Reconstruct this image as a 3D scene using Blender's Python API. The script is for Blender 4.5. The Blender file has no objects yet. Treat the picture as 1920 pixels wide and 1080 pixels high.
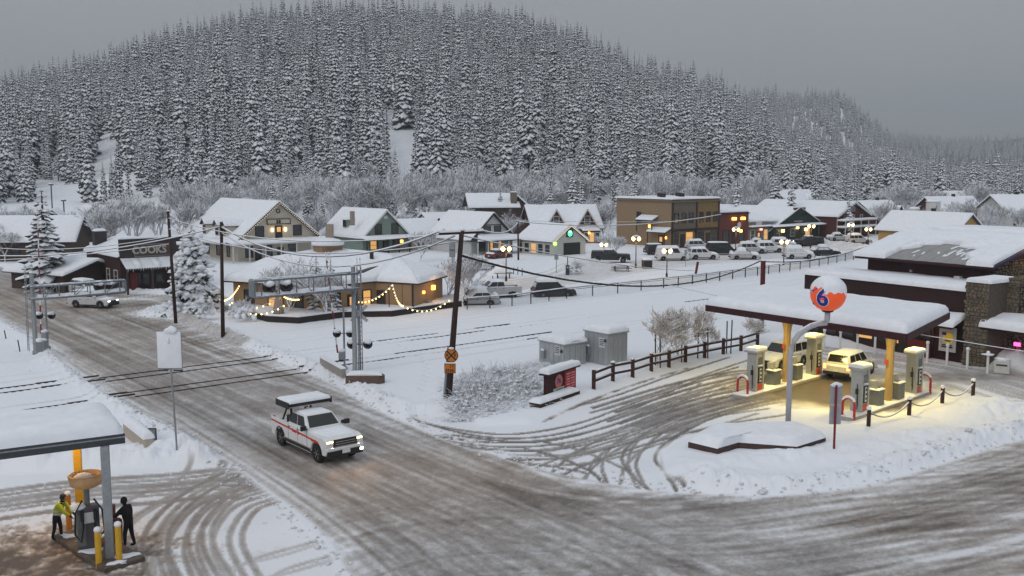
import bpy, bmesh, math, random
import numpy as np
from mathutils import Vector, Matrix

random.seed(7)
R = math.radians
sc = bpy.context.scene
COL = sc.collection

# ------------------------------------------------------------------ camera
FPX, YH, CH = 1850.0, 320.0, 14.0        # focal length (px of a 1920 wide frame), horizon row, camera height
TH = math.atan((540 - YH) / FPX)
CT, ST = math.cos(TH), math.sin(TH)
cam = bpy.data.cameras.new('camera')
cam.sensor_width = 36.0
cam.lens = 36.0 * FPX / 1920.0
cam.clip_start, cam.clip_end = 0.5, 20000
camo = bpy.data.objects.new('camera', cam)
COL.objects.link(camo)
camo.location = (0, 0, CH)
camo.rotation_euler = (R(90) - TH, 0, 0)
sc.camera = camo

# ------------------------------------------------------------------ sky, sun, exposure
world = bpy.data.worlds.new('World')
sc.world = world
world.use_nodes = True
wn, wl = world.node_tree.nodes, world.node_tree.links
wn.clear()
w_out = wn.new('ShaderNodeOutputWorld')
w_bg = wn.new('ShaderNodeBackground')
w_sky = wn.new('ShaderNodeTexSky')
w_sky.sky_type = 'NISHITA'
w_sky.sun_disc = False
w_sky.sun_elevation = R(38)
w_sky.sun_rotation = R(215)
w_sky.dust_density = 4.0
w_tc = wn.new('ShaderNodeTexCoord')
w_sep = wn.new('ShaderNodeSeparateXYZ')
w_mr = wn.new('ShaderNodeMapRange')          # overcast sky: zenith about three times the horizon
w_mr.inputs['From Min'].default_value = 0.0
w_mr.inputs['From Max'].default_value = 1.0
w_mr.inputs['To Min'].default_value = 2.45
w_mr.inputs['To Max'].default_value = 6.6
w_cl = wn.new('ShaderNodeTexNoise')
w_cl.inputs['Scale'].default_value = 2.2
w_cl.inputs['Detail'].default_value = 4
w_cm = wn.new('ShaderNodeMapRange')
w_cm.inputs['To Min'].default_value = 0.9
w_cm.inputs['To Max'].default_value = 1.1
w_mul = wn.new('ShaderNodeMath'); w_mul.operation = 'MULTIPLY'
w_grey = wn.new('ShaderNodeVectorMath'); w_grey.operation = 'SCALE'
w_grey.inputs[0].default_value = (0.935, 0.985, 1.055)
w_mix = wn.new('ShaderNodeMixRGB')
w_mix.inputs['Fac'].default_value = 0.94
wl.new(w_tc.outputs['Generated'], w_sep.inputs[0])
wl.new(w_sep.outputs['Z'], w_mr.inputs['Value'])
wl.new(w_tc.outputs['Generated'], w_cl.inputs['Vector'])
wl.new(w_cl.outputs['Fac'], w_cm.inputs['Value'])
wl.new(w_mr.outputs[0], w_mul.inputs[0])
wl.new(w_cm.outputs[0], w_mul.inputs[1])
wl.new(w_mul.outputs[0], w_grey.inputs['Scale'])
wl.new(w_sky.outputs[0], w_mix.inputs[1])
wl.new(w_grey.outputs[0], w_mix.inputs[2])
wl.new(w_mix.outputs[0], w_bg.inputs['Color'])
w_bg.inputs['Strength'].default_value = 0.1
wl.new(w_bg.outputs[0], w_out.inputs[0])

sun = bpy.data.lights.new('sun', 'SUN')
sun.energy = 0.6
sun.angle = R(40)
sun.color = (1.0, 0.95, 0.9)
suno = bpy.data.objects.new('sun', sun)
COL.objects.link(suno)
suno.rotation_euler = (R(52), 0, R(-35))

sc.view_settings.view_transform = 'Standard'
sc.view_settings.look = 'None'
sc.view_settings.gamma = 1.0
sc.view_settings.exposure = 0.22
sc.view_settings.use_curve_mapping = False
sc.cycles.use_denoising = True
sc.cycles.max_bounces = 6
sc.cycles.diffuse_bounces = 3
sc.cycles.glossy_bounces = 2
sc.cycles.transmission_bounces = 3
sc.cycles.volume_bounces = 0
sc.cycles.use_adaptive_sampling = True

# ------------------------------------------------------------------ survey helpers (photo pixel -> place on the ground)
def at(x, y, z=0.0):
    dx, dy = x - 960, y - 540
    t = (CH - z) / (dy * CT + FPX * ST)
    return Vector((dx * t, (FPX * CT - dy * ST) * t, z))
def zat(P, y):                                   # height over point P that is seen at image row y
    dy = y - 540
    return CH - P[1] * (dy * CT + FPX * ST) / (FPX * CT - dy * ST)
def onY(x, y, Y):                                # point seen at (x, y) at distance Y
    z = zat((0, Y), y)
    d = Y * CT + (CH - z) * ST
    return Vector(((x - 960) / FPX * d, Y, z))
AU = R(39.3)                                     # direction of the railway
U = Vector((math.cos(AU), math.sin(AU), 0))
V = Vector((-U.y, U.x, 0))

# ------------------------------------------------------------------ noise on arrays
def vnoise(x, y, seed=0):
    xi, yi = np.floor(x).astype(np.int64), np.floor(y).astype(np.int64)
    xf, yf = x - xi, y - yi
    def h(a, b):
        n = (a * 374761393 + b * 668265263 + seed * 974711) & 0x7fffffff
        n = ((n ^ (n >> 13)) * 1274126177) & 0x7fffffff
        return ((n ^ (n >> 16)) & 0xffff) / 65535.0
    u, v = xf * xf * (3 - 2 * xf), yf * yf * (3 - 2 * yf)
    return (h(xi, yi) * (1 - u) + h(xi + 1, yi) * u) * (1 - v) + (h(xi, yi + 1) * (1 - u) + h(xi + 1, yi + 1) * u) * v
def fbm(x, y, oct=4, seed=0):
    s, a, t = 0, 1.0, 0
    for o in range(oct):
        s = s + a * vnoise(x * 2 ** o + 17.3 * o, y * 2 ** o - 9.1 * o, seed + o); t += a; a *= 0.5
    return s / t

# ------------------------------------------------------------------ materials
MATS = {}
SNOWC = (0.80, 0.83, 0.88)
def mat(name, col=(0.5, 0.5, 0.5), rough=0.8, var=0.15, scale=5.0, bump=0.15, metal=0.0, snow=0.0, emit=None, es=0.0,
        stretch=(1, 1, 1), alpha=None, spec=0.3):
    if name in MATS: return MATS[name]
    m = bpy.data.materials.new(name); m.use_nodes = True
    nt = m.node_tree; n, l = nt.nodes, nt.links
    b = n['Principled BSDF']
    b.inputs['Roughness'].default_value = rough
    b.inputs['Metallic'].default_value = metal
    b.inputs['Specular IOR Level'].default_value = spec
    tc = n.new('ShaderNodeTexCoord'); mp = n.new('ShaderNodeMapping'); mp.inputs['Scale'].default_value = stretch
    l.new(tc.outputs['Object'], mp.inputs['Vector'])
    nz = n.new('ShaderNodeTexNoise'); nz.inputs['Scale'].default_value = scale; nz.inputs['Detail'].default_value = 6
    nz.inputs['Roughness'].default_value = 0.65
    l.new(mp.outputs[0], nz.inputs['Vector'])
    cr = n.new('ShaderNodeValToRGB')
    cr.color_ramp.elements[0].position = 0.3; cr.color_ramp.elements[1].position = 0.7
    cr.color_ramp.elements[0].color = [c * (1 - var) for c in col] + [1]
    cr.color_ramp.elements[1].color = [min(1, c * (1 + var)) for c in col] + [1]
    l.new(nz.outputs['Fac'], cr.inputs['Fac'])
    out = cr.outputs[0]
    if snow:
        g = n.new('ShaderNodeNewGeometry'); sp = n.new('ShaderNodeSeparateXYZ'); l.new(g.outputs['Normal'], sp.inputs[0])
        n2 = n.new('ShaderNodeTexNoise'); n2.inputs['Scale'].default_value = scale * 0.8; n2.inputs['Detail'].default_value = 3
        l.new(tc.outputs['Object'], n2.inputs['Vector'])
        ad = n.new('ShaderNodeMath'); ad.operation = 'MULTIPLY_ADD'; ad.inputs[1].default_value = 0.9
        l.new(n2.outputs['Fac'], ad.inputs[0]); l.new(sp.outputs['Z'], ad.inputs[2])
        mr = n.new('ShaderNodeMapRange'); mr.inputs['From Min'].default_value = 1.35 - snow; mr.inputs['From Max'].default_value = 1.5 - snow
        l.new(ad.outputs[0], mr.inputs['Value'])
        mx = n.new('ShaderNodeMixRGB'); mx.inputs[2].default_value = (*SNOWC, 1)
        l.new(mr.outputs[0], mx.inputs['Fac']); l.new(out, mx.inputs[1]); out = mx.outputs[0]
    l.new(out, b.inputs['Base Color'])
    if bump:
        bp = n.new('ShaderNodeBump'); bp.inputs['Strength'].default_value = bump; bp.inputs['Distance'].default_value = 0.05
        l.new(nz.outputs['Fac'], bp.inputs['Height']); l.new(bp.outputs[0], b.inputs['Normal'])
    if emit:
        b.inputs['Emission Color'].default_value = (*emit, 1); b.inputs['Emission Strength'].default_value = es
    if alpha is not None: b.inputs['Alpha'].default_value = alpha
    MATS[name] = m
    return m

def snow_mat():
    m = mat('snow', SNOWC, 0.75, 0.06, 2.0, 0.6, spec=0.2)
    return m
SNOW = snow_mat()

# ------------------------------------------------------------------ mesh builder
class MB:
    def __init__(s): s.v, s.f, s.sm = [], [], False
    def add(s, vs, fs):
        k = len(s.v); s.v += [tuple(p) for p in vs]; s.f += [tuple(i + k for i in f) for f in fs]; return s
    def box(s, c, d, rz=0.0, tilt=None):
        c = Vector(c); m = Matrix.Rotation(rz, 3, 'Z')
        if tilt is not None: m = m @ tilt
        vs = [c + m @ Vector((d[0] / 2 * a, d[1] / 2 * b, d[2] / 2 * e)) for e in (-1, 1) for b in (-1, 1) for a in (-1, 1)]
        return s.add(vs, [(0, 2, 3, 1), (4, 5, 7, 6), (0, 1, 5, 4), (2, 6, 7, 3), (0, 4, 6, 2), (1, 3, 7, 5)])
    def bar(s, p, q, w, h=None):                 # rectangular bar between two points
        p, q = Vector(p), Vector(q); h = h or w
        d = (q - p); L = d.length; d.normalize()
        up = Vector((0, 0, 1)) if abs(d.z) < 0.95 else Vector((0, 1, 0))
        x = d.cross(up).normalized(); y = x.cross(d).normalized()
        vs = [r + x * (w / 2 * a) + y * (h / 2 * b) for r in (p, q) for a, b in ((-1, -1), (1, -1), (1, 1), (-1, 1))]
        return s.add(vs, [(3, 2, 1, 0), (4, 5, 6, 7), (0, 1, 5, 4), (1, 2, 6, 5), (2, 3, 7, 6), (3, 0, 4, 7)])
    def tube(s, pts, r, n=8, cap=True):          # tube through points, r a number or one per point
        pts = [Vector(p) for p in pts]
        rs = r if isinstance(r, (list, tuple)) else [r] * len(pts)
        k = len(s.v)
        for i, p in enumerate(pts):
            d = (pts[min(i + 1, len(pts) - 1)] - pts[max(i - 1, 0)]).normalized()
            up = Vector((0, 0, 1)) if abs(d.z) < 0.95 else Vector((0, 1, 0))
            x = d.cross(up).normalized(); y = x.cross(d).normalized()
            for j in range(n):
                a = 2 * math.pi * j / n
                s.v.append(tuple(p + (x * math.cos(a) + y * math.sin(a)) * rs[i]))
        for i in range(len(pts) - 1):
            for j in range(n):
                a, b = k + i * n + j, k + i * n + (j + 1) % n
                s.f.append((a, a + n, b + n, b))
        if cap:
            s.f.append(tuple(k + j for j in range(n)))
            s.f.append(tuple(k + (len(pts) - 1) * n + j for j in reversed(range(n))))
        return s
    def lathe(s, prof, c=(0, 0, 0), n=16):       # profile of (radius, z)
        c = Vector(c); k = len(s.v)
        for r, z in prof:
            for j in range(n):
                a = 2 * math.pi * j / n
                s.v.append((c.x + r * math.cos(a), c.y + r * math.sin(a), c.z + z))
        for i in range(len(prof) - 1):
            for j in range(n):
                a, b = k + i * n + j, k + i * n + (j + 1) % n
                s.f.append((a, b, b + n, a + n))
        s.f.append(tuple(k + j for j in reversed(range(n))))
        s.f.append(tuple(k + (len(prof) - 1) * n + j for j in range(n)))
        return s
    def prism(s, poly, z0, z1):                  # poly in plan, z0/z1 numbers or lists per vertex
        n = len(poly); a = z0 if isinstance(z0, (list, tuple)) else [z0] * n; b = z1 if isinstance(z1, (list, tuple)) else [z1] * n
        vs = [(p[0], p[1], a[i]) for i, p in enumerate(poly)] + [(p[0], p[1], b[i]) for i, p in enumerate(poly)]
        area = sum(poly[i][0] * poly[(i + 1) % n][1] - poly[(i + 1) % n][0] * poly[i][1] for i in range(n))
        fs = [tuple(reversed(range(n))), tuple(range(n, 2 * n))] + [(i, (i + 1) % n, n + (i + 1) % n, n + i) for i in range(n)]
        if area < 0: fs = [tuple(reversed(f)) for f in fs]
        return s.add(vs, fs)
    def side(s, prof, y0, y1):                   # side outline (x, z) pushed across y
        n = len(prof)
        vs = [(p[0], y0, p[1]) for p in prof] + [(p[0], y1, p[1]) for p in prof]
        area = sum(prof[i][0] * prof[(i + 1) % n][1] - prof[(i + 1) % n][0] * prof[i][1] for i in range(n))
        fs = [tuple(range(n)), tuple(reversed(range(n, 2 * n)))] + [(i, n + i, n + (i + 1) % n, (i + 1) % n) for i in range(n)]
        if (area < 0) == (y1 > y0): fs = [tuple(reversed(f)) for f in fs]
        return s.add(vs, fs)
    def quad(s, *p): return s.add(p, [tuple(range(len(p)))])
    def slab(s, pts, th):                        # thin plate: points of a planar face, thickened along its normal
        pts = [Vector(p) for p in pts]; n = (pts[1] - pts[0]).cross(pts[2] - pts[0]).normalized(); k = len(pts)
        vs = [p - n * th for p in pts] + pts
        fs = [tuple(reversed(range(k))), tuple(range(k, 2 * k))] + [(i, (i + 1) % k, k + (i + 1) % k, k + i) for i in range(k)]
        return s.add(vs, fs)
    def blob(s, c, r, seed=0, sub=2, rough=0.25, floor=None):
        rnd = random.Random(seed); bm = bmesh.new(); bmesh.ops.create_icosphere(bm, subdivisions=sub, radius=1)
        ph = [rnd.uniform(0, 6.28) for _ in range(6)]; k = len(s.v)
        r = r if isinstance(r, (tuple, list)) else (r, r, r)
        for v in bm.verts:
            p = v.co; d = 1 + rough * (math.sin(3 * p.x + ph[0]) * math.sin(2.7 * p.y + ph[1]) + 0.5 * math.sin(5 * p.z + ph[2]) * math.sin(6 * p.x + ph[3]))
            z = c[2] + p.z * d * r[2]
            s.v.append((c[0] + p.x * d * r[0], c[1] + p.y * d * r[1], z if floor is None else max(z, floor)))
        s.f += [tuple(k + v.index for v in f.verts) for f in bm.faces]; bm.free(); return s
    def mesh(s, name, m):
        me = bpy.data.meshes.new(name); me.from_pydata(s.v, [], s.f); me.materials.append(m)
        if s.sm: me.polygons.foreach_set('use_smooth', [True] * len(me.polygons))
        me.update(); return me
    def smooth(s): s.sm = True; return s
    def build(s, name, m, parent=None, bevel=0.0, label=None, seg=2):
        o = bpy.data.objects.new(name, s.mesh(name, m)); COL.objects.link(o)
        if parent is not None: o.parent = parent
        if bevel:
            bv = o.modifiers.new('bevel', 'BEVEL'); bv.width = bevel; bv.segments = seg; bv.limit_method = 'ANGLE'; bv.angle_limit = R(35)
            bv.harden_normals = False
        if label: o['label'] = label
        return o

def tag(o, label, cat, group=None):
    o['label'] = label; o['category'] = cat
    if group: o['group'] = group
    return o
def struct(o, kind='structure'):
    o['kind'] = kind; return o
def thing(name, label, cat, loc=(0, 0, 0), rz=0.0, group=None):
    o = bpy.data.objects.new(name, None); o.empty_display_size = 0.3; COL.objects.link(o)
    o.location = loc; o.rotation_euler = (0, 0, rz)
    return tag(o, label, cat, group)
def copy_tree(o, parent=None):
    c = o.copy(); COL.objects.link(c)
    if parent is not None: c.parent = parent
    for ch in list(o.children): copy_tree(ch, c)
    return c

def snow_cover(p00, p10, p11, p01, t, nu=10, nv=10, seed=0, edge=0.35, bulge=0.5, noise=0.12, mb=None):
    """blanket of snow over a four-sided patch: rounded rim, uneven top"""
    mb = mb or MB(); mb.sm = True
    P = [Vector(p) for p in (p00, p10, p11, p01)]
    k = len(mb.v); rnd = random.Random(seed); o1, o2 = rnd.uniform(0, 50), rnd.uniform(0, 50)
    Lu = max((P[1] - P[0]).length, (P[2] - P[3]).length); Lv = max((P[3] - P[0]).length, (P[2] - P[1]).length)
    cen = (P[0] + P[1] + P[2] + P[3]) / 4
    def ss(n, L):                                # rows gathered at the rim
        e = min(0.25, edge / L); inner = [e + (1 - 2 * e) * i / (n - 2) for i in range(n - 1)]
        return [0, e * 0.12, e * 0.45] + inner + [1 - e * 0.45, 1 - e * 0.12, 1]
    us, vs = ss(max(nu, 3), Lu), ss(max(nv, 3), Lv)
    for b in vs:
        for a in us:
            p = (P[0] * (1 - a) + P[1] * a) * (1 - b) + (P[3] * (1 - a) + P[2] * a) * b
            d = min(min(a, 1 - a) * Lu, min(b, 1 - b) * Lv) / edge
            h = math.sqrt(max(0, 1 - (1 - min(1, d)) ** 2))
            nz = 1 + noise * 1.6 * (float(fbm(np.array([p.x * 2.3 + o2]), np.array([p.y * 2.3 + p.z - o1]), 2, seed + 5)[0]) - 0.5) + noise * 3.0 * (float(fbm(np.array([p.x * 0.7 + o1]), np.array([p.y * 0.7 + p.z + o2]), 3, seed)[0]) - 0.5)
            out = Vector((p.x - cen.x, p.y - cen.y, 0))
            if out.length > 0: out.normalize()
            bl = out * bulge * t * (.4 + 1.2 * abs(math.sin(p.x * 1.7 + o1) * math.sin(p.y * 2.1 + o2))) * math.sin(math.pi * min(1, d) * 0.9) * (1 if d < 1 else 0) * 0.35
            mb.v.append(tuple(p + Vector((0, 0, t * h * nz)) + bl))
    n = len(us)
    for j in range(len(vs) - 1):
        for i in range(n - 1):
            a = k + j * n + i; mb.f.append((a, a + 1, a + n + 1, a + n))
    return mb

def text_mesh(txt, size, name, m, parent, loc, rot, depth=0.01, align='CENTER', bold=0.0, spacing=1.0):
    cu = bpy.data.curves.new('t', 'FONT'); cu.body = txt; cu.size = size; cu.extrude = depth; cu.align_x = align; cu.align_y = 'CENTER'
    cu.offset = bold; cu.space_character = spacing; cu.resolution_u = 3
    to = bpy.data.objects.new('t', cu); COL.objects.link(to)
    bpy.context.view_layer.update()
    me = bpy.data.meshes.new_from_object(to.evaluated_get(bpy.context.evaluated_depsgraph_get()))
    bpy.data.objects.remove(to); bpy.data.curves.remove(cu)
    me.name = name; me.materials.clear(); me.materials.append(m)
    o = bpy.data.objects.new(name, me); COL.objects.link(o); o.parent = parent; o.location = loc; o.rotation_euler = rot
    return o
# ------------------------------------------------------------------ ground: one surveyed height grid, finer near the camera
def P2(pts): return [at(x, y).to_2d() for x, y in pts]
def smooth_poly(pts, n=6, closed=True):
    out = []; L = len(pts)
    for i in range(L if closed else L - 1):
        p0, p1, p2, p3 = (pts[(i + k - 1) % L] if closed else pts[max(0, min(L - 1, i + k - 1))] for k in range(4))
        for j in range(n):
            t = j / n
            out.append(0.5 * ((2 * p1) + (p2 - p0) * t + (2 * p0 - 5 * p1 + 4 * p2 - p3) * t * t + (3 * p1 - p0 - 3 * p2 + p3) * t ** 3))
    if not closed: out.append(pts[-1])
    return out
YMIN, YMAX, UM = 22.0, 262.0, 0.72
du, dr = 0.00125, 0.0046
us = np.arange(-UM, UM + du, du); rs = np.arange(math.log(YMIN), math.log(YMAX) + dr, dr)
NU, NR = len(us), len(rs)
GU, GR = np.meshgrid(us, rs)
GY = np.exp(GR); GX = GU * GY
def sdf(poly, margin=8.0):
    """signed distance to a plan polygon, negative inside"""
    xs = [p[0] for p in poly]; ys = [p[1] for p in poly]
    D = np.full(GX.shape, 99.0)
    sel = (GX > min(xs) - margin) & (GX < max(xs) + margin) & (GY > min(ys) - margin) & (GY < max(ys) + margin)
    x, y = GX[sel].astype(np.float32), GY[sel].astype(np.float32)
    d = np.full(x.shape, 1e9, np.float32); ins = np.zeros(x.shape, bool); n = len(poly)
    for i in range(n):
        ax, ay = poly[i]; bx, by = poly[(i + 1) % n]
        ex, ey = bx - ax, by - ay; L2 = ex * ex + ey * ey
        if L2 < 1e-9: continue
        t = np.clip(((x - ax) * ex + (y - ay) * ey) / L2, 0, 1)
        d = np.minimum(d, (x - ax - t * ex) ** 2 + (y - ay - t * ey) ** 2)
        c = (ay > y) != (by > y)
        if ey != 0: ins ^= c & (x < ex * (y - ay) / ey + ax)
    d = np.sqrt(d); d[ins] *= -1
    D[sel] = d
    return D
ROAD = smooth_poly([Vector(p) for p in (P2([(-260, 510), (-120, 535), (0, 598), (60, 632), (110, 668), (165, 712), (240, 762), (330, 808), (420, 862), (480, 905),
        (545, 952), (605, 1005), (640, 1060), (645, 1130)]) + [Vector((-9, 26)), Vector((30, 24)), Vector((45, 36))] +
        P2([(2080, 790), (1920, 822), (1800, 858), (1650, 903), (1500, 926), (1380, 928), (1250, 920), (1150, 906), (1030, 882), (930, 852), (860, 832), (790, 804), (700, 764), (640, 728), (560, 692),
            (480, 662), (400, 628), (330, 600), (262, 592), (285, 578), (420, 566), (425, 556), (300, 552), (200, 548), (130, 534), (60, 514), (0, 500), (-260, 462)]))], 3)
FORE = [Vector(p) for p in P2([(760, 780), (850, 772), (900, 800), (1000, 796), (1060, 770), (1180, 718), (1300, 674), (1400, 642), (1490, 636), (1560, 640), (1700, 655), (1830, 682), (1920, 700),
        (2060, 735), (2060, 800), (1920, 772), (1830, 740), (1740, 752), (1650, 790), (1560, 800), (1420, 800), (1290, 815), (1240, 845), (1250, 890), (1330, 928), (1250, 930), (1150, 915), (1030, 890), (930, 860), (860, 840), (790, 812)])]
LEFTF = [Vector(p) for p in P2([(-150, 905), (0, 890), (150, 882), (300, 875), (415, 862), (430, 858), (485, 905), (550, 955), (610, 1008), (645, 1060), (650, 1130), (-200, 1130)])]
LOT = [Vector(p) for p in P2([(860, 545), (980, 500), (1130, 478), (1300, 462), (1480, 445), (1620, 440), (1640, 470), (1500, 490), (1420, 494), (1300, 506), (1180, 520), (1100, 540), (960, 556)])]
sR, sF, sL, sP = sdf(ROAD), sdf(FORE), sdf(LEFTF), sdf(LOT)
low = np.minimum(np.minimum(sR, sF), np.minimum(sL, sP))
# --- tracks and streaks
dirt_shade = np.zeros(GX.shape); 
def stamp(arr, pts, w, amt, n_off=None):
    """press one wheel line of width w (m) along plan points into arr"""
    seg = []
    for a, b in zip(pts[:-1], pts[1:]):
        L = (b - a).length; st = max(0.04, 0.0011 * (a.y + b.y) / 2)
        k = max(2, int(L / st)); t = np.linspace(0, 1, k, endpoint=False)[:, None]
        c = np.array(a)[None, :2] * (1 - t) + np.array(b)[None, :2] * t
        nrm = np.array([-(b - a).y, (b - a).x]) / max(L, 1e-6)
        m = max(3, int(w / st) + 1)
        for o in np.linspace(-w / 2, w / 2, m): seg.append((c + nrm * o, amt * (1 - 0.55 * (2 * o / w) ** 2)))
    for c, am in seg:
        ok = (c[:, 1] > YMIN + 1) & (c[:, 1] < YMAX - 1); c = c[ok]
        iu = np.round((c[:, 0] / c[:, 1] + UM) / du).astype(int); ir = np.round((np.log(c[:, 1]) - math.log(YMIN)) / dr).astype(int)
        ok = (iu >= 0) & (iu < NU) & (ir >= 0) & (ir < NR)
        np.maximum.at(arr, (ir[ok], iu[ok]), am)
def offset(pts, o):
    out = []
    for i, p in enumerate(pts):
        d = pts[min(i + 1, len(pts) - 1)] - pts[max(i - 1, 0)]; n = Vector((-d.y, d.x)).normalized()
        out.append(p + n * o)
    return out
rt = random.Random(5)
def track(px, amt=0.7, w=0.26, gauge=1.62, jit=0.0):
    c = smooth_poly(P2(px), 8, False)
    c = offset(c, rt.uniform(-jit, jit))
    for s in (-1, 1): stamp(dirt_shade, offset(c, s * gauge / 2), w, amt * rt.uniform(0.8, 1.1))
T = [[(800, 806), (950, 822), (1100, 800), (1230, 752), (1390, 700)], [(820, 822), (1000, 838), (1150, 810), (1300, 756), (1440, 714)], [(700, 775), (880, 822), (1040, 822), (1180, 780), (1320, 716), (1400, 690)],
     [(880, 850), (1040, 850), (1200, 812), (1350, 762), (1500, 728)], [(1060, 895), (1110, 850), (1210, 800), (1340, 748), (1480, 715)], [(1130, 906), (1150, 862), (1220, 815), (1360, 765), (1500, 738)],
     [(1250, 918), (1205, 880), (1200, 845), (1260, 800), (1380, 756), (1520, 722)], [(1020, 886), (1080, 860), (1200, 822), (1330, 790), (1460, 770)], [(960, 862), (1100, 858), (1250, 815), (1400, 770)],
     [(1180, 912), (1165, 870), (1190, 830), (1260, 780), (1340, 720)], [(1240, 920), (1215, 868), (1240, 820), (1330, 772)], [(1090, 770), (1180, 745), (1280, 708), (1390, 672)],
     [(900, 866), (1010, 880), (1090, 895)], [(1000, 836), (1060, 850), (1130, 880), (1170, 915)]]
for t in T:
    track(t, 0.78, 0.17, jit=0.15)
for k in range(9): track([(1960, 742 + k * 3), (1800, 700 + k * 2), (1660, 676 + k), (1540, 662), (1440, 652)], 0.42, 0.22, jit=1.8)
for k in range(2): track([(1720, 700), (1600, 690), (1500, 690), (1380, 720), (1200, 790), (1000, 850)], 0.4, 0.3, jit=1.2)
for k in range(7): track([(470, 905), (400, 905), (300, 915), (150, 925), (0, 945), (-80, 960)], 0.55, 0.24, jit=1.5)
for k in range(3): track([(470, 890), (400, 930), (352, 980), (345, 1030), (380, 1100)], 0.6, 0.26, jit=0.7)
for k in range(3): track([(520, 920), (440, 945), (400, 985), (390, 1030), (420, 1100)], 0.55, 0.26, jit=0.7)
for k in range(3): track([(430, 862), (400, 900), (330, 930), (240, 990), (200, 1090)], 0.45, 0.26, jit=1.2)
for a_ in ([(1180, 798), (1330, 750), (1480, 724), (1600, 722)], [(1220, 806), (1360, 764), (1500, 740), (1640, 742)], [(1150, 772), (1290, 728), (1400, 704), (1500, 700)], [(1240, 782), (1400, 742), (1560, 735)]):
    for k in range(2): track(a_, .8, .34, jit=.7)
track([(450, 1100), (500, 1060), (600, 1030)], 0.3, 0.2); track([(380, 1100), (440, 1080), (560, 1050), (620, 1030)], 0.25, 0.2)
for k in range(26): track([(rt.uniform(880, 1000), rt.uniform(530, 550)), (1100, rt.uniform(505, 530)), (1250, rt.uniform(482, 502)), (1450, rt.uniform(462, 485)), (1600, rt.uniform(448, 470))], 0.25, 0.35, jit=2)
RA = [(-200, 490), (0, 548), (150, 612), (400, 722), (650, 842), (850, 950), (1000, 1050), (1080, 1130)]
RB = [(0, 548), (150, 612), (400, 722), (650, 842), (800, 905), (1000, 955), (1250, 975), (1500, 960), (1750, 905), (1960, 848)]
RC = [(560, 1130), (800, 1040), (1100, 1020), (1400, 1000), (1700, 945), (1960, 880)]
RD = [(640, 830), (760, 920), (800, 1000), (790, 1130)]
road = np.zeros(GX.shape)
def streaks(px, n, span, lo, hi, w0, w1):
    c = smooth_poly(P2(px), 6, False)
    for k in range(n):
        o = rt.uniform(-span, span); L = len(c); a = rt.randrange(0, max(1, L - 4)); b = min(L, a + rt.randrange(4, L))
        d = [p + Vector((rt.gauss(0, 0.03), rt.gauss(0, 0.03))) for p in offset(c, o)][a:b]
        if len(d) > 2: stamp(road, d, rt.uniform(w0, w1), rt.uniform(lo, hi))
streaks(RA, 230, 5.6, 0.15, 0.75, 0.05, 0.26); streaks(RB, 120, 4.2, 0.15, 0.7, 0.08, 0.4); streaks(RC, 150, 6.0, 0.15, 0.7, 0.05, 0.24); streaks(RD, 45, 2.5, 0.2, 0.6, 0.08, 0.3)
streaks([(60, 528), (200, 566), (330, 570), (430, 562)], 40, 3.5, 0.2, 0.6, 0.1, 0.4)
light = np.zeros(GX.shape)
_r, road = road, light
streaks(RA, 120, 5.8, 0.3, 0.9, 0.05, 0.22); streaks(RB, 90, 4.6, 0.3, 0.9, 0.05, 0.22); streaks(RC, 110, 6.5, 0.3, 0.9, 0.06, 0.25)
light, road = road, _r
rut = np.zeros(GX.shape); _d, dirt_shade = dirt_shade, rut
for o_ in (-3.9, -2.6, -1.3, .4, 1.6, 2.8, 3.9):
    for base in (RA, RB):
        c = offset(smooth_poly(P2(base), 8, False), o_ + rt.uniform(-.3, .3))
        for s_ in (-1, 1): stamp(rut, offset(c, s_ * .82), rt.uniform(.14, .26), rt.uniform(.4, 1.0))
for k in range(5):
    c = offset(smooth_poly(P2(RC), 8, False), rt.uniform(-5, 5))
    for s_ in (-1, 1): stamp(rut, offset(c, s_ * .82), rt.uniform(.14, .26), rt.uniform(.4, .9))
rut, dirt_shade = dirt_shade, _d
strip = np.zeros(GX.shape)
for ln, w_ in (([(140, 606), (240, 652), (330, 694), (420, 738)], .45), ([(330, 636), (420, 676), (520, 724)], .3), ([(700, 800), (860, 870), (1020, 920), (1200, 945)], .35), ([(200, 560), (280, 562), (330, 575)], 1.0)): stamp(strip, smooth_poly(P2(ln), 8, False), w_, 1.0)
def blur(a, k=1):
    for _ in range(k):
        p = np.pad(a, 1, mode='edge'); a = (p[1:-1, :-2] + 2 * p[1:-1, 1:-1] + p[1:-1, 2:] + p[:-2, 1:-1] + p[2:, 1:-1]) / 6.0
    return a
road, light = blur(road, 1), blur(light, 1)
n1 = fbm(GX * 0.35, GY * 0.35, 4, 3); n2 = fbm(GX * 1.6, GY * 1.6, 4, 9); n3 = fbm(GX * 5.0, GY * 5.0, 3, 21); n4 = fbm(GX * 0.09, GY * 0.09, 3, 33)
inR = np.clip(-sR / 0.35, 0, 1); inF = np.clip(-sF / 0.4, 0, 1); inL = np.clip(-sL / 0.4, 0, 1); inP = np.clip(-sP / 1.0, 0, 1)
s_ac = GX * U.x + GY * U.y; s_al = GX * V.x + GY * V.y
wm = 1 - np.clip((s_ac - 25) / 8, 0, 1); wm = wm * wm * (3 - 2 * wm)
ra = R(24); q_ac = -GX * math.sin(ra) + GY * math.cos(ra) + .012 * (GX - 8) ** 2; q_al = GX * math.cos(ra) + GY * math.sin(ra)
along = wm * fbm(s_ac * 3.2, s_al * 0.12, 4, 50) + (1 - wm) * fbm(q_ac * 3.0, q_al * .10, 4, 51)
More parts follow.
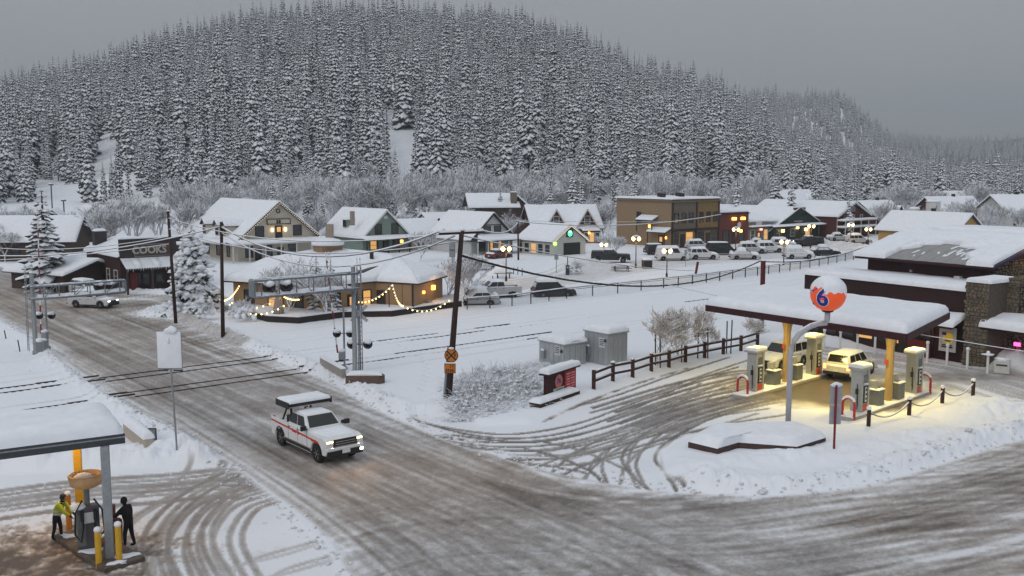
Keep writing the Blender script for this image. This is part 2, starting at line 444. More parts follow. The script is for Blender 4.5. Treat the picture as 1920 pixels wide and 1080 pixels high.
roadc = np.clip(0.465 + .05 * (1 - wm) + (0.42 + .35 * (1 - wm)) * (along - 0.5) + 0.32 * (n1 - 0.5) + (0.27 + .1 * (1 - wm)) * road - (0.20 + .16 * (1 - wm)) * light + 0.20 * (n2 - 0.5) + 0.24 * (n3 - 0.5), 0.10, 1.0)
# fresh snow left on the crown of the intersection and along the verge
def pud(x, y, rx, ry): c = at(x, y); return np.exp(-(((GX - c.x) / rx) ** 2 + ((GY - c.y) / ry) ** 2))
roadc += .17 * rut * (.4 + n1) - .3 * blur(strip, 2) * (.3 + n2)
roadc -= 0.38 * pud(1450, 995, 3.2, 1.0) * (0.4 + n2) + 0.34 * np.exp(-np.abs(sR + 0.5) / 0.7) * (0.3 + n1) + 0.3 * pud(230, 560, 5, 2.4) + 0.25 * pud(420, 690, 5, 1.5)
fore_d = np.clip(dirt_shade * (0.62 + 0.55 * n2) + 0.06 * n1, 0, 1)
bare = np.clip(pud(1560, 732, 7.0, 5.6) * 2.3 - 0.62 + 0.9 * (n1 - 0.5) + 0.4 * (n2 - 0.5), 0, 1) + np.clip(pud(1440, 705, 3.6, 1.8) * 1.5 - 0.6 + 0.6 * (n1 - .5), 0, 1) * 0.7
mud = np.clip(pud(80, 1050, 5.0, 3.4) * 1.15 - 0.22 + 1.7 * (n2 - 0.5) + 1.2 * (n3 - .5), 0, 1) * np.clip(pud(80, 1050, 5.0, 3.4) * 3, 0, 1)
D = np.maximum(inR * roadc, 0)
D = np.maximum(D, inF * (1 - inR) * np.maximum(fore_d, bare * 0.95)); D = np.maximum(D, inL * (1 - inR) * np.maximum(fore_d, mud * 0.95)); D = np.maximum(D, inP * np.clip(dirt_shade * 0.8 - .08 + 0.14 * n2, 0, 0.4))
lane = np.clip(pud(1790, 705, 8, 2.4) * 1.2 - 0.1, 0, 1) * inF * (0.3 + 0.5 * n2); D = np.maximum(D, lane * (1 - inR))
walk = np.zeros(GX.shape); stamp(walk, smooth_poly(P2([(322, 588), (360, 606), (410, 628), (455, 648)]), 6, False), 1.7, 1.0); D = np.maximum(D, walk * (.30 + .35 * (n2 - .4)))
kerb_ = np.zeros(GX.shape); stamp(kerb_, smooth_poly(P2([(1020, 790), (1090, 758), (1180, 724), (1290, 690)]), 6, False), .22, 1.0); D = np.maximum(D, kerb_ * np.clip(n2 * 2.2 - .55, 0, .85))
brown = (1 - .6 * inF * (1 - inR) * (1 - np.clip(pud(1480, 740, 9, 6) * 1.6, 0, 1))) * np.clip(0.52 + 1.0 * (n4 - 0.42) + 0.5 * (along - .5) + 1.2 * mud + 0.9 * pud(40, 560, 8, 7) + 0.5 * pud(700, 890, 3, 4), 0, 1)  # last term paints the headlights' warm sheen on the road ahead of the truck
# --- heights
out = np.clip(low / 0.8, 0, 1); out = out * out * (3 - 2 * out)
bank = np.exp(-((sR - 1.0) / 0.75) ** 2) * (0.04 + 0.34 * n2) * np.clip(sR / .7, 0, 1) * (1 - inF) * (1 - inL) * (1 - inP)
clod = np.clip(n3 - 0.45, 0, 1) * 0.42 * np.exp(-((sR - 0.8) / 0.8) ** 2) * np.clip(sR / 0.6, 0, 1) * (1 - inF) * (1 - inL)
Z = out * (0.16 + 0.10 * n1 + 0.05 * (n2 - .5)) + bank + clod
def mound(x, y, rx, ry, h, rz=0.0, rough=0.5):
    c = at(x, y); ca, sa = math.cos(rz), math.sin(rz)
    lx, ly = (GX - c.x) * ca + (GY - c.y) * sa, -(GX - c.x) * sa + (GY - c.y) * ca
    return h * np.exp(-((lx / rx) ** 2 + (ly / ry) ** 2)) * (1 - rough + 2 * rough * n2)
for a in [(960, 742, 3.8, 1.9, 0.75, AU, .3), (820, 775, 1.0, .8, 0.5, 0, .5), (900, 735, 2.6, 1.5, .5, AU, .6), (1095, 505, 5.5, 3.2, 1.5, AU, .25), (940, 518, 1.2, .9, 1.9, 0, .3), (1480, 868, 6.5, 1.0, 0.26, R(12), .8), (1700, 832, 6.0, 1.3, .32, R(22), .8), (1880, 770, 4, 1.6, .4, R(25), .8),
          (1900, 690, 1.6, 1.2, 1.2, 0, .4), (120, 872, 8, .7, .5, R(4), .8), (330, 855, 3.0, 1.0, .45, R(-8), .8), (1680, 470, 6, 4, 1.2, 0, .4), (1560, 462, 6, 3, 1.0, 0, .4), (250, 762, 6, .9, .5, R(-52), .8), (1330, 905, 2, .8, .35, R(20), .8),
          (110, 668, 2.4, .9, .5, R(-48), .8), (1530, 640, 3.0, 1.2, .7, R(-33), .3), (700, 758, 4.5, .8, .35, R(-52), .8), (590, 700, 3, .8, .3, R(-52), .8)]:
    Z = Z + mound(*a) * np.clip(sR / 1.1, 0, 1)
Z = Z - 0.05 * D * (1 - inR) * (out < .2) + inR * 0.02 * (n3 - 0.5) - inR * 0.03 * road
# rails lie in shallow flangeways
no = GX * V.x + GY * V.y
RAILS = [67.32, 68.76, 61.55, 63.0]
yard = [70.6, 72.4, 73.9, 75.3, 76.6, 77.9, 58.9, 60.0]
for r in RAILS:
    g = np.exp(-((no - r + 0.14) / 0.12) ** 2); Z -= 0.09 * g * (1 - 0.8 * inR)
    vis = np.clip(1.6 * fbm(s_ac * 0.25, no * 0 + r, 3, int(r * 10)) - 0.35, 0.15, 1)
    D = np.maximum(D, g * (0.42 + .4 * inR) * vis * np.clip(1.25 - np.abs(s_ac - 28) / 60, .25, 1))
    Z -= 0.04 * np.exp(-((no - r) / 0.6) ** 2) * (1 - inR)
for r in yard: Z -= 0.10 * np.exp(-((no - r) / 0.22) ** 2) * (1 - inR) * np.clip(vnoise(s_ac * .1, no * 0 + r, 4) * 2 - .3, 0, 1); D = np.maximum(D, .13 * np.exp(-((no - r) / 0.16) ** 2) * (1 - inR) * np.clip(vnoise(s_ac * .07, no * 0 + r, 14) * 2.4 - .7, 0, 1))  # yard grooves: grey painted into the hollows to strengthen their faint shade
prints = [[(1690, 868), (1750, 842), (1820, 812), (1900, 775)], [(1590, 890), (1680, 862), (1800, 826)], [(700, 640), (760, 655), (800, 690), (790, 740)], [(30, 800), (110, 790), (210, 800)], [(1420, 610), (1330, 640), (1230, 660)]]
for line in prints:
    c_ = smooth_poly(P2(line), 40, False); acc = 0; k_ = 0
    for a_, b_ in zip(c_[:-1], c_[1:]):
        acc += (b_ - a_).length
        if acc > .62:
            acc = 0; k_ += 1; d_ = (b_ - a_).normalized(); q_ = b_ + Vector((-d_.y, d_.x)) * (.13 if k_ % 2 else -.13)
            r0 = int((math.log(q_.y) - math.log(YMIN)) / dr); u0 = int((q_.x / q_.y + UM) / du); sl = (slice(max(0, r0 - 4), r0 + 5), slice(max(0, u0 - 12), u0 + 13))
            g_ = np.exp(-(((GX[sl] - q_.x) / .13) ** 2 + ((GY[sl] - q_.y) / .17) ** 2)); Z[sl] -= .13 * g_; D[sl] = np.maximum(D[sl], .10 * g_)  # each print is a hollow with its colour slightly darkened
flat = np.clip((GY - 120) / 60, 0, 1)
verts = np.stack([GX, GY, Z], -1).reshape(-1, 3).astype(np.float32)
idx = np.arange(NU * NR).reshape(NR, NU)
quads = np.stack([idx[:-1, :-1], idx[:-1, 1:], idx[1:, 1:], idx[1:, :-1]], -1).reshape(-1, 4)
def cell(a): return (a[:-1, :-1] < 0).reshape(-1)
cR, cF, cL, cP = cell(sR), cell(sF), cell(sL), cell(sP)

def ground_material():
    m = bpy.data.materials.new('trodden_snow'); m.use_nodes = True; n, l = m.node_tree.nodes, m.node_tree.links
    b = n['Principled BSDF']; b.inputs['Specular IOR Level'].default_value = 0.35
    a1 = n.new('ShaderNodeAttribute'); a1.attribute_name = 'dirt_shade'; a2 = n.new('ShaderNodeAttribute'); a2.attribute_name = 'brown'
    g = n.new('ShaderNodeNewGeometry')
    nz = n.new('ShaderNodeTexNoise'); nz.inputs['Scale'].default_value = 9.0; nz.inputs['Detail'].default_value = 7; nz.inputs['Roughness'].default_value = .7
    l.new(g.outputs['Position'], nz.inputs['Vector'])
    ad = n.new('ShaderNodeMath'); ad.operation = 'MULTIPLY_ADD'; ad.inputs[1].default_value = 0.5; ad.inputs[2].default_value = -0.25
    l.new(nz.outputs['Fac'], ad.inputs[0])
    mu = n.new('ShaderNodeMath'); mu.operation = 'MULTIPLY'; l.new(ad.outputs[0], mu.inputs[0])
    cl = n.new('ShaderNodeMapRange'); cl.inputs['From Max'].default_value = 0.4; l.new(a1.outputs['Fac'], cl.inputs['Value']); l.new(cl.outputs[0], mu.inputs[1])
    su = n.new('ShaderNodeMath'); su.operation = 'ADD'; su.use_clamp = True; l.new(a1.outputs['Fac'], su.inputs[0]); l.new(mu.outputs[0], su.inputs[1])
    r1 = n.new('ShaderNodeValToRGB'); r2 = n.new('ShaderNodeValToRGB')
    for r, cols in ((r1, [(0, SNOWC), (.25, (.56, .57, .59)), (.5, (.33, .325, .325)), (.78, (.165, .158, .155)), (1, (.075, .072, .072))]),
                    (r2, [(0, SNOWC), (.25, (.55, .52, .50)), (.5, (.34, .295, .26)), (.78, (.19, .15, .12)), (1, (.09, .07, .055))])):
        e = r.color_ramp.elements
        while len(e) < len(cols): e.new(0.5)
        for i, (p, c) in enumerate(cols): e[i].position = p; e[i].color = (*c, 1)
        l.new(su.outputs[0], r.inputs['Fac'])
    mx = n.new('ShaderNodeMixRGB'); l.new(a2.outputs['Fac'], mx.inputs['Fac']); l.new(r1.outputs[0], mx.inputs[1]); l.new(r2.outputs[0], mx.inputs[2])
    l.new(mx.outputs[0], b.inputs['Base Color'])
    rr = n.new('ShaderNodeMapRange'); rr.inputs['To Min'].default_value = 0.8; rr.inputs['To Max'].default_value = 0.42; l.new(su.outputs[0], rr.inputs['Value']); l.new(rr.outputs[0], b.inputs['Roughness'])
    bp = n.new('ShaderNodeBump'); bp.inputs['Strength'].default_value = 0.5; bp.inputs['Distance'].default_value = 0.04
    n2_ = n.new('ShaderNodeTexNoise'); n2_.inputs['Scale'].default_value = 4.0; n2_.inputs['Detail'].default_value = 8; l.new(g.outputs['Position'], n2_.inputs['Vector'])
    l.new(n2_.outputs['Fac'], bp.inputs['Height']); l.new(bp.outputs[0], b.inputs['Normal'])
    return m
GMAT = ground_material()
Dv, Bv = D.reshape(-1).astype(np.float32), brown.reshape(-1).astype(np.float32)
def sheet(name, sel):
    q = quads[sel]; used = np.unique(q); remap = np.full(NU * NR, -1, np.int64); remap[used] = np.arange(len(used)); q = remap[q]
    me = bpy.data.meshes.new(name); nf = len(q)
    me.vertices.add(len(used)); me.vertices.foreach_set('co', verts[used].ravel())
    me.loops.add(nf * 4); me.loops.foreach_set('vertex_index', q.ravel().astype(np.int32))
    me.polygons.add(nf); me.polygons.foreach_set('loop_start', np.arange(0, nf * 4, 4, dtype=np.int32)); me.polygons.foreach_set('loop_total', np.full(nf, 4, np.int32))
    me.polygons.foreach_set('use_smooth', np.ones(nf, bool))
    for nm, arr in (('dirt_shade', Dv), ('brown', Bv)):  # tracks and road dirt, plus the shade painted into the yard grooves
        a = me.attributes.new(nm, 'FLOAT', 'POINT'); a.data.foreach_set('value', arr[used])
    me.update(); me.validate(); me.materials.append(GMAT)
    o = bpy.data.objects.new(name, me); COL.objects.link(o); return struct(o)
sheet('road', cR)
sheet('filling_station_forecourt', cF & ~cR)
sheet('service_yard', cL & ~cR & ~cF)
sheet('car_park', cP & ~cR & ~cF & ~cL)
sheet('snow_field', ~(cR | cF | cL | cP))
def gz(x, y):                                    # ground height at a plan point
    iu = int(round((x / y + UM) / du)); ir = int(round((math.log(y) - math.log(YMIN)) / dr))
    if 0 <= iu < NU and 0 <= ir < NR: return float(Z[ir, iu])
    return 0.0
def G(x, y, sink=0.0):                           # ground point under photo pixel
    p = at(x, y); return Vector((p.x, p.y, gz(p.x, p.y) - sink))

rc = random.Random(31); m = MB(); ring = ROAD
def polydist_ok(q): return gz(q.x, q.y) > .05
for i in range(len(ring)):
    a, b = ring[i], ring[(i + 1) % len(ring)]; L = (b - a).length
    if (a.y + b.y) / 2 > 105 or a.y < 30: continue
    nn = Vector(((b - a).y, -(b - a).x)).normalized()
    for j in range(int(L * 7)):
        q = a.lerp(b, rc.random()) + nn * rc.gauss(.35, .4) * (1 if rc.random() < .9 else 2)
        r_ = rc.uniform(.03, .09) * (1.8 if rc.random() < .12 else 1)
        m.blob((q.x, q.y, gz(q.x, q.y) + r_ * .35), (r_ * rc.uniform(.8, 1.5), r_ * rc.uniform(.8, 1.5), r_ * .8), rc.randrange(9999), 1, .35)
cl_ = m.build('snow_clods', mat('dirty_snow', (.66, .67, .69), .85, .3, 9, .3)); struct(cl_, 'stuff'); tag(cl_, 'crumbled lumps of ploughed snow along the road edges', 'snow clods')
# ------------------------------------------------------------------ hills
prof = [(-500, 250), (-200, 190), (0, 163), (100, 153), (200, 125), (270, 97), (400, 64), (470, 44), (543, 28), (600, 28), (760, 30), (850, 34), (950, 44), (1000, 54), (1100, 87), (1200, 123), (1300, 158), (1400, 205), (1500, 250), (1600, 292), (1700, 330), (1800, 350), (1900, 362), (2100, 372), (2500, 380)]
prof2 = [(900, 330), (1200, 250), (1350, 196), (1400, 186), (1470, 178), (1570, 182), (1610, 212), (1650, 246), (1700, 288), (1750, 308), (1800, 318), (1950, 330), (2300, 330)]
prof3 = [(1200, 262), (1500, 250), (1700, 246), (1900, 250), (2100, 255), (2600, 262)]
def pl(p, x): return np.interp(x, [a for a, b in p], [b for a, b in p])
def ridge_h(p, px, Yr, tree): return CH + Yr * (YH + 3 - (pl(p, px) + 0)) / FPX - tree
YB, YR1 = 232.0, 780.0
def sstep(t): t = np.clip(t, 0, 1); return t * t * (3 - 2 * t)
def hill_h(X, Y):
    X, Y = np.asarray(X, float), np.asarray(Y, float)
    px = 960 + FPX * X / Y
    hr = np.maximum(ridge_h(prof, px, YR1, 19.0), 0)
    yb = YB + 22 * (fbm(X * 0.012 + 5, Y * 0 + 1, 2, 4) - .5) + np.interp(px, [-400, 0, 300, 700, 1000, 1300, 1700, 2300], [-40, -8, 0, 30, 25, 35, 140, 300])
    t = (Y - yb) / (YR1 - yb)
    up = hr * np.where(t < 1, 0.80 * np.clip(t, 0, 1) + 0.20 * sstep(t), 1)
    dn = hr * (1 - 0.7 * sstep((Y - YR1) / 420))
    h = np.where(Y < YR1, up, dn) + np.clip(t * 3, 0, 1) * (fbm(X * .02, Y * .02, 3, 8) - .5) * 9
    h2 = np.maximum(ridge_h(prof2, px, 1250.0, 18.0), 0) * sstep((Y - 700) / 550) * (1 - .6 * sstep((Y - 1250) / 400))
    return np.maximum(np.maximum(h, h2), -0.2) - 0.25
ax = np.arange(-900, 1301, 11.0); ay = 150 + 1600 * (np.linspace(0, 1, 130) ** 1.5)
HX, HY = np.meshgrid(ax, ay); HZ = hill_h(HX, HY)
hv = np.stack([HX, HY, HZ], -1).reshape(-1, 3); ii = np.arange(len(ax) * len(ay)).reshape(len(ay), len(ax))
hq = np.stack([ii[:-1, :-1], ii[:-1, 1:], ii[1:, 1:], ii[1:, :-1]], -1).reshape(-1, 4)
me = bpy.data.meshes.new('hill'); me.from_pydata(hv.tolist(), [], hq.tolist()); me.materials.append(SNOW); me.polygons.foreach_set('use_smooth', [True] * len(me.polygons))
ho = bpy.data.objects.new('hill', me); COL.objects.link(ho); struct(ho)
# far ridge in the murk, and the plain to the horizon
mb = MB().smooth(); fx = np.linspace(-800, 3600, 90); 
for j, (yy, k) in enumerate(((1700, 0.0), (2100, .55), (2500, 1.0), (2900, .8))):
    for x in fx:
        px = 960 + FPX * x / yy
        mb.v.append((x, yy, -0.6 + max(0, k * float(ridge_h(prof3, px, 2500.0, 20)) + 12 * k * math.sin(x * .01))))
nfx = len(fx)
for j in range(3):
    for i in range(nfx - 1): a = j * nfx + i; mb.f.append((a, a + 1, a + nfx + 1, a + nfx))
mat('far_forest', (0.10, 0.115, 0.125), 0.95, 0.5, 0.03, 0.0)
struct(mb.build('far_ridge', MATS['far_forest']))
mb = MB().quad((-9000, -300, -0.45), (9000, -300, -0.45), (9000, 12000, -0.45), (-9000, 12000, -0.45))
struct(mb.build('plain', SNOW))
# ------------------------------------------------------------------ trees
BARK = mat('bark', (0.06, 0.045, 0.038), 0.95, 0.4, 8, 0.4)
NEEDLE = mat('needles', (0.040, 0.052, 0.049), 0.9, 0.5, 3, 0.0, snow=0.34)
TWIG = mat('frosted_twigs', (0.27, 0.25, 0.24), 0.9, 0.35, 6, 0.0, snow=1.05)
TSNOW = mat('branch_snow', (0.80, 0.83, 0.88), 0.8, 0.12, 2, 0.0)
def conifer_meshes(seed, h, rad, levels, lush=1.0, bare=0.06, load=.95):
    rnd = random.Random(seed); nd, sn, tr = MB(), MB(), MB()
    tr.tube([(0, 0, -0.6), (0, 0, h * .5), (0, 0, h * .97)], [h * .016, h * .010, h * .002], 6)
    for i in range(levels):
        t = i / (levels - 1); z = h * (bare + (1 - bare) * t ** 0.93)
        r = rad * ((1 - t) ** 0.82) * rnd.uniform(0.72, 1.12) + 0.16
        n = max(4, int((8.5 * (1 - t) + 4.0) * lush)); a0 = rnd.uniform(0, 6.28)
        for j in range(n):
            a = a0 + 6.283 * j / n + rnd.uniform(-.3, .3); L = r * rnd.uniform(.62, 1.15); w = L * rnd.uniform(.24, .36) + 0.05
            ca, sa = math.cos(a), math.sin(a); dz = rnd.uniform(.26, .58) * L; z0 = z + rnd.uniform(-.3, .3) * h / levels
            pt = lambda l, s, zz: (ca * l - sa * s, sa * l + ca * s, zz)
            mid, tip = L * .55, L
            zm, zt = z0 - dz * .32, z0 - dz
            k = [pt(L * .06, 0, z0 + .05), pt(mid, w, zm - w * .55), pt(mid, 0, zm + w * .08), pt(mid, -w, zm - w * .55), pt(tip, w * .35, zt - w * .3), pt(tip, 0, zt), pt(tip, -w * .35, zt - w * .3), pt(L * .75, 0, zt - w * 1.1)]
            nd.add(k, [(0, 1, 2), (0, 2, 3), (1, 4, 5, 2), (2, 5, 6, 3), (1, 7, 4), (3, 6, 7)])
            if rnd.random() < load:
                g = .05 + .012 * h / levels; e = rnd.uniform(.7, 1.03); ws = w * rnd.uniform(.66, 1.12); l0 = L * rnd.uniform(.08, .3)
                q = [pt(l0, 0, z0 - dz * .08 + g), pt(mid * 1.02, ws, zm - ws * .5 + g), pt(mid, 0, zm + w * .3 + g * 1.6), pt(mid * 1.02, -ws, zm - ws * .5 + g), pt(tip * e, ws * .4, zm + (zt - zm) * e - ws * .25 + g), pt(tip * e, 0, zm + (zt - zm) * e + g * 1.5), pt(tip * e, -ws * .4, zm + (zt - zm) * e - ws * .25 + g)]
                sn.add(q, [(0, 1, 2), (0, 2, 3), (1, 4, 5, 2), (2, 5, 6, 3)])
    return tr.mesh('trunk', BARK), nd.mesh('crown', NEEDLE), sn.mesh('snow', TSNOW)
CON = [conifer_meshes(11 + i, 24, rad, lv, lu, ba, ld) for i, (rad, lv, lu, ba, ld) in enumerate([(3.5, 22, .95, .05, 1.0), (2.7, 24, .9, .04, .96), (4.1, 20, 1.0, .07, 1.0), (3.0, 19, .8, .2, .75), (2.3, 23, .85, .03, .9), (3.2, 21, .9, .08, .85), (1.9, 17, .7, .10, .6)])]

def bare_tree(seed, h, spread, depth=5, twigs=3, r0=None):
    rnd = random.Random(seed); wood, tw = MB(), MB()
    def grow(p, d, L, r, lev):
        q = p + d * L; bend = p + d * L * .5 + Vector((rnd.uniform(-1, 1), rnd.uniform(-1, 1), rnd.uniform(-.3, .6))) * L * .08
        if lev <= 2: wood.tube([p, bend, q], [r, r * .85, r * .68], 5 if lev < 2 else 3, cap=False)
        else: tw.tube([p, bend, q], [r, r * .8, r * .5], 3, cap=False)
        if lev >= depth: return
        k = (4 if lev < 2 else 2) + (rnd.random() < .75) + (lev == depth - 1) * (twigs - 2)
        for i in range(k):
            az = rnd.uniform(0, 6.283); sp = rnd.uniform(.35, .95) * spread
            n = Vector((math.cos(az), math.sin(az), 0)); nd = (d + n * sp + Vector((0, 0, .12))).normalized()
            st = p + (q - p) * rnd.uniform(.55, 1.0) if i else q
            grow(st, nd, L * (rnd.uniform(.66, .9) if lev else rnd.uniform(1.0, 1.4)), max(r * .58, h * .0033), lev + 1)
    r0 = r0 or h * .016
    grow(Vector((0, 0, -.2)), Vector((rnd.uniform(-.05, .05), rnd.uniform(-.05, .05), 1)).normalized(), h * .17, r0, 0)
    return wood.mesh('trunk', TWIG), tw.mesh('twigs', TWIG)
BARE = [bare_tree(70 + i, 10, sp, 6, 3) for i, sp in enumerate((.75, .9, .6, 1.0))]
SHRUB = [bare_tree(90 + i, 3, 1.1, 5, 4, .02) for i in range(3)]
def plant(name, meshes, parts, loc, s, rz, label, cat, group, sz=None):
    t = thing(name, label, cat, loc, rz, group); t.scale = (s, s, sz or s)
    for m, pn in zip(meshes, parts):
        o = bpy.data.objects.new(pn, m); COL.objects.link(o); o.parent = t
        if pn in ('crown', 'snow', 'twigs'): o['kind'] = 'stuff'
    return t
CP, BP = ('trunk', 'crown', 'snow'), ('trunk', 'twigs')

def hz1(x, y): return float(hill_h(x, y)) if y > 200 else gz(x, y)
# --- forest on the slopes: candidates on a jittered grid, clearings left open
rng = np.random.default_rng(3)
pts = []
def grid(y0, y1, step, umax):
    y = y0
    while y < y1:
        x = -umax * y
        while x < umax * y:
            pts.append((x + rng.uniform(-1.1, 1.1) * step, y + rng.uniform(-1.1, 1.1) * step)); x += step
        y += step * .95
grid(258, 800, 6.7, .80); grid(800, 1290, 8.2, .66)
pts = np.array(pts); PX = 960 + FPX * pts[:, 0] / pts[:, 1]
hh = hill_h(pts[:, 0], pts[:, 1]); PYY = YH + 3 + (CH - hh) * FPX / pts[:, 1]
keep = np.ones(len(pts), bool)
keep &= ~((pts[:, 1] > 830) & (PX < 1330))
keep &= ~((pts[:, 1] > 830) & (hh < 6))
dens = fbm(pts[:, 0] * .012, pts[:, 1] * .012, 3, 77)
keep &= (dens > .25) & (rng.random(len(pts)) < .96)
def clearing(x, y, rx, ry): return ((PX - x) / rx) ** 2 + ((PYY - y) / ry) ** 2 < 1
for c in [(205, 318, 26, 56), (215, 345, 46, 24), (120, 365, 60, 18), (755, 292, 34, 40), (728, 258, 14, 34), (785, 312, 34, 20), (748, 340, 26, 20), (1420, 345, 32, 26), (1650, 292, 28, 10), (1345, 200, 16, 8)]: keep &= ~clearing(*c)
flatz = (pts[:, 1] < 330) & (hh < 4)
keep &= ~(flatz & (PX > 300) & (PX < 1560) & (rng.random(len(pts)) < .93))
keep &= ~((PX >= 1560) & (PYY > 392)) & ~((PX <= 300) & (PYY > 385))
keep &= ~((PX >= 1500) & (hh < 8) & (rng.random(len(pts)) < .45))
pts, hh, PX, PYY = pts[keep], hh[keep], PX[keep], PYY[keep]
scl = (.40 + .95 * rng.beta(1.5, 1.9, len(pts)) + .25 * (rng.random(len(pts)) < .08)) * np.where(PX > 1450, .78, 1.0) * np.where(pts[:, 1] < 320, .8, 1.0); rot = rng.uniform(0, 6.28, len(pts)); var = rng.integers(0, len(CON), len(pts))
infr = (PX > -20) & (PX < 1940)
size = np.where(infr, scl / pts[:, 1], 0); order = np.argsort(-size); near = set(order[:300].tolist())
for i in sorted(near):
    left = 'left' if PX[i] < 960 else 'right'
    plant('conifer_tree', CON[var[i]], CP, (pts[i, 0], pts[i, 1], hh[i]), scl[i], rot[i], 'tall snow-laden conifer in the front ranks of the wooded hillside behind the town', 'tree', 'conifers along the foot of the hillside')
rest = [i for i in range(len(pts)) if i not in near]
def scatter(name, idxs, meshes, label=None):
    """one object: points carrying whole trees (trunk, crown and snow) set by geometry nodes"""
    me = bpy.data.meshes.new(name); me.from_pydata([(pts[i, 0], pts[i, 1], hh[i]) for i in idxs], [], [])
    for nm, arr in (('tscale', scl), ('trot', rot), ('tvar', var.astype(float))):
        a = me.attributes.new(nm, 'FLOAT', 'POINT'); a.data.foreach_set('value', np.array([arr[i] for i in idxs], np.float32))
    o = bpy.data.objects.new(name, me); COL.objects.link(o)
    ng = bpy.data.node_groups.new(name, 'GeometryNodeTree'); ng.interface.new_socket('Geometry', in_out='INPUT', socket_type='NodeSocketGeometry'); ng.interface.new_socket('Geometry', in_out='OUTPUT', socket_type='NodeSocketGeometry')
    n, l = ng.nodes, ng.links; gi, go = n.new('NodeGroupInput'), n.new('NodeGroupOutput'); jn = n.new('GeometryNodeJoinGeometry')
    def attr(nm):
        a = n.new('GeometryNodeInputNamedAttribute'); a.data_type = 'FLOAT'; a.inputs['Name'].default_value = nm; return a.outputs['Attribute']
    cx = n.new('ShaderNodeCombineXYZ'); l.new(attr('trot'), cx.inputs['Z']); sa = attr('tscale'); va = attr('tvar')
    for k, ms in enumerate(meshes):
        j2 = n.new('GeometryNodeJoinGeometry')
        bmt = MB_join(ms, 'tree_%d' % k)
        so = bpy.data.objects.new('tree_source', bmt)
        oi = n.new('GeometryNodeObjectInfo'); oi.inputs['Object'].default_value = so; oi.transform_space = 'ORIGINAL'
        cmpn = n.new('FunctionNodeCompare'); cmpn.data_type = 'FLOAT'; cmpn.operation = 'EQUAL'; l.new(va, cmpn.inputs['A']); cmpn.inputs['B'].default_value = k; cmpn.inputs['Epsilon'].default_value = .1
        ip = n.new('GeometryNodeInstanceOnPoints'); l.new(gi.outputs[0], ip.inputs['Points']); l.new(cmpn.outputs['Result'], ip.inputs['Selection'])
        l.new(oi.outputs['Geometry'], ip.inputs['Instance']); l.new(cx.outputs[0], ip.inputs['Rotation']); l.new(sa, ip.inputs['Scale'])
        l.new(ip.outputs[0], jn.inputs[0])
    l.new(jn.outputs[0], go.inputs[0])
    md = o.modifiers.new('trees', 'NODES'); md.node_group = ng
    return struct(o, 'stuff')
def MB_join(ms, name):
    me = bpy.data.meshes.new(name); v, f, mi = [], [], []
    for k, m in enumerate(ms):
        b = len(v); v += [tuple(p.co) for p in m.vertices]; f += [tuple(i + b for i in p.vertices) for p in m.polygons]; mi += [k] * len(m.polygons); me.materials.append(m.materials[0])
    me.from_pydata(v, [], f); me.polygons.foreach_set('material_index', mi); me.update(); return me
fo = scatter('forest', rest, CON)
tag(fo, 'dense snow-covered conifer forest over the upper slopes of the hill', 'forest')
# far ridge forest
pts0, hh0, scl0, rot0, var0 = pts, hh, scl, rot, var
fx = rng.uniform(150, 1700, 2600); fy = rng.uniform(1900, 2500, 2600)
pts = np.stack([fx, fy], -1); px_ = 960 + FPX * fx / fy
kk = np.interp(fy, [1700, 2100, 2500], [0, .55, 1.0]); hh = np.maximum(0, kk * ridge_h(prof3, px_, 2500.0, 20) + 12 * kk * np.sin(fx * .01)) - .8
scl = rng.uniform(.7, 1.1, 2600); rot = rng.uniform(0, 6.28, 2600); var = rng.integers(0, len(CON), 2600)
tag(scatter('far_forest', list(range(2600)), CON), 'faint far conifer forest in the murk at the right', 'forest')
pts, hh, scl, rot, var = pts0, hh0, scl0, rot0, var0

# --- single conifers in the town (photo pixel of the foot, row of the tip)
tn = 0
for x, yb, yt, lab in [(88, 545, 352, 'tall spruce heavy with snow between the signal gantry and the dark left houses'), (938, 440, 350, 'slim snowy spruce rising behind the black and white gable'), (1002, 452, 398, 'thin small spruce against the pale garage roof'),
                       (1432, 400, 335, 'broad snowy conifer above the red brick storefront'), (1610, 425, 352, 'loose dark conifer beside the red barn gable'), (595, 596, 476, 'young spruce in front of the depot roof, left of a smaller one'),
                       (622, 598, 482, 'second young spruce against the depot roof, beside the gate arm'), (745, 345, 305, 'rounded snowy conifer left of the hillside cabin'), (378, 425, 330, 'dark conifer behind the cream gabled house'), (195, 372, 300, 'lone narrow conifer in the left hillside clearing'),
                       (1555, 398, 345, 'conifer behind the red barn roof')]:
    p = at(x, yb); p.z = gz(p.x, p.y) if p.y < 230 else float(hill_h(p.x, p.y))
    s = (zat(p, yt) - p.z) / 24.0
    if p.y > 228: p = onY(x, yb, 300.0); p.z = float(hill_h(p.x, p.y)); s = (zat(p, yt) - p.z) / 24
    m = CON[(tn * 2 + 1) % 5 if tn % 5 != 1 else 1]; fat = {0: 2.0, 3: 1.4, 4: 1.5, 5: 1.5, 6: 1.5}.get(tn, 1.0)
    t = plant('conifer_tree', m, CP, p, max(s, .08), tn * 1.3, lab, 'tree', None, sz=None); t.scale = (s * fat * 1.15, s * fat * 1.15, s); tn += 1
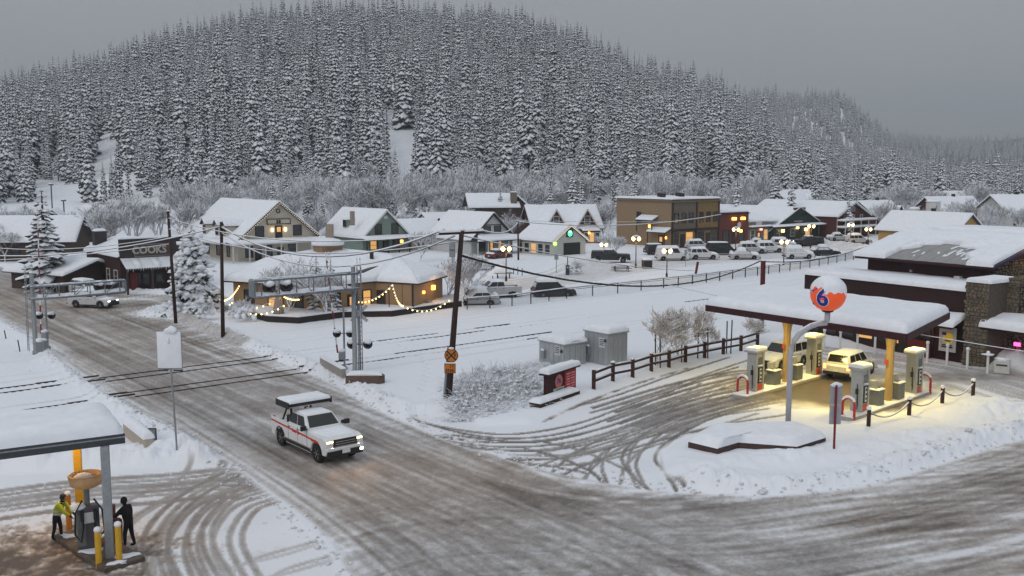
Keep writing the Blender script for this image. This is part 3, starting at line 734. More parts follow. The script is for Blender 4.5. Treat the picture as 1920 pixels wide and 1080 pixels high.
# the bulky snow-plastered pine between the two left poles
big = conifer_meshes(201, 9.0, 3.3, 17, 1.5, .04)
p = G(365, 588); bigt = plant('pine_tree', big, CP, p, (zat(p, 425) - p.z) / 9.0, .4, 'bulky pine plastered with snow between the two left utility poles', 'tree', None)
m = MB().smooth(); rr = random.Random(6)
for i in range(330):
    z = 9.0 * (.03 + .9 * rr.random() ** 1.1); r_ = 3.3 * (1 - z / 9.4) ** .7 * rr.uniform(.5, 1.05) + .1; a = rr.uniform(0, 6.28); k = rr.uniform(.18, .42)
    m.blob((r_ * math.cos(a), r_ * math.sin(a), z - .25 * r_), (k * 1.2, k * 1.2, k * .7), i, 1, .35)
m.build('snow_clumps', TSNOW, bigt)['kind'] = 'stuff'
# --- bare frosted trees: band at the foot of the hill and singles in the town
def bare(x, yb, yt, Y, lab, k, grp='frosted bare trees round the town'):
    p = onY(x, yb, Y); p.z = float(hill_h(p.x, p.y)) if Y > 200 else gz(p.x, p.y)
    s = (zat(p, yt) - p.z) / 9.0
    return plant('bare_tree', BARE[k % 4], BP, p, s, k * 1.7, lab, 'tree', grp)
rb = random.Random(12); k = 0
for x in range(330, 1560, 21):
    Y = rb.uniform(218, 262); xx = x + rb.uniform(-12, 12)
    top = 345 - 25 * math.sin((x - 300) / 300.0) ** 2 + rb.uniform(-26, 42)
    if rb.random() < .22: continue
    bare(xx, 400, top, Y, 'frost-covered leafless tree in the grey band at the foot of the wooded hill', k); k += 1
for x in range(500, 1450, 46):
    Y = rb.uniform(262, 300)
    bare(x + rb.uniform(-20, 20), 390, 310 + rb.uniform(-12, 25), Y, 'frost-covered leafless tree in the grey band at the foot of the wooded hill', k); k += 1
for x in range(470, 1600, 33):
    Y = rb.uniform(205, 275); p = onY(x + rb.uniform(-16, 16), 400, Y); p.z = float(hill_h(p.x, p.y)) if Y > 200 else 0.0; sc2 = rb.uniform(.3, .62)
    t = plant('conifer_tree', CON[rb.randrange(5)], CP, p, sc2, rb.uniform(0, 6), 'smaller snowy conifer standing among the frosted leafless trees behind the houses', 'tree', 'conifers in the frosted tree band'); t.scale = (sc2 * 1.2, sc2 * 1.2, sc2)
for x in range(1590, 1930, 34):
    bare(x + rb.uniform(-12, 12), 410, 352 + rb.uniform(-15, 22), rb.uniform(235, 300), 'frosted leafless tree among the far houses beyond the long shed roof', k, 'frosted trees among the far right houses'); k += 1
for x, yt, Y, lab in [(200, 352, 150, 'big frosted bare tree behind the dark shop, nearest the spruce'), (250, 365, 158, 'frosted bare tree behind the dark shop roof'), (345, 350, 170, 'frosted bare tree left of the cream house with dark forked trunk'), (300, 372, 175, 'thin frosted bare tree behind the left utility pole'),
                      (540, 478, 92, 'frosted low tree in front of the depot eaves'), (868, 478, 99, 'frosted thicket tree right of the depot end'), (840, 470, 104, 'frosted thicket tree touching the depot end wall'), (885, 470, 118, 'frosted tree behind the leaning pole'),
                      (1150, 428, 158, 'drooping frosted tree left of the tan brick building'), (1218, 455, 172, 'small frosted tree before the tan brick building'), (790, 420, 150, 'frosted tree right of the green house'), (30, 395, 170, 'frosted tree at the far left edge'),
                      (10, 415, 150, 'low frosted tree at the left edge by the road'), (1760, 385, 190, 'frosted tree between the far red gables'), (1845, 392, 200, 'frosted tree right of the yellow gable'), (1895, 375, 230, 'frosted tree beside the far white block'), (20, 372, 186, 'tall frosted tree over the far left cabin roof'), (70, 385, 176, 'frosted tree between the far left cabin and the spruce'), (150, 378, 168, 'frosted tree over the small dark gable'), (590, 392, 172, 'frosted tree in the gap left of the green house'), (610, 482, 91, 'frosted low tree screening the depot front'), (655, 395, 200, 'frosted tree behind the green house ridge'), (765, 385, 188, 'frosted tree over the low cottages'), (868, 385, 205, 'frosted tree left of the brown house'), (962, 395, 192, 'frosted tree between the white gable and the dark red house'), (1130, 385, 198, 'frosted tree right of the dark red gables'), (1445, 372, 212, 'frosted tree behind the green shop roof'), (1655, 372, 205, 'frosted tree above the long store roof, near the pole'), (1700, 378, 200, 'frosted tree left of the narrow white tank'), (1800, 372, 218, 'tall frosted tree over the far red gable'), (1870, 368, 210, 'tall frosted tree before the far pale block'), (1915, 385, 190, 'frosted tree at the right edge over the store roof')]:
    bare(x, 500, yt, Y, lab, k, None); k += 1
# ------------------------------------------------------------------ poles, wires, crossing signals
POLE = mat('tarred_wood', (.045, .026, .024), .9, .3, 6, .3, stretch=(1, 1, .15), snow=.0)
STEEL = mat('galvanised_steel', (.20, .22, .24), .5, .15, 6, .05, metal=.4, snow=.35)
STEELP = mat('galvanised_post', (.28, .30, .32), .5, .15, 6, .05, metal=.3)
DARKST = mat('dark_steel', (.05, .055, .06), .6, .2, 6, .05)
CABLE = mat('snowy_cable', (.16, .16, .17), .8, .2, 3, 0, snow=1.15)
BLACKCABLE = mat('black_cable', (.02, .02, .022), .8, .2, 3, 0, snow=.1)
REDP = mat('red_paint', (.45, .03, .03), .5, .15, 8, .02)
WHITEP = mat('white_paint', (.72, .72, .72), .6, .08, 8, .02)
DARKRED = mat('dark_red_wood', (.10, .022, .022), .85, .25, 5, .1, stretch=(1, 1, .2))
CONC = mat('concrete', (.33, .31, .29), .9, .2, 7, .25)
YELLOW = mat('yellow_paint', (.62, .36, .03), .55, .12, 8, .02)
def snow_cap(par, c, r, h, n=10, name='snow'):
    return MB().smooth().lathe([(r * .92, -.01), (r * 1.12, h * .35), (r * .95, h * .75), (r * .5, h), (r * .05, h * 1.03)], c, n).build(name, SNOW, par)
def pole(x, yb, xt, yt, r, label, arm=None, grp=None):
    p = G(x, yb); z = zat(p, yt); q = onY(xt, yt, p.y)
    t = thing('utility_pole', label, 'utility pole', p, 0, grp); d = Vector((q.x - p.x, 0, z - p.z))
    MB().smooth().tube([(0, 0, -.4), d * .5, d], [r, r * .85, r * .7], 10).build('shaft', POLE, t)
    snow_cap(t, d, r * .8, .12)
    return t, p, d
p1, b1, d1 = pole(330, 606, 315, 396, .17, 'dark utility pole leaning left of the bulky snowy pine')
p2, b2, d2 = pole(418, 633, 415, 416, .18, 'straight dark utility pole before the depot, right of the bulky pine')
p3, b3, d3 = pole(840, 760, 866, 432, .20, 'tall leaning utility pole with orange crossing signs beside the road')
p4, b4, d4 = pole(972, 490, 971, 414, .15, 'utility pole before the pale garage')
p5, b5, d5 = pole(1637, 432, 1637, 386, .16, 'utility pole beside the loose dark conifer')
# crossarm with insulators on the leaning pole
m = MB(); a = d3 * .985
m.bar(a + Vector((-1.25, -.9, 0)), a + Vector((1.25, .9, 0)), .12, .14); m.build('crossarm', POLE, p3)
for k in (-1, -.5, .5, 1): MB().smooth().lathe([(.05, 0), (.07, .08), (.03, .16)], a + Vector((1.2 * k, .86 * k, .07)), 8).build('insulator', WHITEP, p3)
snow_cover(a + Vector((-1.25, -1.0, .07)), a + Vector((1.25, .8, .07)), a + Vector((1.25, 1.0, .07)), a + Vector((-1.25, -.8, .07)), .16, 10, 3, 2, edge=.1).build('snow', SNOW, p3)
for k in (.25, .6): MB().box(d3 * .93 + Vector((-.5, -.2, -k)), (.35, .3, .5)).build('transformer', STEELP, p3, bevel=.05)
MB().tube([(-.24, -.02, 0), d3 * .32 + Vector((-.24, -.02, 0))], .07, 8).build('conduit', STEELP, p3)
# orange signs on the pole, facing the camera side of the road
ORANGE = mat('sign_orange', (.52, .17, .02), .5, .15, 10, .02)
BLACKP = mat('sign_black', (.03, .02, .02), .6, .1, 10, 0)
def sign_frame(par, at_, rz):
    o = bpy.data.objects.new('sign', None); return o
yz = zat(b3, 665) - b3.z; xo = d3.x * yz / d3.z
def disc(mb, r, n=28, y0=0.0, y1=.02): return revy_(mb, r, n, y0, y1)
def revy_(mb, r, n, y0, y1):
    k = len(mb.v)
    for y in (y0, y1):
        for j in range(n): a_ = 2 * math.pi * j / n; mb.v.append((r * math.cos(a_), y, r * math.sin(a_)))
    mb.f += [(k + j, k + (j + 1) % n, k + n + (j + 1) % n, k + n + j) for j in range(n)]
    mb.f += [tuple(k + j for j in reversed(range(n))), tuple(k + n + j for j in range(n))]; return mb
SG = thing('railroad_crossing_sign', 'round orange railroad crossing sign with black X on the leaning pole', 'sign', b3 + Vector((xo, -.24, yz)), R(-6))
disc(MB(), .42, y0=-.02, y1=0).build('sign_face', ORANGE, SG)
m = MB(); n = 28
for i in range(n):
    a0, a1 = 2 * math.pi * i / n, 2 * math.pi * (i + 1) / n
    m.slab([(.415 * math.cos(a0), -.024, .415 * math.sin(a0)), (.415 * math.cos(a1), -.024, .415 * math.sin(a1)), (.375 * math.cos(a1), -.024, .375 * math.sin(a1)), (.375 * math.cos(a0), -.024, .375 * math.sin(a0))], .003)
m.build('border', BLACKP, SG)
def xblade(s, a, w, y, z): return [(-a * s - w * s, y, z - a + w), (-a * s + w * s, y, z - a - w), (a * s + w * s, y, z + a - w), (a * s - w * s, y, z + a + w)]
m = MB()
for s in (-1, 1): m.slab(xblade(s, .285, .03, -.027 - .002 * s, 0), .004)
m.build('cross', BLACKP, SG)
for s in (-1, 1): text_mesh('R', .24, 'letter', BLACKP, SG, (.235 * s, -.027, 0), (R(90), 0, 0), .003, bold=.006)
snow_cap(SG, (0, .0, .40), .16, .09)
SG2 = thing('warning_plate', 'square orange warning plate under the round crossing sign', 'sign', b3 + Vector((xo * .85 - .05, -.24, yz - .78)), R(-6))
MB().box((0, 0, 0), (.68, .02, .60)).build('sign_face', ORANGE, SG2)
m = MB()
for x, z, w, h in ((0, .275, .66, .035), (0, -.275, .66, .035), (-.32, 0, .035, .56), (.32, 0, .035, .56)): m.box((x, -.012, z), (w, .006, h))
m.build('border', BLACKP, SG2)
m = MB()
for x, z, w, h in ((.02, .14, .05, .17), (.17, .14, .05, .17), (-.2, -.1, .07, .13), (-.08, -.1, .07, .13), (.04, -.1, .07, .13), (.17, -.1, .08, .13), (0, -.19, .5, .03)): m.box((x, -.012, z), (w, .006, h))
m.build('worn_lettering', BLACKP, SG2)['kind'] = 'stuff'
snow_cover((-.33, -.05, .30), (.33, -.05, .30), (.33, .05, .30), (-.33, .05, .30), .10, 6, 3, 7, edge=.08).build('snow', SNOW, SG2)

# wires: (start, end, sag, radius, material, label)
def wire(p, q, sag, r, m, label, n=14, cat='cable'):
    p, q = Vector(p), Vector(q); pts = []
    for i in range(n + 1):
        t = i / n; v = p.lerp(q, t); v.z -= sag * 4 * t * (1 - t); pts.append(v)
    o = MB().smooth().tube(pts, r, 5).build('overhead_cable', m); return tag(o, label, cat, 'overhead cables')
T1, T2, T3, T4, T5 = b1 + d1, b2 + d2, b3 + d3, b4 + d4, b5 + d5
wire(T2 - Vector((0, 0, .4)), T3 + Vector((-1, -.7, .1)), 2.0, .075, CABLE, 'thick snow-coated cable sagging from the straight pole to the leaning pole')
wire(T2 - Vector((0, 0, .9)), T3 + Vector((-.4, -.3, -.3)), 2.3, .055, CABLE, 'second snow-coated cable below the thick one in front of the depot')
wire(T1 - Vector((0, 0, .6)), T3 + Vector((-.6, -.4, -.1)), 1.2, .045, CABLE, 'thin snowy wire passing from the left pole across the cream house')
wire(T1 - Vector((0, 0, 1.6)), T3 + Vector((0, 0, -.6)), 1.4, .045, CABLE, 'lower thin snowy wire across the porch of the cream house')
wire(onY(-40, 478, 100), T2 - Vector((0, 0, .35)), .9, .065, CABLE, 'snow-coated cable running from the left edge up to the straight pole')
wire(onY(-40, 462, 104), T1 - Vector((0, 0, 2.3)), .7, .045, CABLE, 'snowy wire before the dark shop sign')
wire(onY(-40, 488, 98), T1 - Vector((0, 0, 3.0)), .3, .045, CABLE, 'lowest snowy wire at the left edge before the spruce')
wire(T3 + Vector((.9, .6, .05)), T4 - Vector((0, 0, .2)), .8, .075, CABLE, 'snow-coated cable from the leaning pole to the pole by the pale garage')
wire(T4 - Vector((0, 0, .1)), onY(1352, 402, 176), 1.2, .08, CABLE, 'snow-coated cable from the garage pole to the red brick storefront')
wire(T4 - Vector((0, 0, -.05)), T5 + Vector((0, 0, -.2)), 1.4, .04, CABLE, 'long snowy wire running right in front of the tan brick building')
wire(T5 + Vector((0, 0, -.3)), onY(1990, 400, 210), .6, .04, CABLE, 'snowy wire running off right over the far houses')
wire(T3 - Vector((0, 0, 1.5)), onY(1424, 490, 112), 2.3, .075, BLACKCABLE, 'heavy black cable sagging over the rail yard from the leaning pole')
wire(onY(1424, 490, 112), onY(1640, 455, 150), 1.0, .06, BLACKCABLE, 'heavy black cable rising right from the dark red post')
wire(T3 - Vector((0, 0, .3)), onY(1160, 560, 120) * 0 + Vector(onY(1300, 507, 128)), .5, .045, CABLE, 'thin wire slanting from the leaning pole down across the snow heap')
wire(onY(1250, 533, 74), onY(1980, 668, 50), .25, .028, CABLE, 'thin wire crossing above the filling station canopy')
# dark red post beyond the canopy
p = G(1427, 628); t = thing('post', 'thick dark red post standing behind the filling station canopy', 'post', p)
zt = zat(p, 489) - p.z
MB().lathe([(.21, -.4), (.21, zt)], (0, 0, 0), 12).build('shaft', DARKRED, t); snow_cap(t, (0, 0, zt), .2, .1)

def tube_part(par, name, pts, r, m, n=8): return MB().smooth().tube(pts, r, n).build(name, m, par)
def flasher(par, c, d, r=.25, name='flasher'):
    """round black signal lamp with a hood and background plate, facing d"""
    d = Vector((d[0], d[1], 0)).normalized(); c = Vector(c); m = MB(); rz = math.atan2(d.y, d.x)
    q = Matrix.Rotation(rz, 3, 'Z')
    def ring(r0, x0, r1, x1, mb, n=18):
        k = len(mb.v)
        for rr, x in ((r0, x0), (r1, x1)):
            for j in range(n): a = 2 * math.pi * j / n; mb.v.append(tuple(c + q @ Vector((x, rr * math.cos(a), rr * math.sin(a)))))
        mb.f += [(k + j, k + n + j, k + n + (j + 1) % n, k + (j + 1) % n) for j in range(n)]
    ring(.001, 0, r, 0, m); ring(r, -.03, .001, -.03, m); ring(r, 0, r, -.03, m); ring(r * .5, 0, r * .5, .32, m); ring(r * .5, .32, r * .44, .3, m)
    o = m.build(name, DARKST, par)
    mm = MB(); ring(.001, .05, r * .42, .04, mm); mm.build('lens', mat('red_lens', (.12, .01, .01), .2, .1, 5, 0), o)
    MB().smooth().blob((c.x + d.x * .12, c.y + d.y * .12, c.z + r * .62), (r * .9, r * .9, r * .5), seed=int(c.x * 10) & 255, sub=2).build('snow', SNOW, o)
    return o
def cantilever(base, dirv, L, zt, zb, ztop, label, lampx, face, ladder=1):
    t = thing('signal_cantilever', label, 'railway signal', base); d = Vector(dirv).normalized(); s = Vector((-d.y, d.x, 0))
    MB().smooth().lathe([(.24, -.3), (.24, .25), (.17, .3), (.15, ztop)], (0, 0, 0), 14).build('mast', STEELP, t)
    snow_cap(t, (0, 0, ztop), .15, .12)
    for z, r, nm in ((zt, .085, 'upper_tube'), (zb, .10, 'lower_tube')):
        for k in (-.32, .32): tube_part(t, nm, [s * k + d * -.2 + Vector((0, 0, z)), s * k + d * L + Vector((0, 0, z))], r, STEEL)
    n = 6
    for i in range(n):
        for k in (-.32, .32):
            a, b = d * (L * (i + .6) / n), d * (L * (i + 1.5) / n) if i < n - 1 else d * L
            tube_part(t, 'brace', [a + s * k + Vector((0, 0, zb)), a + s * k + Vector((0, 0, zt))], .04, STEEL, 5)
            if i % 2 == 0: tube_part(t, 'brace', [a + s * k + Vector((0, 0, zb)), b + s * k + Vector((0, 0, zt))], .025, STEEL, 5)
    m = MB(); m.bar(d * .3 + Vector((0, 0, zb + .05)), d * L + Vector((0, 0, zb + .05)), .5, .04); m.build('walkway', STEEL, t)
    e0, e1 = s * .3, s * -.3
    snow_cover(d * .3 + e1 + Vector((0, 0, zb + .06)), d * L + e1 + Vector((0, 0, zb + .06)), d * L + e0 + Vector((0, 0, zb + .06)), d * .3 + e0 + Vector((0, 0, zb + .06)), .2, 22, 4, 5, edge=.15, noise=.4).build('snow', SNOW, t)
    for x in lampx: flasher(t, d * x + s * .1 + Vector((0, 0, zb + .55)), face, .42)
    tube_part(t, 'end_post', [d * L + Vector((0, 0, zb - .1)), d * L + Vector((0, 0, zt + .1))], .045, STEEL)
    MB().box(d * L + Vector((0, 0, (zb + zt) / 2)), (.1, .8, zt - zb), math.atan2(d.y, d.x)).build('end_guard', STEEL, t)
    # ladder up the mast
    for k in (-.2, .2): tube_part(t, 'ladder_rail', [(.5 * -d.x + s.x * k, .5 * -d.y + s.y * k, .3), (.42 * -d.x + s.x * k, .42 * -d.y + s.y * k, ztop + .6)], .025, STEEL, 5)
    m = MB()
    for i in range(int(ztop / .3)): z = .5 + i * .3; m.bar((-.47 * d.x + s.x * -.2, -.47 * d.y + s.y * -.2, z), (-.47 * d.x + s.x * .2, -.47 * d.y + s.y * .2, z), .03)
    m.build('ladder_rungs', STEEL, t)['kind'] = 'stuff'
    return t
def gate(base, h, lean, label, cross=False, face=(.3, -1)):
    """upright crossing gate: mast, mechanism, raised red-and-white arm, flashers"""
    t = thing('crossing_gate', label, 'crossing gate', base)
    MB().lathe([(.2, -.3), (.2, .12), (.075, .15), (.065, h * .52)], (.35, 0, 0), 12).build('mast', STEELP, t)
    mc = MB(); mc.box((.2, -.05, .95), (.45, .4, .6)); mc.build('mechanism', STEELP, t, bevel=.06)
    MB().smooth().blob((.2, -.05, 1.28), (.3, .28, .14), 5).build('snow', SNOW, t)
    n = 12; z0 = 1.1; top = h
    for i in range(n):
        a, b = i / n, (i + 1) / n
        p, q = Vector((-.12 + lean * a, 0, z0 + (top - z0) * a)), Vector((-.12 + lean * b, 0, z0 + (top - z0) * b))
        MB().bar(p, q, .11 - .05 * a, .04).build('arm_stripe', mat('gate_red', (.22, .025, .03), .6, .2, 8, .02) if i % 2 == 0 else WHITEP, t)
    for a in (.35, .62, .9): MB().box((-.06 + lean * a, -.05, z0 + (top - z0) * a), (.1, .08, .1)).build('arm_lamp', DARKST, t)
    mcw = MB(); mcw.box((.05, .1, .75), (.25, .12, .5)); mcw.build('counterweight', DARKST, t, bevel=.03)
    zf = 2.5
    MB().bar((-.15, -.08, zf), (.85, -.08, zf), .06).build('flasher_bar', STEEL, t)
    for x in (-.12, .82): flasher(t, (x, -.12, zf), face, .29)
    MB().bar((.1, -.05, h * .5), (.6, -.05, h * .5), .05).build('bell_bar', STEEL, t)
    if cross:
        for s in (-1, 1):
            b = MB(); b.slab(xblade(s, .5, .07, -.16 - .015 * s, 3.9), .02); b.build('crossbuck_blade', WHITEP, t)
    return t
# middle crossing
pm = G(666, 706); L = 7.3
ztm, zbm = zat(pm, 512) - pm.z, zat(pm, 541) - pm.z
cm = cantilever(pm, -U, L, ztm, zbm, zat(pm, 500) - pm.z, 'grey signal cantilever reaching left over the road before the depot', (6.2, 5.0), (.25, -1))
p = G(637, 697); gate(p, zat(p, 472) - p.z, -.7, 'raised red and white gate arm with flashers left of the depot-side signal mast')
pb = G(676, 704)
t = thing('crossbuck_post', 'crossbuck on a ladder post with two snow-capped flashers beside the depot-side mast', 'railway signal', pb)
hp = zat(pb, 500) - pb.z
for k in (-.14, .14): tube_part(t, 'ladder_rail', [(k, .1, -.2), (k, .1, hp)], .03, STEEL, 6)
m = MB()
for i in range(int(hp / .32)): m.bar((-.14, .1, .3 + i * .32), (.14, .1, .3 + i * .32), .03)
m.build('ladder_rungs', STEEL, t)['kind'] = 'stuff'
tube_part(t, 'mast', [(0, 0, -.2), (0, 0, 4.7)], .07, STEELP, 10)
zc = zat(pb, 587) - pb.z
for s in (-1, 1):
    MB().slab(xblade(s, .55, .08, -.1 - .015 * s, zc), .025).build('crossbuck_blade', mat('weathered_white', (.42, .44, .46), .7, .3, 8, .1), t)
zf = zat(pb, 645) - pb.z
MB().bar((-.6, -.06, zf), (.6, -.06, zf), .07).build('flasher_bar', STEEL, t)
for x in (-.55, .55): flasher(t, (x, -.1, zf), (.2, -1), .33)
# brown concrete foot and low kerb wall of that signal
p = G(686, 724); t = thing('signal_plinth', 'rounded brown concrete plinth capped with snow at the foot of the signals', 'plinth', p)
ol = [(-1.3, -.25), (-.9, -.62), (0, -.75), (.9, -.6), (1.28, -.1), (1.0, .45), (-1.1, .5)]
MB().prism(ol, -.2, .48).build('block', mat('brown_concrete', (.13, .09, .075), .9, .25, 5, .3), t, bevel=.06)
snow_cover((-1.2, -.5, .47), (1.15, -.45, .47), (1.0, .4, .47), (-1.1, .45, .47), .2, 12, 6, 3, edge=.3).build('snow', SNOW, t)
a, b = G(604, 698), G(645, 722); t = thing('kerb_wall', 'low snow-topped concrete wall running up to the signal plinth', 'wall', a); d = b - a; d.z = 0
MB().bar((0, 0, .18), d + Vector((0, 0, .18)), .3, .55).build('wall_block', CONC, t, bevel=.03)
s = Vector((-d.y, d.x, 0)).normalized() * .18
snow_cover(-s + Vector((0, 0, .45)), d - s + Vector((0, 0, .45)), d + s + Vector((0, 0, .45)), s + Vector((0, 0, .45)), .16, 10, 3, 8, edge=.15).build('snow', SNOW, t)
# left crossing
pl_ = G(68, 672)
rt_ = (228 - 960) / FPX
Ll = (rt_ * pl_.y - pl_.x) / (U.x - rt_ * U.y)
cantilever(pl_, U, Ll, zat(pl_, 522) - pl_.z - .6, zat(pl_, 545) - pl_.z - .6, zat(pl_, 512) - pl_.z, 'grey signal cantilever on the left reaching right over the road towards the dark shop', (Ll * .72, Ll * .86), (.4, -1))
p = G(82, 664); gate(p, zat(p, 412) - p.z, .25, 'raised red and white gate arm at the left crossing signal')
p = G(78, 672); t = thing('signal_case', 'small grey control case with snow at the foot of the left crossing signals', 'control box', p)
MB().box((0, 0, .45), (.7, .6, .95)).build('case', STEELP, t, bevel=.04); MB().smooth().blob((0, 0, .98), (.42, .38, .16), 3).build('snow', SNOW, t)
MB().box((.02, -.31, .5), (.5, .02, .7)).build('door', STEEL, t)
# rails
RUST = mat('rail_steel', (.05, .04, .038), .5, .2, 3, .1)
for a_, b_, lab in ((67.32, 68.76, 'railway track nearer the depot, almost buried in snow'), (61.55, 63.0, 'railway track nearer the camera, crossing the road')):
    t = thing('railway_track', lab, 'railway track', V * a_)
    for r in (a_, b_):
        pts_ = [V * (r - a_) + U * s for s in range(-60, 200, 4)]
        m = MB()
        for q, w in zip(pts_[:-1], pts_[1:]):
            z = max(.0, min(gz(*(V * a_ + (q + w) / 2).to_2d()), .2)) if (V * a_ + q).y > 25 else 0
            nn_ = vnoise(np.array([(q.x * .13 + r)]), np.array([q.y * .13]), 3)[0]; sx = (V * a_ + q).dot(U); inr_ = gz(*(V * a_ + (q + w) / 2).to_2d()) < .07 if (V * a_ + q).y > 25 else True
            zz = z - (.015 if inr_ else (.03 if nn_ > (.42 if sx < 45 else .62) else .16))
            m.bar(q + Vector((0, 0, zz)), w + Vector((0, 0, zz)), .07, .1)
        m.build('rail', RUST, t)
# blank snow-plastered sign on a post, left of the road
p = G(333, 861); t = thing('road_sign', 'tall road sign plastered blank with snow on a thin post at the left verge', 'sign', p)
zb_, zt_ = zat(p, 692) - p.z, zat(p, 622) - p.z; xl = onY(318, 655, p.y).x - p.x
MB().tube([(0, 0, -.3), (xl * .85, 0, zb_)], .05, 8).build('post', STEELP, t)
MB().box((xl, 0, (zb_ + zt_) / 2), (1.18, .04, zt_ - zb_)).build('panel', STEELP, t)
MB().smooth().box((xl, -.045, (zb_ + zt_) / 2 + .03), (1.16, .05, zt_ - zb_ - .05)).build('snow', SNOW, t, bevel=.02)
MB().smooth().blob((xl + .12, -.05, zt_ + .06), (.34, .12, .2), 4).build('snow', SNOW, t)
MB().smooth().blob((xl - .02, -.09, zt_ - .42), (.08, .05, .12), 6).build('snow', SNOW, t)
for k in (-.35, .38): MB().box((xl + k, -.02, zb_ - .06), (.45, .05, .07)).build('lower_edge', DARKST, t)
# small sign backs, stakes at the left
p = G(180, 0 + 838) if False else G(40, 665)
for x, y, h, lab in ((38, 665, .9, 'short leaning marker stake in the snow left of the signals'), (12, 640, .7, 'bent marker rail at the left edge by the road')):
    p = G(x, y); t = tag(MB().tube([(p.x, p.y, p.z - .1), (p.x - .12, p.y, p.z + h)], .05, 6).build('marker_stake', DARKST), lab, 'stake')
# slim lamp masts at far left
for x, yb, yt, lab in ((123, 450, 377, 'tall dark lamp mast right of the left spruce'), (101, 445, 347, 'tall dark mast with snowy lantern behind the left spruce')):
    p = at(x, yb); p.z = 0; h = zat(p, yt); t = thing('lamp_mast', lab, 'street lamp', p)
    MB().tube([(0, 0, -.2), (0, 0, h)], .13, 8).build('post', DARKST, t); MB().box((0, 0, h + .1), (.9, .5, .25)).build('lantern', DARKST, t, bevel=.05); snow_cap(t, (0, 0, h + .2), .45, .25)
# ------------------------------------------------------------------ buildings of the town
WARMPANE = mat('lit_pane', (.5, .3, .1), .4, .3, 3, 0, emit=(1.0, .5, .16), es=.55)
PANE = mat('window_pane', (.03, .035, .04), .12, .2, 3, 0, spec=.6)
BULB = mat('lit_bulb', (1, .8, .4), .4, 0, 5, 0, emit=(1.0, .62, .18), es=5)
FAINT = mat('faint_bulb', (.8, .7, .5), .4, 0, 5, 0, emit=(1.0, .8, .5), es=.8)
GLOBE = mat('lamp_globe', (1, .85, .5), .4, 0, 5, 0, emit=(1.0, .72, .28), es=5)
AMBERL = mat('amber_lantern', (1, .6, .2), .4, 0, 5, 0, emit=(1.0, .42, .06), es=5)
DARKTRIM = mat('dark_trim', (.035, .03, .03), .8, .2, 6, .05)
WHITETRIM = mat('white_trim', (.55, .55, .53), .7, .1, 6, .05)
def siding(name, c): return mat('siding_' + name, c, .85, .10, 2.5, .25, stretch=(.4, .4, 9))
ROOFM = mat('roof_sheet', (.08, .075, .075), .7, .2, 4, .1)
FRONT = ((0, 0), (1, 0))
def fpt(face, s, z, off=0.0):
    o, d = face; n = (d[1], -d[0]); return Vector((o[0] + d[0] * s + n[0] * off, o[1] + d[1] * s + n[1] * off, z))
def fbox(par, face, s, z, w, h, d, name, m, off=0.0, bevel=0.0):
    """box of width w, height h, standing d proud of a wall face, lower edge centre at (s, z)"""
    c = fpt(face, s, z + h / 2, off + d / 2); rz = math.atan2(face[1][1], face[1][0])
    return MB().box(c, (w, d, h), rz).build(name, m, par, bevel=bevel)
def win(par, face, s, z, w, h, lit=False, trim=None, bars=True):
    trim = trim or DARKTRIM
    rz = math.atan2(face[1][1], face[1][0]); m = MB(); b = .09
    for (a, q, ww, hh) in ((0, -b / 2, w + 2 * b, b), (0, h + b / 2, w + 2 * b, b), (-w / 2 - b / 2, h / 2, b, h), (w / 2 + b / 2, h / 2, b, h)):
        m.box(fpt(face, s + a, z + q, .045), (ww, .09, hh), rz)
    if bars: m.box(fpt(face, s, z + h / 2, .028), (w, .05, .05), rz)
    o = m.build('window', trim, par)
    MB().box(fpt(face, s, z + h / 2, .012), (w, .02, h), rz).build('pane', WARMPANE if lit else PANE, o)
    return o
def door(par, face, s, z, w, h, m=None, lit=False):
    o = fbox(par, face, s, z, w, h, .06, 'door', m or DARKTRIM)
    fbox(o, face, s, z + h * .5, w * .55, h * .38, .02, 'pane', WARMPANE if lit else PANE, .062)
    fbox(o, face, s + w * .36, z + h * .45, .06, .1, .06, 'handle', STEELP, .06)
    return o
def roof2(par, x0, x1, y0, y1, eave, ridge, axis, over=.5, t=.42, seed=0, rm=None, th=.14, nu=12, nv=10):
    rm = rm or ROOFM; o = over
    if axis == 'y':
        xm = (x0 + x1) / 2; k = (ridge - eave) / (xm - x0); lo = eave - k * o
        sl = [[(x0 - o, y1 + o, lo), (x0 - o, y0 - o, lo), (xm, y0 - o, ridge), (xm, y1 + o, ridge)], [(x1 + o, y0 - o, lo), (x1 + o, y1 + o, lo), (xm, y1 + o, ridge), (xm, y0 - o, ridge)]]
    else:
        ym = (y0 + y1) / 2; k = (ridge - eave) / (ym - y0); lo = eave - k * o
        sl = [[(x0 - o, y0 - o, lo), (x1 + o, y0 - o, lo), (x1 + o, ym, ridge), (x0 - o, ym, ridge)], [(x1 + o, y1 + o, lo), (x0 - o, y1 + o, lo), (x0 - o, ym, ridge), (x1 + o, ym, ridge)]]
    for i, q in enumerate(sl):
        q = [Vector(p) + Vector((0, 0, .04)) for p in q]
        r = MB().slab(q, th).build('roof_slope', rm, par)
        snow_cover(*q, t, nu, nv, seed + i, edge=.45).build('snow', SNOW, r)
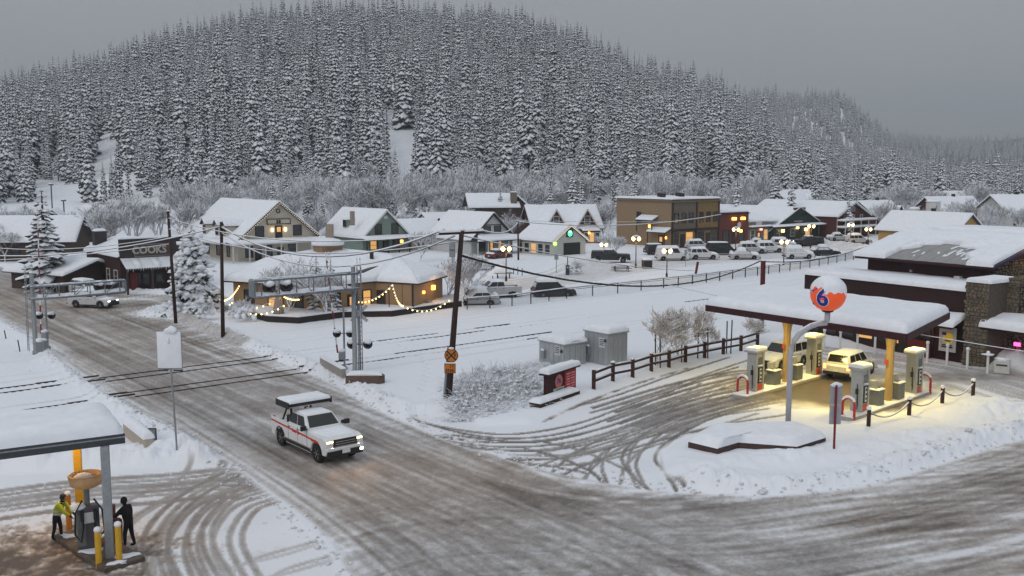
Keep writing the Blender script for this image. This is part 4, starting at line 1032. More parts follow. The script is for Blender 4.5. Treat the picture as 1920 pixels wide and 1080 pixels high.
def gable_walls(par, x0, x1, y0, y1, z0, eave, ridge, axis, m):
    mb = MB()
    if axis == 'y':
        mb.side([(x0, z0), (x1, z0), (x1, eave), ((x0 + x1) / 2, ridge - .1), (x0, eave)], y0, y1)
    else:
        ym = (y0 + y1) / 2; n = 5; pr = [(y0, z0), (y1, z0), (y1, eave), (ym, ridge - .1), (y0, eave)]
        vs = [(x0, p[0], p[1]) for p in pr] + [(x1, p[0], p[1]) for p in pr]
        mb.add(vs, [(0, 4, 3, 2, 1), (5, 6, 7, 8, 9)] + [(i, (i + 1) % n, n + (i + 1) % n, n + i) for i in range(n)])
    return mb.build('wall', m, par)
def barge(par, x0, x1, y, eave, ridge, over, m, w=.22, lights=None):
    xm = (x0 + x1) / 2; k = (ridge - eave) / (xm - x0); lo = eave - k * over
    for s, xx in ((-1, x0 - over), (1, x1 + over)):
        MB().bar((xx, y - over - .03, lo - .04), (xm, y - over - .03, ridge - .04), .06, w).build('bargeboard', m, par)
        if lights:
            mb = MB(); n = lights
            for i in range(n):
                a = (i + .5) / n; mb.box((xx + (xm - xx) * a, y - over - .12, lo + (ridge - lo) * a - .12), (.09, .09, .09))
            mb.build('string_lights', FAINT, par)['kind'] = 'stuff'
def place(x, y, Y=None):
    p = at(x, y) if Y is None else onY(x, y, Y); p.z = 0; return p
def uspan(P, px):                                # how far along the street line until pixel column px
    r = (px - 960) / FPX * 1.0; return (r * P.y - P.x) / (U.x - r * U.y)
def vspan(P, px):
    r = (px - 960) / FPX; return (r * P.y - P.x) / (V.x - r * V.y)
def bldg(name, label, P, rz=AU, z=0.0): return thing(name, label, 'building', (P.x, P.y, z), rz)

# --- dark shop on the left: flat-fronted with sign board and sloping metal awning
P = place(228, 550); W = uspan(P, 352); Dp = vspan(P, 160); s0_, s1_ = uspan(P, 250), uspan(P, 319); sc_ = (s0_ + s1_) / 2; sw_ = s1_ - s0_
t = bldg('corner_shop', 'dark wooden corner shop with carved sign and snow-streaked metal awning', P)
SH = mat('shop_boards', (.05, .043, .045), .85, .25, 3, .3, stretch=(6, 6, .3)); SHR = mat('shop_red_boards', (.048, .021, .02), .85, .25, 3, .3, stretch=(6, 6, .3))
hf = zat(P, 449)
MB().box((W / 2, Dp / 2, 2.0), (W, Dp, 4.0)).build('wall', SHR, t)
MB().box((W / 2, .2, hf / 2 + 1.9), (W, .4, hf - 3.8)).build('false_front', SH, t)
LEFT = ((0, Dp), (0, -1))
roof2(t, 0, W, .4, Dp, 4.2, 5.6, 'y', .3, .45, 1)
snow_cover((-.05, -.05, hf), (W, -.05, hf), (W, .45, hf), (-.05, .45, hf), .25, 14, 3, 5, edge=.18).build('snow', SNOW, t)
fbox(t, FRONT, sc_, hf - 2.1, sw_, 1.45, .06, 'sign_board', mat('sign_board', (.09, .075, .07), .8, .2, 4, .2, stretch=(1, 1, 8)))
m = MB()
for a, q, w, h in ((sc_, hf - 2.1, sw_, .08), (sc_, hf - .73, sw_, .08), (s0_, hf - 2.1, .08, 1.45), (s1_, hf - 2.1, .08, 1.45)): m.box(fpt(FRONT, a, q + h / 2, .08), (w, .05, h))
m.build('sign_frame', mat('weathered_frame', (.25, .24, .24), .8, .2, 6, .1), t)
text_mesh('COOKS', 1.15, 'lettering', mat('cream_letters', (.42, .40, .36), .8, .3, 5, .1), t, (sc_ - sw_ * .1, -.1, hf - 1.38), (R(90), 0, 0), .03, bold=.035)
MB().smooth().tube([(s1_ - .75 + .3 * math.cos(a * .52), -.09, hf - 1.4 + .38 * math.sin(a * .52)) for a in range(13)], .05, 6).build('emblem', mat('faded_red', (.16, .05, .05), .8, .2, 5, .1), t)
AW = mat('awning_metal', (.33, .35, .36), .5, .2, 3, .1, metal=.3, snow=.3, stretch=(1, 1, 1))
for i in range(8):
    x0, x1 = .0 + i * 1.08, 1.06 + i * 1.08
    MB().slab([(x0, -2.0, 2.95), (x1, -2.0, 2.95), (x1, 0, 4.0), (x0, 0, 4.0)], .05).build('awning_panel', AW, t)
    MB().slab([(x0 + .3, -1.9, 3.03), (x1 - .2, -1.9, 3.03), (x1 - .1, -.2, 3.92), (x0 + .1, -.5, 3.78)], .03).smooth().build('snow', SNOW, t) if i % 2 else None
m = MB()
for i in range(30): x = .15 + i * .29; m.add([(x, -1.98, 2.92), (x + .12, -1.98, 2.92), (x + .06, -1.96, 2.92 - random.Random(i).uniform(.1, .45))], [(0, 1, 2)])
m.build('icicles', mat('ice', (.6, .65, .7), .2, .05, 4, 0), t)['kind'] = 'stuff'
for x in (.15, 3.0, 5.8, 8.5): MB().bar((x, -1.8, 0), (x, -1.8, 2.95), .2).build('awning_post', SH, t)
door(t, FRONT, 4.4, 0, 1.3, 2.2); win(t, FRONT, 2.6, .9, 1.3, 1.3); win(t, FRONT, 6.8, .9, 1.6, 1.3)
fbox(t, FRONT, 1.4, .1, .7, 2.2, .5, 'drinks_machine', mat('machine_red', (.12, .02, .025), .5, .15, 6, .02))
for s, w in ((1.6, 1.1), (4.4, 1.0), (7.2, 1.0)): win(t, LEFT, Dp - s, 1.2, w, 1.3, trim=WHITETRIM)
MB().box((-.9, Dp * .45, .55), (.12, Dp * .8, .5)).build('ramp_rail', SHR, t); snow_cover((-1.0, .6, .8), (-.8, .6, .8), (-.8, Dp * .85, .8), (-1.0, Dp * .85, .8), .15, 3, 10, 2, edge=.1).build('snow', SNOW, t)
MB().box((1.2, Dp - 1.5, 5.0), (1.4, 1.2, 3.2)).build('chimney', SH, t); snow_cover((.5, Dp - 2.1, 6.6), (1.9, Dp - 2.1, 6.6), (1.9, Dp - .9, 6.6), (.5, Dp - .9, 6.6), .3, 4, 4, 3).build('snow', SNOW, t)

# --- big cream house with gable to the front and low porch
CREAM = siding('cream', (.52, .47, .39))
P = onY(447, 493, 150); P.z = 0; W = 13.6; Lh = 21.0
t = bldg('gabled_house', 'large cream gabled house with dark framed sign and wraparound porch', P)
ev, rd = 3.6, 9.1
gable_walls(t, 0, W, 0, Lh, 0, ev, rd, 'y', CREAM); roof2(t, 0, W, 0, Lh, ev, rd, 'y', .6, .45, 11); barge(t, 0, W, 0, ev, rd, .6, DARKTRIM, lights=26)
win(t, FRONT, 3.6, 3.9, 1.3, 1.5); win(t, FRONT, 10.0, 3.9, 1.3, 1.5); door(t, FRONT, 6.8, 3.5, 1.2, 2.0, lit=True)
for s in (5.7, 7.9): fbox(t, FRONT, s, 4.6, .28, .5, .2, 'wall_lantern', GLOBE, .05)
fbox(t, FRONT, 6.8, 5.75, 3.9, .75, .08, 'name_board', CREAM, .05)
m = MB()
for a, q, w, h in ((6.8, 5.7, 4.0, .1), (6.8, 6.45, 4.0, .1), (4.85, 5.7, .12, .8), (8.75, 5.7, .12, .8), (6.55, 5.85, .25, .5), (6.95, 5.85, .3, .5)): m.box(fpt(FRONT, a, q + h / 2, .16), (w, .06, h))
m.build('board_frame', DARKTRIM, t)
MB().smooth().tube([(6.8 + .3 * math.cos(a * .52), -.06, 7.75 + .3 * math.sin(a * .52)) for a in range(13)], .07, 6).build('wreath', mat('wreath_green', (.03, .06, .03), .9, .3, 9, .3), t)
# porch
MB().box((W / 2 - .5, -1.3, 2.95), (W + 3.5, 2.9, .18)).build('porch_roof', WHITETRIM, t); snow_cover((-2.0, -2.75, 3.04), (W + 1.2, -2.75, 3.04), (W + 1.2, .1, 3.3), (-2.0, .1, 3.3), .32, 16, 5, 12).build('snow', SNOW, t)
MB().box((-1.2, Lh / 2, 2.95), (2.6, Lh, .18)).build('porch_roof', WHITETRIM, t); snow_cover((-2.5, -.2, 3.04), (.1, -.2, 3.3), (.1, Lh, 3.3), (-2.5, Lh, 3.04), .32, 5, 16, 13).build('snow', SNOW, t)
for i in range(7): MB().box((-1.9 + i * 2.6, -2.6, 1.45), (.16, .16, 2.9)).build('porch_post', WHITETRIM, t)
for s in (1.8, 5.0, 9.0): win(t, FRONT, s, .8, 1.1, 1.6)
door(t, FRONT, 3.3, 0, 1.1, 2.1); door(t, FRONT, 7.0, 0, 1.1, 2.1)
LEFT = ((0, Lh), (0, -1))
for s in (2.5, 6, 9.5, 13.5, 17.5): win(t, LEFT, s, .8, 1.0, 1.5)
for yy in (4.0, 7.0, 12.0):                                       # dormers on the near slope
    g = MB().side([(-.3, 3.9), (2.2, 3.9), (2.2, 5.6), (-.3, 5.6)], yy - .7, yy + .7); g.build('dormer_wall', CREAM, t)
    MB().slab([(-.7, yy - 1.0, 5.45), (2.6, yy - 1.0, 5.45), (2.6, yy, 6.4), (-.7, yy, 6.4)], .1).build('dormer_roof', ROOFM, t); MB().slab([(2.6, yy + 1.0, 5.45), (-.7, yy + 1.0, 5.45), (-.7, yy, 6.4), (2.6, yy, 6.4)], .1).build('dormer_roof', ROOFM, t)
    snow_cover((-.7, yy - 1.0, 5.5), (2.6, yy - 1.0, 5.5), (2.6, yy, 6.4), (-.7, yy, 6.4), .3, 5, 4, int(yy)).build('snow', SNOW, t)
    snow_cover((2.6, yy + 1.0, 5.5), (-.7, yy + 1.0, 5.5), (-.7, yy, 6.4), (2.6, yy, 6.4), .3, 5, 4, int(yy) + 1).build('snow', SNOW, t)
    win(t, ((-.3, yy + .7), (0, -1)), .7, 4.1, .8, 1.1)
# --- green house
GREENW = siding('pale_green', (.21, .27, .235))
P = onY(681, 478, 165); P.z = 0; W = 9.0
t = bldg('gabled_house', 'pale green gabled house with two tall attic windows', P)
gable_walls(t, 0, W, 0, 14, 0, 3.1, 7.3, 'y', GREENW); roof2(t, 0, W, 0, 14, 3.1, 7.3, 'y', .5, .42, 21); barge(t, 0, W, 0, 3.1, 7.3, .5, WHITETRIM, .2)
win(t, FRONT, 3.0, 3.3, 1.2, 1.7); win(t, FRONT, 6.3, 3.3, 1.2, 1.7); fbox(t, FRONT, 4.5, 5.9, .8, .5, .06, 'vent', WHITETRIM)
MB().box((W / 2, -1.4, 2.6), (W + 2, 2.8, .16)).build('porch_roof', DARKTRIM, t); snow_cover((-1, -2.8, 2.68), (W + 1, -2.8, 2.68), (W + 1, 0, 2.9), (-1, 0, 2.9), .3, 12, 5, 22).build('snow', SNOW, t)
for i in range(6): MB().box((-.8 + i * 2.1, -2.6, 1.3), (.16, .16, 2.6)).build('porch_post', DARKTRIM, t)
win(t, FRONT, 2.0, .8, 1.2, 1.4, lit=True); win(t, FRONT, 6.5, .8, 1.2, 1.4); door(t, FRONT, 4.4, 0, 1.1, 2.1)
fbox(t, FRONT, 7.6, 1.7, .35, .45, .3, 'porch_lantern', AMBERL)
MB().side([(.6, 4.3), (2.6, 4.3), (2.6, 5.6), (.6, 5.6)], 6.3, 7.7).build('dormer_wall', GREENW, t); roof_d = snow_cover((.2, 6.0, 5.6), (3.2, 6.0, 5.6), (3.2, 8.0, 5.6), (.2, 8.0, 5.6), .6, 5, 5, 3, edge=.9).build('snow', SNOW, t); win(t, ((.6, 7.7), (0, -1)), .7, 4.5, .8, .9)
MB().box((-.2, 3, 6.0), (.6, .6, 2.4)).build('chimney', mat('pale_brick', (.30, .24, .2), .9, .2, 10, .2), t)
# --- low snowy houses between
for x, Y, W, Lh, ev, rd, c, lab, seed in [(772, 172, 8, 10, 2.6, 5.2, CREAM, 'low snow-roofed cottage right of the green house', 31), (822, 190, 9, 10, 2.6, 5.6, WHITETRIM, 'low white cottage left of the black and white gable', 33), (852, 178, 7, 8, 2.8, 5.4, siding('grey', (.25, .25, .25)), 'grey cottage roof just behind the leaning pole', 35)]:
    P = onY(x, 470, Y); P.z = 0; t = bldg('cottage', lab, P); gable_walls(t, 0, W, 0, Lh, 0, ev, rd, 'x', c); roof2(t, 0, W, 0, Lh, ev, rd, 'x', .5, .4, seed); win(t, FRONT, 2, .9, 1, 1.2); win(t, FRONT, W - 2, .9, 1, 1.2); door(t, FRONT, W / 2, 0, 1, 2)
# --- black and white A gable with hipped porch
P = onY(884, 478, 163); P.z = 0; W = 8.8; WH = siding('white', (.50, .51, .50))
t = bldg('gabled_house', 'white house with steep black-edged gable and two dark windows', P)
gable_walls(t, 0, W, 0, 12, 0, 2.9, 6.9, 'y', WH); roof2(t, 0, W, 0, 12, 2.9, 6.9, 'y', .5, .4, 41); barge(t, 0, W, 0, 2.9, 6.9, .5, DARKTRIM, .3)
win(t, FRONT, 3.3, 3.2, 1.3, 1.5); win(t, FRONT, 5.5, 3.2, 1.3, 1.5); fbox(t, FRONT, W / 2, 4.9, 4.6, .14, .05, 'trim_board', DARKTRIM)
MB().box((W / 2, -1.6, 2.5), (W + 2.4, 3.4, .16)).build('porch_roof', DARKTRIM, t); snow_cover((-1.2, -3.3, 2.58), (W + 1.2, -3.3, 2.58), (W * .85, 0, 3.2), (W * .15, 0, 3.2), .34, 12, 6, 42).build('snow', SNOW, t)
for i in range(6): MB().box((-1.0 + i * 2.16, -3.1, 1.25), (.15, .15, 2.5)).build('porch_post', WHITETRIM, t)
win(t, FRONT, 2.2, .7, 1.2, 1.5); win(t, FRONT, 4.2, .5, .6, 1.8, lit=True); win(t, FRONT, 6.0, .5, .6, 1.8, lit=True)
# --- pale garage with green lit sign
P = onY(1036, 478, 160); P.z = 0; W = uspan(P, 1098); PALE = siding('pale_grey', (.47, .49, .47)); Lh = vspan(P, 972)
t = bldg('garage_shop', 'pale garage shop with green lit sign and dark roller door', P)
gable_walls(t, 0, W, 0, Lh, 0, 2.7, 5.1, 'y', PALE); roof2(t, 0, W, 0, Lh, 2.7, 5.1, 'y', .4, .4, 51); barge(t, 0, W, 0, 2.7, 5.1, .4, WHITETRIM, .2, lights=20)
fbox(t, FRONT, W * .58, .1, 3.7, 2.1, .06, 'roller_door', mat('dark_green_door', (.018, .028, .026), .7, .15, 4, .1, stretch=(.3, 1, 10)))
sg = fbox(t, FRONT, W * .5, 3.15, 1.35, 1.4, .15, 'sign_box', DARKTRIM)
GRN = mat('green_neon', (.1, .5, .25), .4, .2, 3, 0, emit=(.08, .9, .35), es=1.6); disc(MB(), .5, 20, -.02, 0).build('sign_glow', GRN, sg).location = fpt(FRONT, W * .5, 3.75, .18)
m = MB()
for a in (-.18, 0, .18): m.box(fpt(FRONT, W * .5 + a, 4.0, .21), (.13, .03, .28))
m.build('sign_letters', mat('neon_white_green', (.5, 1, .7), .4, 0, 3, 0, emit=(.35, 1, .6), es=4), sg)
fbox(t, FRONT, .45, 2.0, .4, .4, .25, 'round_lamp', mat('lime_lamp', (.5, .9, .1), .4, 0, 3, 0, emit=(.5, 1, .08), es=4))
LEFT = ((0, Lh), (0, -1))
for i in range(5): win(t, LEFT, Lh - 1.2 - i * 1.75, .5, 1.2, 1.5, trim=WHITETRIM, lit=(i == 2))
# --- dark house with two steep front gables, behind the garage
P = onY(1000, 455, 188); P.z = 0; W = 13.5; DKR = siding('dark_red', (.08, .03, .028))
t = bldg('gabled_house', 'dark red house with two steep front gables and a lit bay', P)
ang = R(14); t.rotation_euler = (0, 0, ang)
gable_walls(t, 0, W, 0, 9, 0, 3.4, 7.2, 'x', DKR); roof2(t, 0, W, 0, 9, 3.4, 7.2, 'x', .6, .42, 61)
for xc in (4.4, 10.6):
    g0, g1 = xc - 2.0, xc + 2.0
    MB().side([(g0, 0), (g1, 0), (g1, 3.5), (xc, 6.6), (g0, 3.5)], -.5, 3.5).build('gable_wall', DKR, t)
    roof2(t, g0, g1, -.3, 4.5, 3.5, 6.7, 'y', .4, .35, 62 + int(xc)); barge(t, g0, g1, -.3, 3.5, 6.7, .42, WHITETRIM, .25)
    win(t, ((0, -.5), (1, 0)), xc, 3.9, 1.0, 1.4, trim=WHITETRIM)
MB().box((11.0, -1.3, 1.3), (3.4, 1.6, 2.6)).build('bay', DKR, t); snow_cover((9.2, -2.2, 2.6), (12.8, -2.2, 2.6), (12.8, -.3, 3.0), (9.2, -.3, 3.0), .3, 6, 4, 66).build('snow', SNOW, t)
for s in (9.9, 11.0, 12.1): win(t, ((0, -2.1), (1, 0)), s, .5, .8, 1.7, trim=WHITETRIM, lit=(s == 11.0))
fbox(t, ((0, -2.1), (1, 0)), 10.4, 2.0, .3, .4, .25, 'lantern', AMBERL, .1)
# --- brown house with stone chimney on the rise behind
P = onY(884, 415, 215); t = bldg('house', 'brown house with broad snow roof and stone chimney on the rise behind', P, R(10), 2.2); BRN = siding('brown', (.075, .055, .045))
gable_walls(t, 0, 10, 0, 9, -2, 4.2, 6.6, 'x', BRN); roof2(t, 0, 10, 0, 9, 4.2, 6.6, 'x', .8, .42, 71); gable_walls(t, 7.5, 13, 1.0, 9, -2, 3.6, 6.0, 'y', BRN); roof2(t, 7.5, 13.2, 1.0, 9, 3.6, 6.2, 'y', .6, .42, 73)
MB().box((9.4, .6, 3.4), (1.3, 1.1, 7.4)).build('chimney', mat('stone_chimney', (.17, .15, .12), .9, .35, 5, .5), t); snow_cover((8.7, 0, 7.1), (10.1, 0, 7.1), (10.1, 1.2, 7.1), (8.7, 1.2, 7.1), .2, 4, 4, 3).build('snow', SNOW, t)
for s in (2, 4.5, 7): win(t, FRONT, s, 1.2, 1.2, 1.3)
# --- cabin on the hillside, cabins at far left
for x, y, Y, W, Lh, ev, rd, ax, rz, c, lab, sd in [(778, 372, 285, 7.5, 9, 4.4, 7.2, 'y', 25, BRN, 'small dark cabin among the trees on the hillside', 81), (-20, 440, 150, 12, 9, 3.6, 6.8, 'x', 8, BRN, 'brown cabin with wide snow roof at the far left edge', 83), (44, 430, 165, 9, 8, 3.4, 7.4, 'y', 20, BRN, 'dark cabin gable left of the tall spruce', 85),
                                          (134, 440, 190, 8, 9, 3.6, 7.0, 'y', 30, DKR, 'small dark gable right of the tall spruce', 87), (20, 500, 118, 10, 8, 2.2, 3.4, 'x', -30, BRN, 'low shed with flat snow roof behind the road at left', 89), (130, 520, 122, 4, 5, 2.0, 3.4, 'x', 20, BRN, 'small snowy porch left of the dark shop', 90)]:
    P = onY(x, y, Y); zb = max(0.0, float(hill_h(P.x, P.y))) if Y > 230 else 0.0
    t = bldg('cabin', lab, P, R(rz), zb); gable_walls(t, 0, W, 0, Lh, -1.5, ev, rd, ax, c); roof2(t, 0, W, 0, Lh, ev, rd, ax, .7, .4, sd); win(t, FRONT, W * .3, 1.0, 1.1, 1.2); win(t, FRONT, W * .7, 1.0, 1.1, 1.2); door(t, FRONT, W * .5, 0, 1, 2)
# --- tan brick two-storey building
P = place(1258, 462, 178); Dp = vspan(P, 1156); W = uspan(P, 1347); ht = zat(P, 374)
def brick(name, c): 
    m = mat('brick_' + name, c, .9, .2, 4, .3); return m
TANB, TANS, OCH = brick('tan', (.26, .185, .115)), brick('dark_tan', (.15, .125, .10)), mat('ochre_panel', (.22, .145, .06), .85, .15, 4, .1)  # second brick is a darker tan for front, cornices and pediment
t = bldg('brick_building', 'tan brick two-storey corner building with brown shopfronts', P)
MB().box((W / 2, Dp / 2, ht / 2), (W, Dp, ht)).build('wall', TANB, t)
for x0, x1, m_ in ((0.02, W * .51, TANS), (W * .51, W - .02, OCH)): fbox(t, FRONT, (x0 + x1) / 2, 3.4, x1 - x0, ht - 3.4, .12, 'upper_front', m_)
for s in (.15, W * .51, W - .15): fbox(t, FRONT, s, 0, .35, ht - .3, .22, 'pilaster', DARKTRIM)
fbox(t, FRONT, W / 2, ht - .55, W + .4, .25, .4, 'cornice', TANS); fbox(t, FRONT, W * .25, ht - .3, 3.2, .5, .25, 'pediment', TANS)
LEFT = ((0, Dp), (0, -1))
fbox(t, LEFT, Dp / 2, ht - .55, Dp, .2, .18, 'cornice', TANS)
snow_cover((-.2, -.3, ht), (W + .2, -.3, ht), (W + .2, Dp + .2, ht), (-.2, Dp + .2, ht), .3, 12, 12, 91).build('snow', SNOW, t)
for i in range(3): win(t, ((0, -.12), (1, 0)), 1.2 + i * 2.0, 4.6, 1.0, 1.7); win(t, ((0, -.12), (1, 0)), W * .51 + 1.3 + i * 2.0, 4.6, 1.0, 1.7)
for s, w, lit in ((1.3, 1.4, 0), (4.9, 1.9, 1), (W * .51 + 1.4, 1.9, 0), (W - 1.4, 1.7, 0)): win(t, FRONT, s, .7, w, 2.1, lit=bool(lit), trim=OCH)
for s in (3.1, W * .51 + 3.5): door(t, FRONT, s, 0, 1.3, 2.5)
fbox(t, FRONT, W / 2, 3.05, W, .4, .3, 'sign_band', DARKTRIM)
win(t, LEFT, Dp * .42, 4.4, 1.0, 1.9)
for s, z, w in ((Dp * .62, 5.0, 4.2), (Dp - 2.3, 2.9, 4.6)):
    MB().slab([fpt(LEFT, s - w / 2, z, 1.6), fpt(LEFT, s + w / 2, z, 1.6), fpt(LEFT, s + w / 2, z + .7, 0), fpt(LEFT, s - w / 2, z + .7, 0)], .1).build('canopy', DARKTRIM, t)
    q = [fpt(LEFT, s - w / 2, z + .05, 1.65), fpt(LEFT, s + w / 2, z + .05, 1.65), fpt(LEFT, s + w / 2, z + .75, 0), fpt(LEFT, s - w / 2, z + .75, 0)]; snow_cover(*q, .3, 8, 5, 92).build('snow', SNOW, t)
    for k in (-1, 1): MB().bar(fpt(LEFT, s + k * w * .45, 0 if z < 4 else 2.9, 1.5), fpt(LEFT, s + k * w * .45, z, 1.5), .14).build('canopy_post', DARKTRIM, t)
door(t, LEFT, Dp - 2.4, 0, 1.2, 2.3, lit=True); fbox(t, LEFT, Dp * .62, 3.6, .3, .5, .25, 'lantern', AMBERL); fbox(t, LEFT, Dp - 1.2, 1.7, .3, .4, .25, 'lantern', AMBERL)
m = MB()
for i in range(4): m.box((2 + i * 2.6, 4 + (i % 2) * 3, ht + .5), (.9, .7, .9))
m.build('roof_vents', DARKTRIM, t)['kind'] = 'stuff'
# --- red brick storefront, small grey shop, green gabled shop, red barn
P2_ = P + U * (W + .05); W2 = uspan(P2_, 1403); h2 = zat(P2_, 399); RB = brick('red', (.13, .045, .035))
t = bldg('red_brick_shop', 'red brick storefront with glowing lamps over its sign', P2_); MB().box((W2 / 2, 6, h2 / 2), (W2, 12, h2)).build('wall', RB, t); fbox(t, FRONT, W2 / 2, h2 - .4, W2, .25, .25, 'cornice', DARKTRIM)
snow_cover((0, 0, h2), (W2, 0, h2), (W2, 12, h2), (0, 12, h2), .35, 8, 8, 95).build('snow', SNOW, t)
for s in (W2 * .48, W2 * .78): fbox(t, FRONT, s, h2 - 1.5, .9, .5, .45, 'sign_lamp', AMBERL)
disc(MB(), .55, 20, -.1, 0).build('round_sign', WHITETRIM, t).location = (W2 * .66, -.12, h2 - 2.5)
for s in (W2 * .25, W2 * .75): win(t, FRONT, s, .7, 1.8, 1.9)
door(t, FRONT, W2 * .5, 0, 1.1, 2.2); fbox(t, FRONT, W2 * .72, 2.2, .35, .5, .4, 'lantern', AMBERL)
for k, hh_ in ((1.5, 1.4), (4.0, 1.0), (6.0, .8)): MB().box((k, 7, h2 + hh_ / 2 + .2), (.4, .4, hh_)).build('chimney', DARKTRIM, t)
P3_ = P2_ + U * (W2 + .05); W3 = uspan(P3_, 1441); h3 = zat(P3_, 417); GRY = siding('grey_green', (.17, .18, .17))
t = bldg('small_shop', 'small grey-green shop with snowy parapet between brick shop and green gable', P3_); MB().box((W3 / 2, 5, h3 / 2), (W3, 10, h3)).build('wall', GRY, t)
fbox(t, FRONT, W3 / 2, 2.9, W3, .2, .9, 'canopy', DARKTRIM); snow_cover((0, -.95, 3.1), (W3, -.95, 3.1), (W3, 0, 3.1), (0, 0, 3.1), .28, 8, 4, 96, edge=.2).build('snow', SNOW, t)
snow_cover((-.3, .5, h3), (W3 + 4, .5, h3), (W3 + 4, 14, h3 + 2.2), (-.3, 14, h3 + 2.2), .35, 8, 8, 97).build('snow', SNOW, t)
fbox(t, FRONT, W3 * .5, h3 - .7, 1.8, .8, .12, 'name_board', WHITETRIM); win(t, FRONT, W3 * .2, .5, 1.1, 1.9, trim=WHITETRIM); win(t, FRONT, W3 * .85, .5, 1.1, 1.9, trim=WHITETRIM, lit=True); door(t, FRONT, W3 * .5, 0, 1.1, 2.1, lit=True)
fbox(t, FRONT, W3 * .55, 2.35, .7, .35, .15, 'neon_sign', mat('neon_red', (1, .2, .15), .4, 0, 3, 0, emit=(1, .25, .18), es=4), .3)
P4_ = P3_ + U * (W3 + .4) + V * .6; W4 = uspan(P4_, 1552); r4, e4 = zat(P4_, 397) + .5, zat(P4_, 436); DGR = siding('dark_green', (.028, .052, .045))
t = bldg('green_shop', 'dark green gable-fronted shop with spot lamps over its sign', P4_)
gable_walls(t, 0, W4, 0, 22, 0, e4, r4, 'y', DGR); roof2(t, 0, W4, 0, 22, e4, r4, 'y', .4, .4, 101); barge(t, 0, W4, 0, e4, r4, .4, DARKTRIM, .25)
fbox(t, FRONT, W4 / 2, r4 - 1.1, 3.6, 1.2, .5, 'flat_cap', DARKTRIM, -.2); snow_cover((W4 / 2 - 1.8, -.4, r4 + .1), (W4 / 2 + 1.8, -.4, r4 + .1), (W4 / 2 + 1.8, .2, r4 + .1), (W4 / 2 - 1.8, .2, r4 + .1), .2, 5, 3, 3, edge=.15).build('snow', SNOW, t)
fbox(t, FRONT, W4 * .5, e4 + .9, 1.8, .9, .1, 'sign_board', mat('sign_maroon', (.25, .05, .06), .6, .3, 6, 0)); fbox(t, FRONT, W4 * .48, e4 + 1.9, 2.6, .12, .3, 'sign_shelf', WHITETRIM)
for s in (.22, .46, .6): fbox(t, FRONT, W4 * s, e4 - .1 + (.5 if s == .46 else 0), .55, .55, .4, 'spot_lamp', BULB if s < .5 else GLOBE, .2)
fbox(t, FRONT, W4 / 2, 2.7, W4 + .6, .18, 1.8, 'porch_roof', DARKTRIM); snow_cover((-.3, -1.85, 2.88), (W4 + .3, -1.85, 2.88), (W4 + .3, 0, 3.1), (-.3, 0, 3.1), .2, 12, 4, 104).build('snow', SNOW, t)
for i in range(6): MB().box((.3 + i * (W4 - .6) / 5, -1.7, 1.35), (.2, .2, 2.7)).build('porch_post', DARKTRIM, t)
for s in (.15, .4, .65, .88): win(t, FRONT, W4 * s, .7, 1.5, 1.5, trim=WHITETRIM, lit=(s == .65))
P5_ = onY(1568, 452, 205); P5_.z = 0; W5 = uspan(P5_, 1628); L5 = vspan(P5_, 1462); rdz, evz = zat(P5_, 381), zat(P5_, 405)
t = bldg('red_barn', 'dark red barn-like house with white trimmed gable and snowy porch', P5_)
gable_walls(t, 0, W5, 0, 22, 0, evz, rdz, 'y', DKR); roof2(t, 0, W5, 0, 22, evz, rdz, 'y', .5, .42, 111); barge(t, 0, W5, 0, evz, rdz, .5, WHITETRIM, .3)
for s in (.25, .5, .75): win(t, FRONT, W5 * s, evz - 1.3, .8, 1.3, trim=WHITETRIM)
win(t, FRONT, W5 * .5, evz + .9, .7, .8, trim=WHITETRIM); fbox(t, FRONT, .05, 0, .2, evz, .05, 'corner_board', WHITETRIM)
for z in (2.2, 3.6): fbox(t, FRONT, W5 * .5, z, W5, .15, 2.0, 'porch_deck', WHITETRIM); snow_cover((0, -2.05, z + .16), (W5, -2.05, z + .16), (W5, 0, z + .16), (0, 0, z + .16), .3, 8, 4, int(z * 9), edge=.2).build('snow', SNOW, t)
for i in range(5): MB().box((.2 + i * (W5 - .4) / 4, -1.9, 1.8), (.14, .14, 3.6)).build('porch_post', WHITETRIM, t)
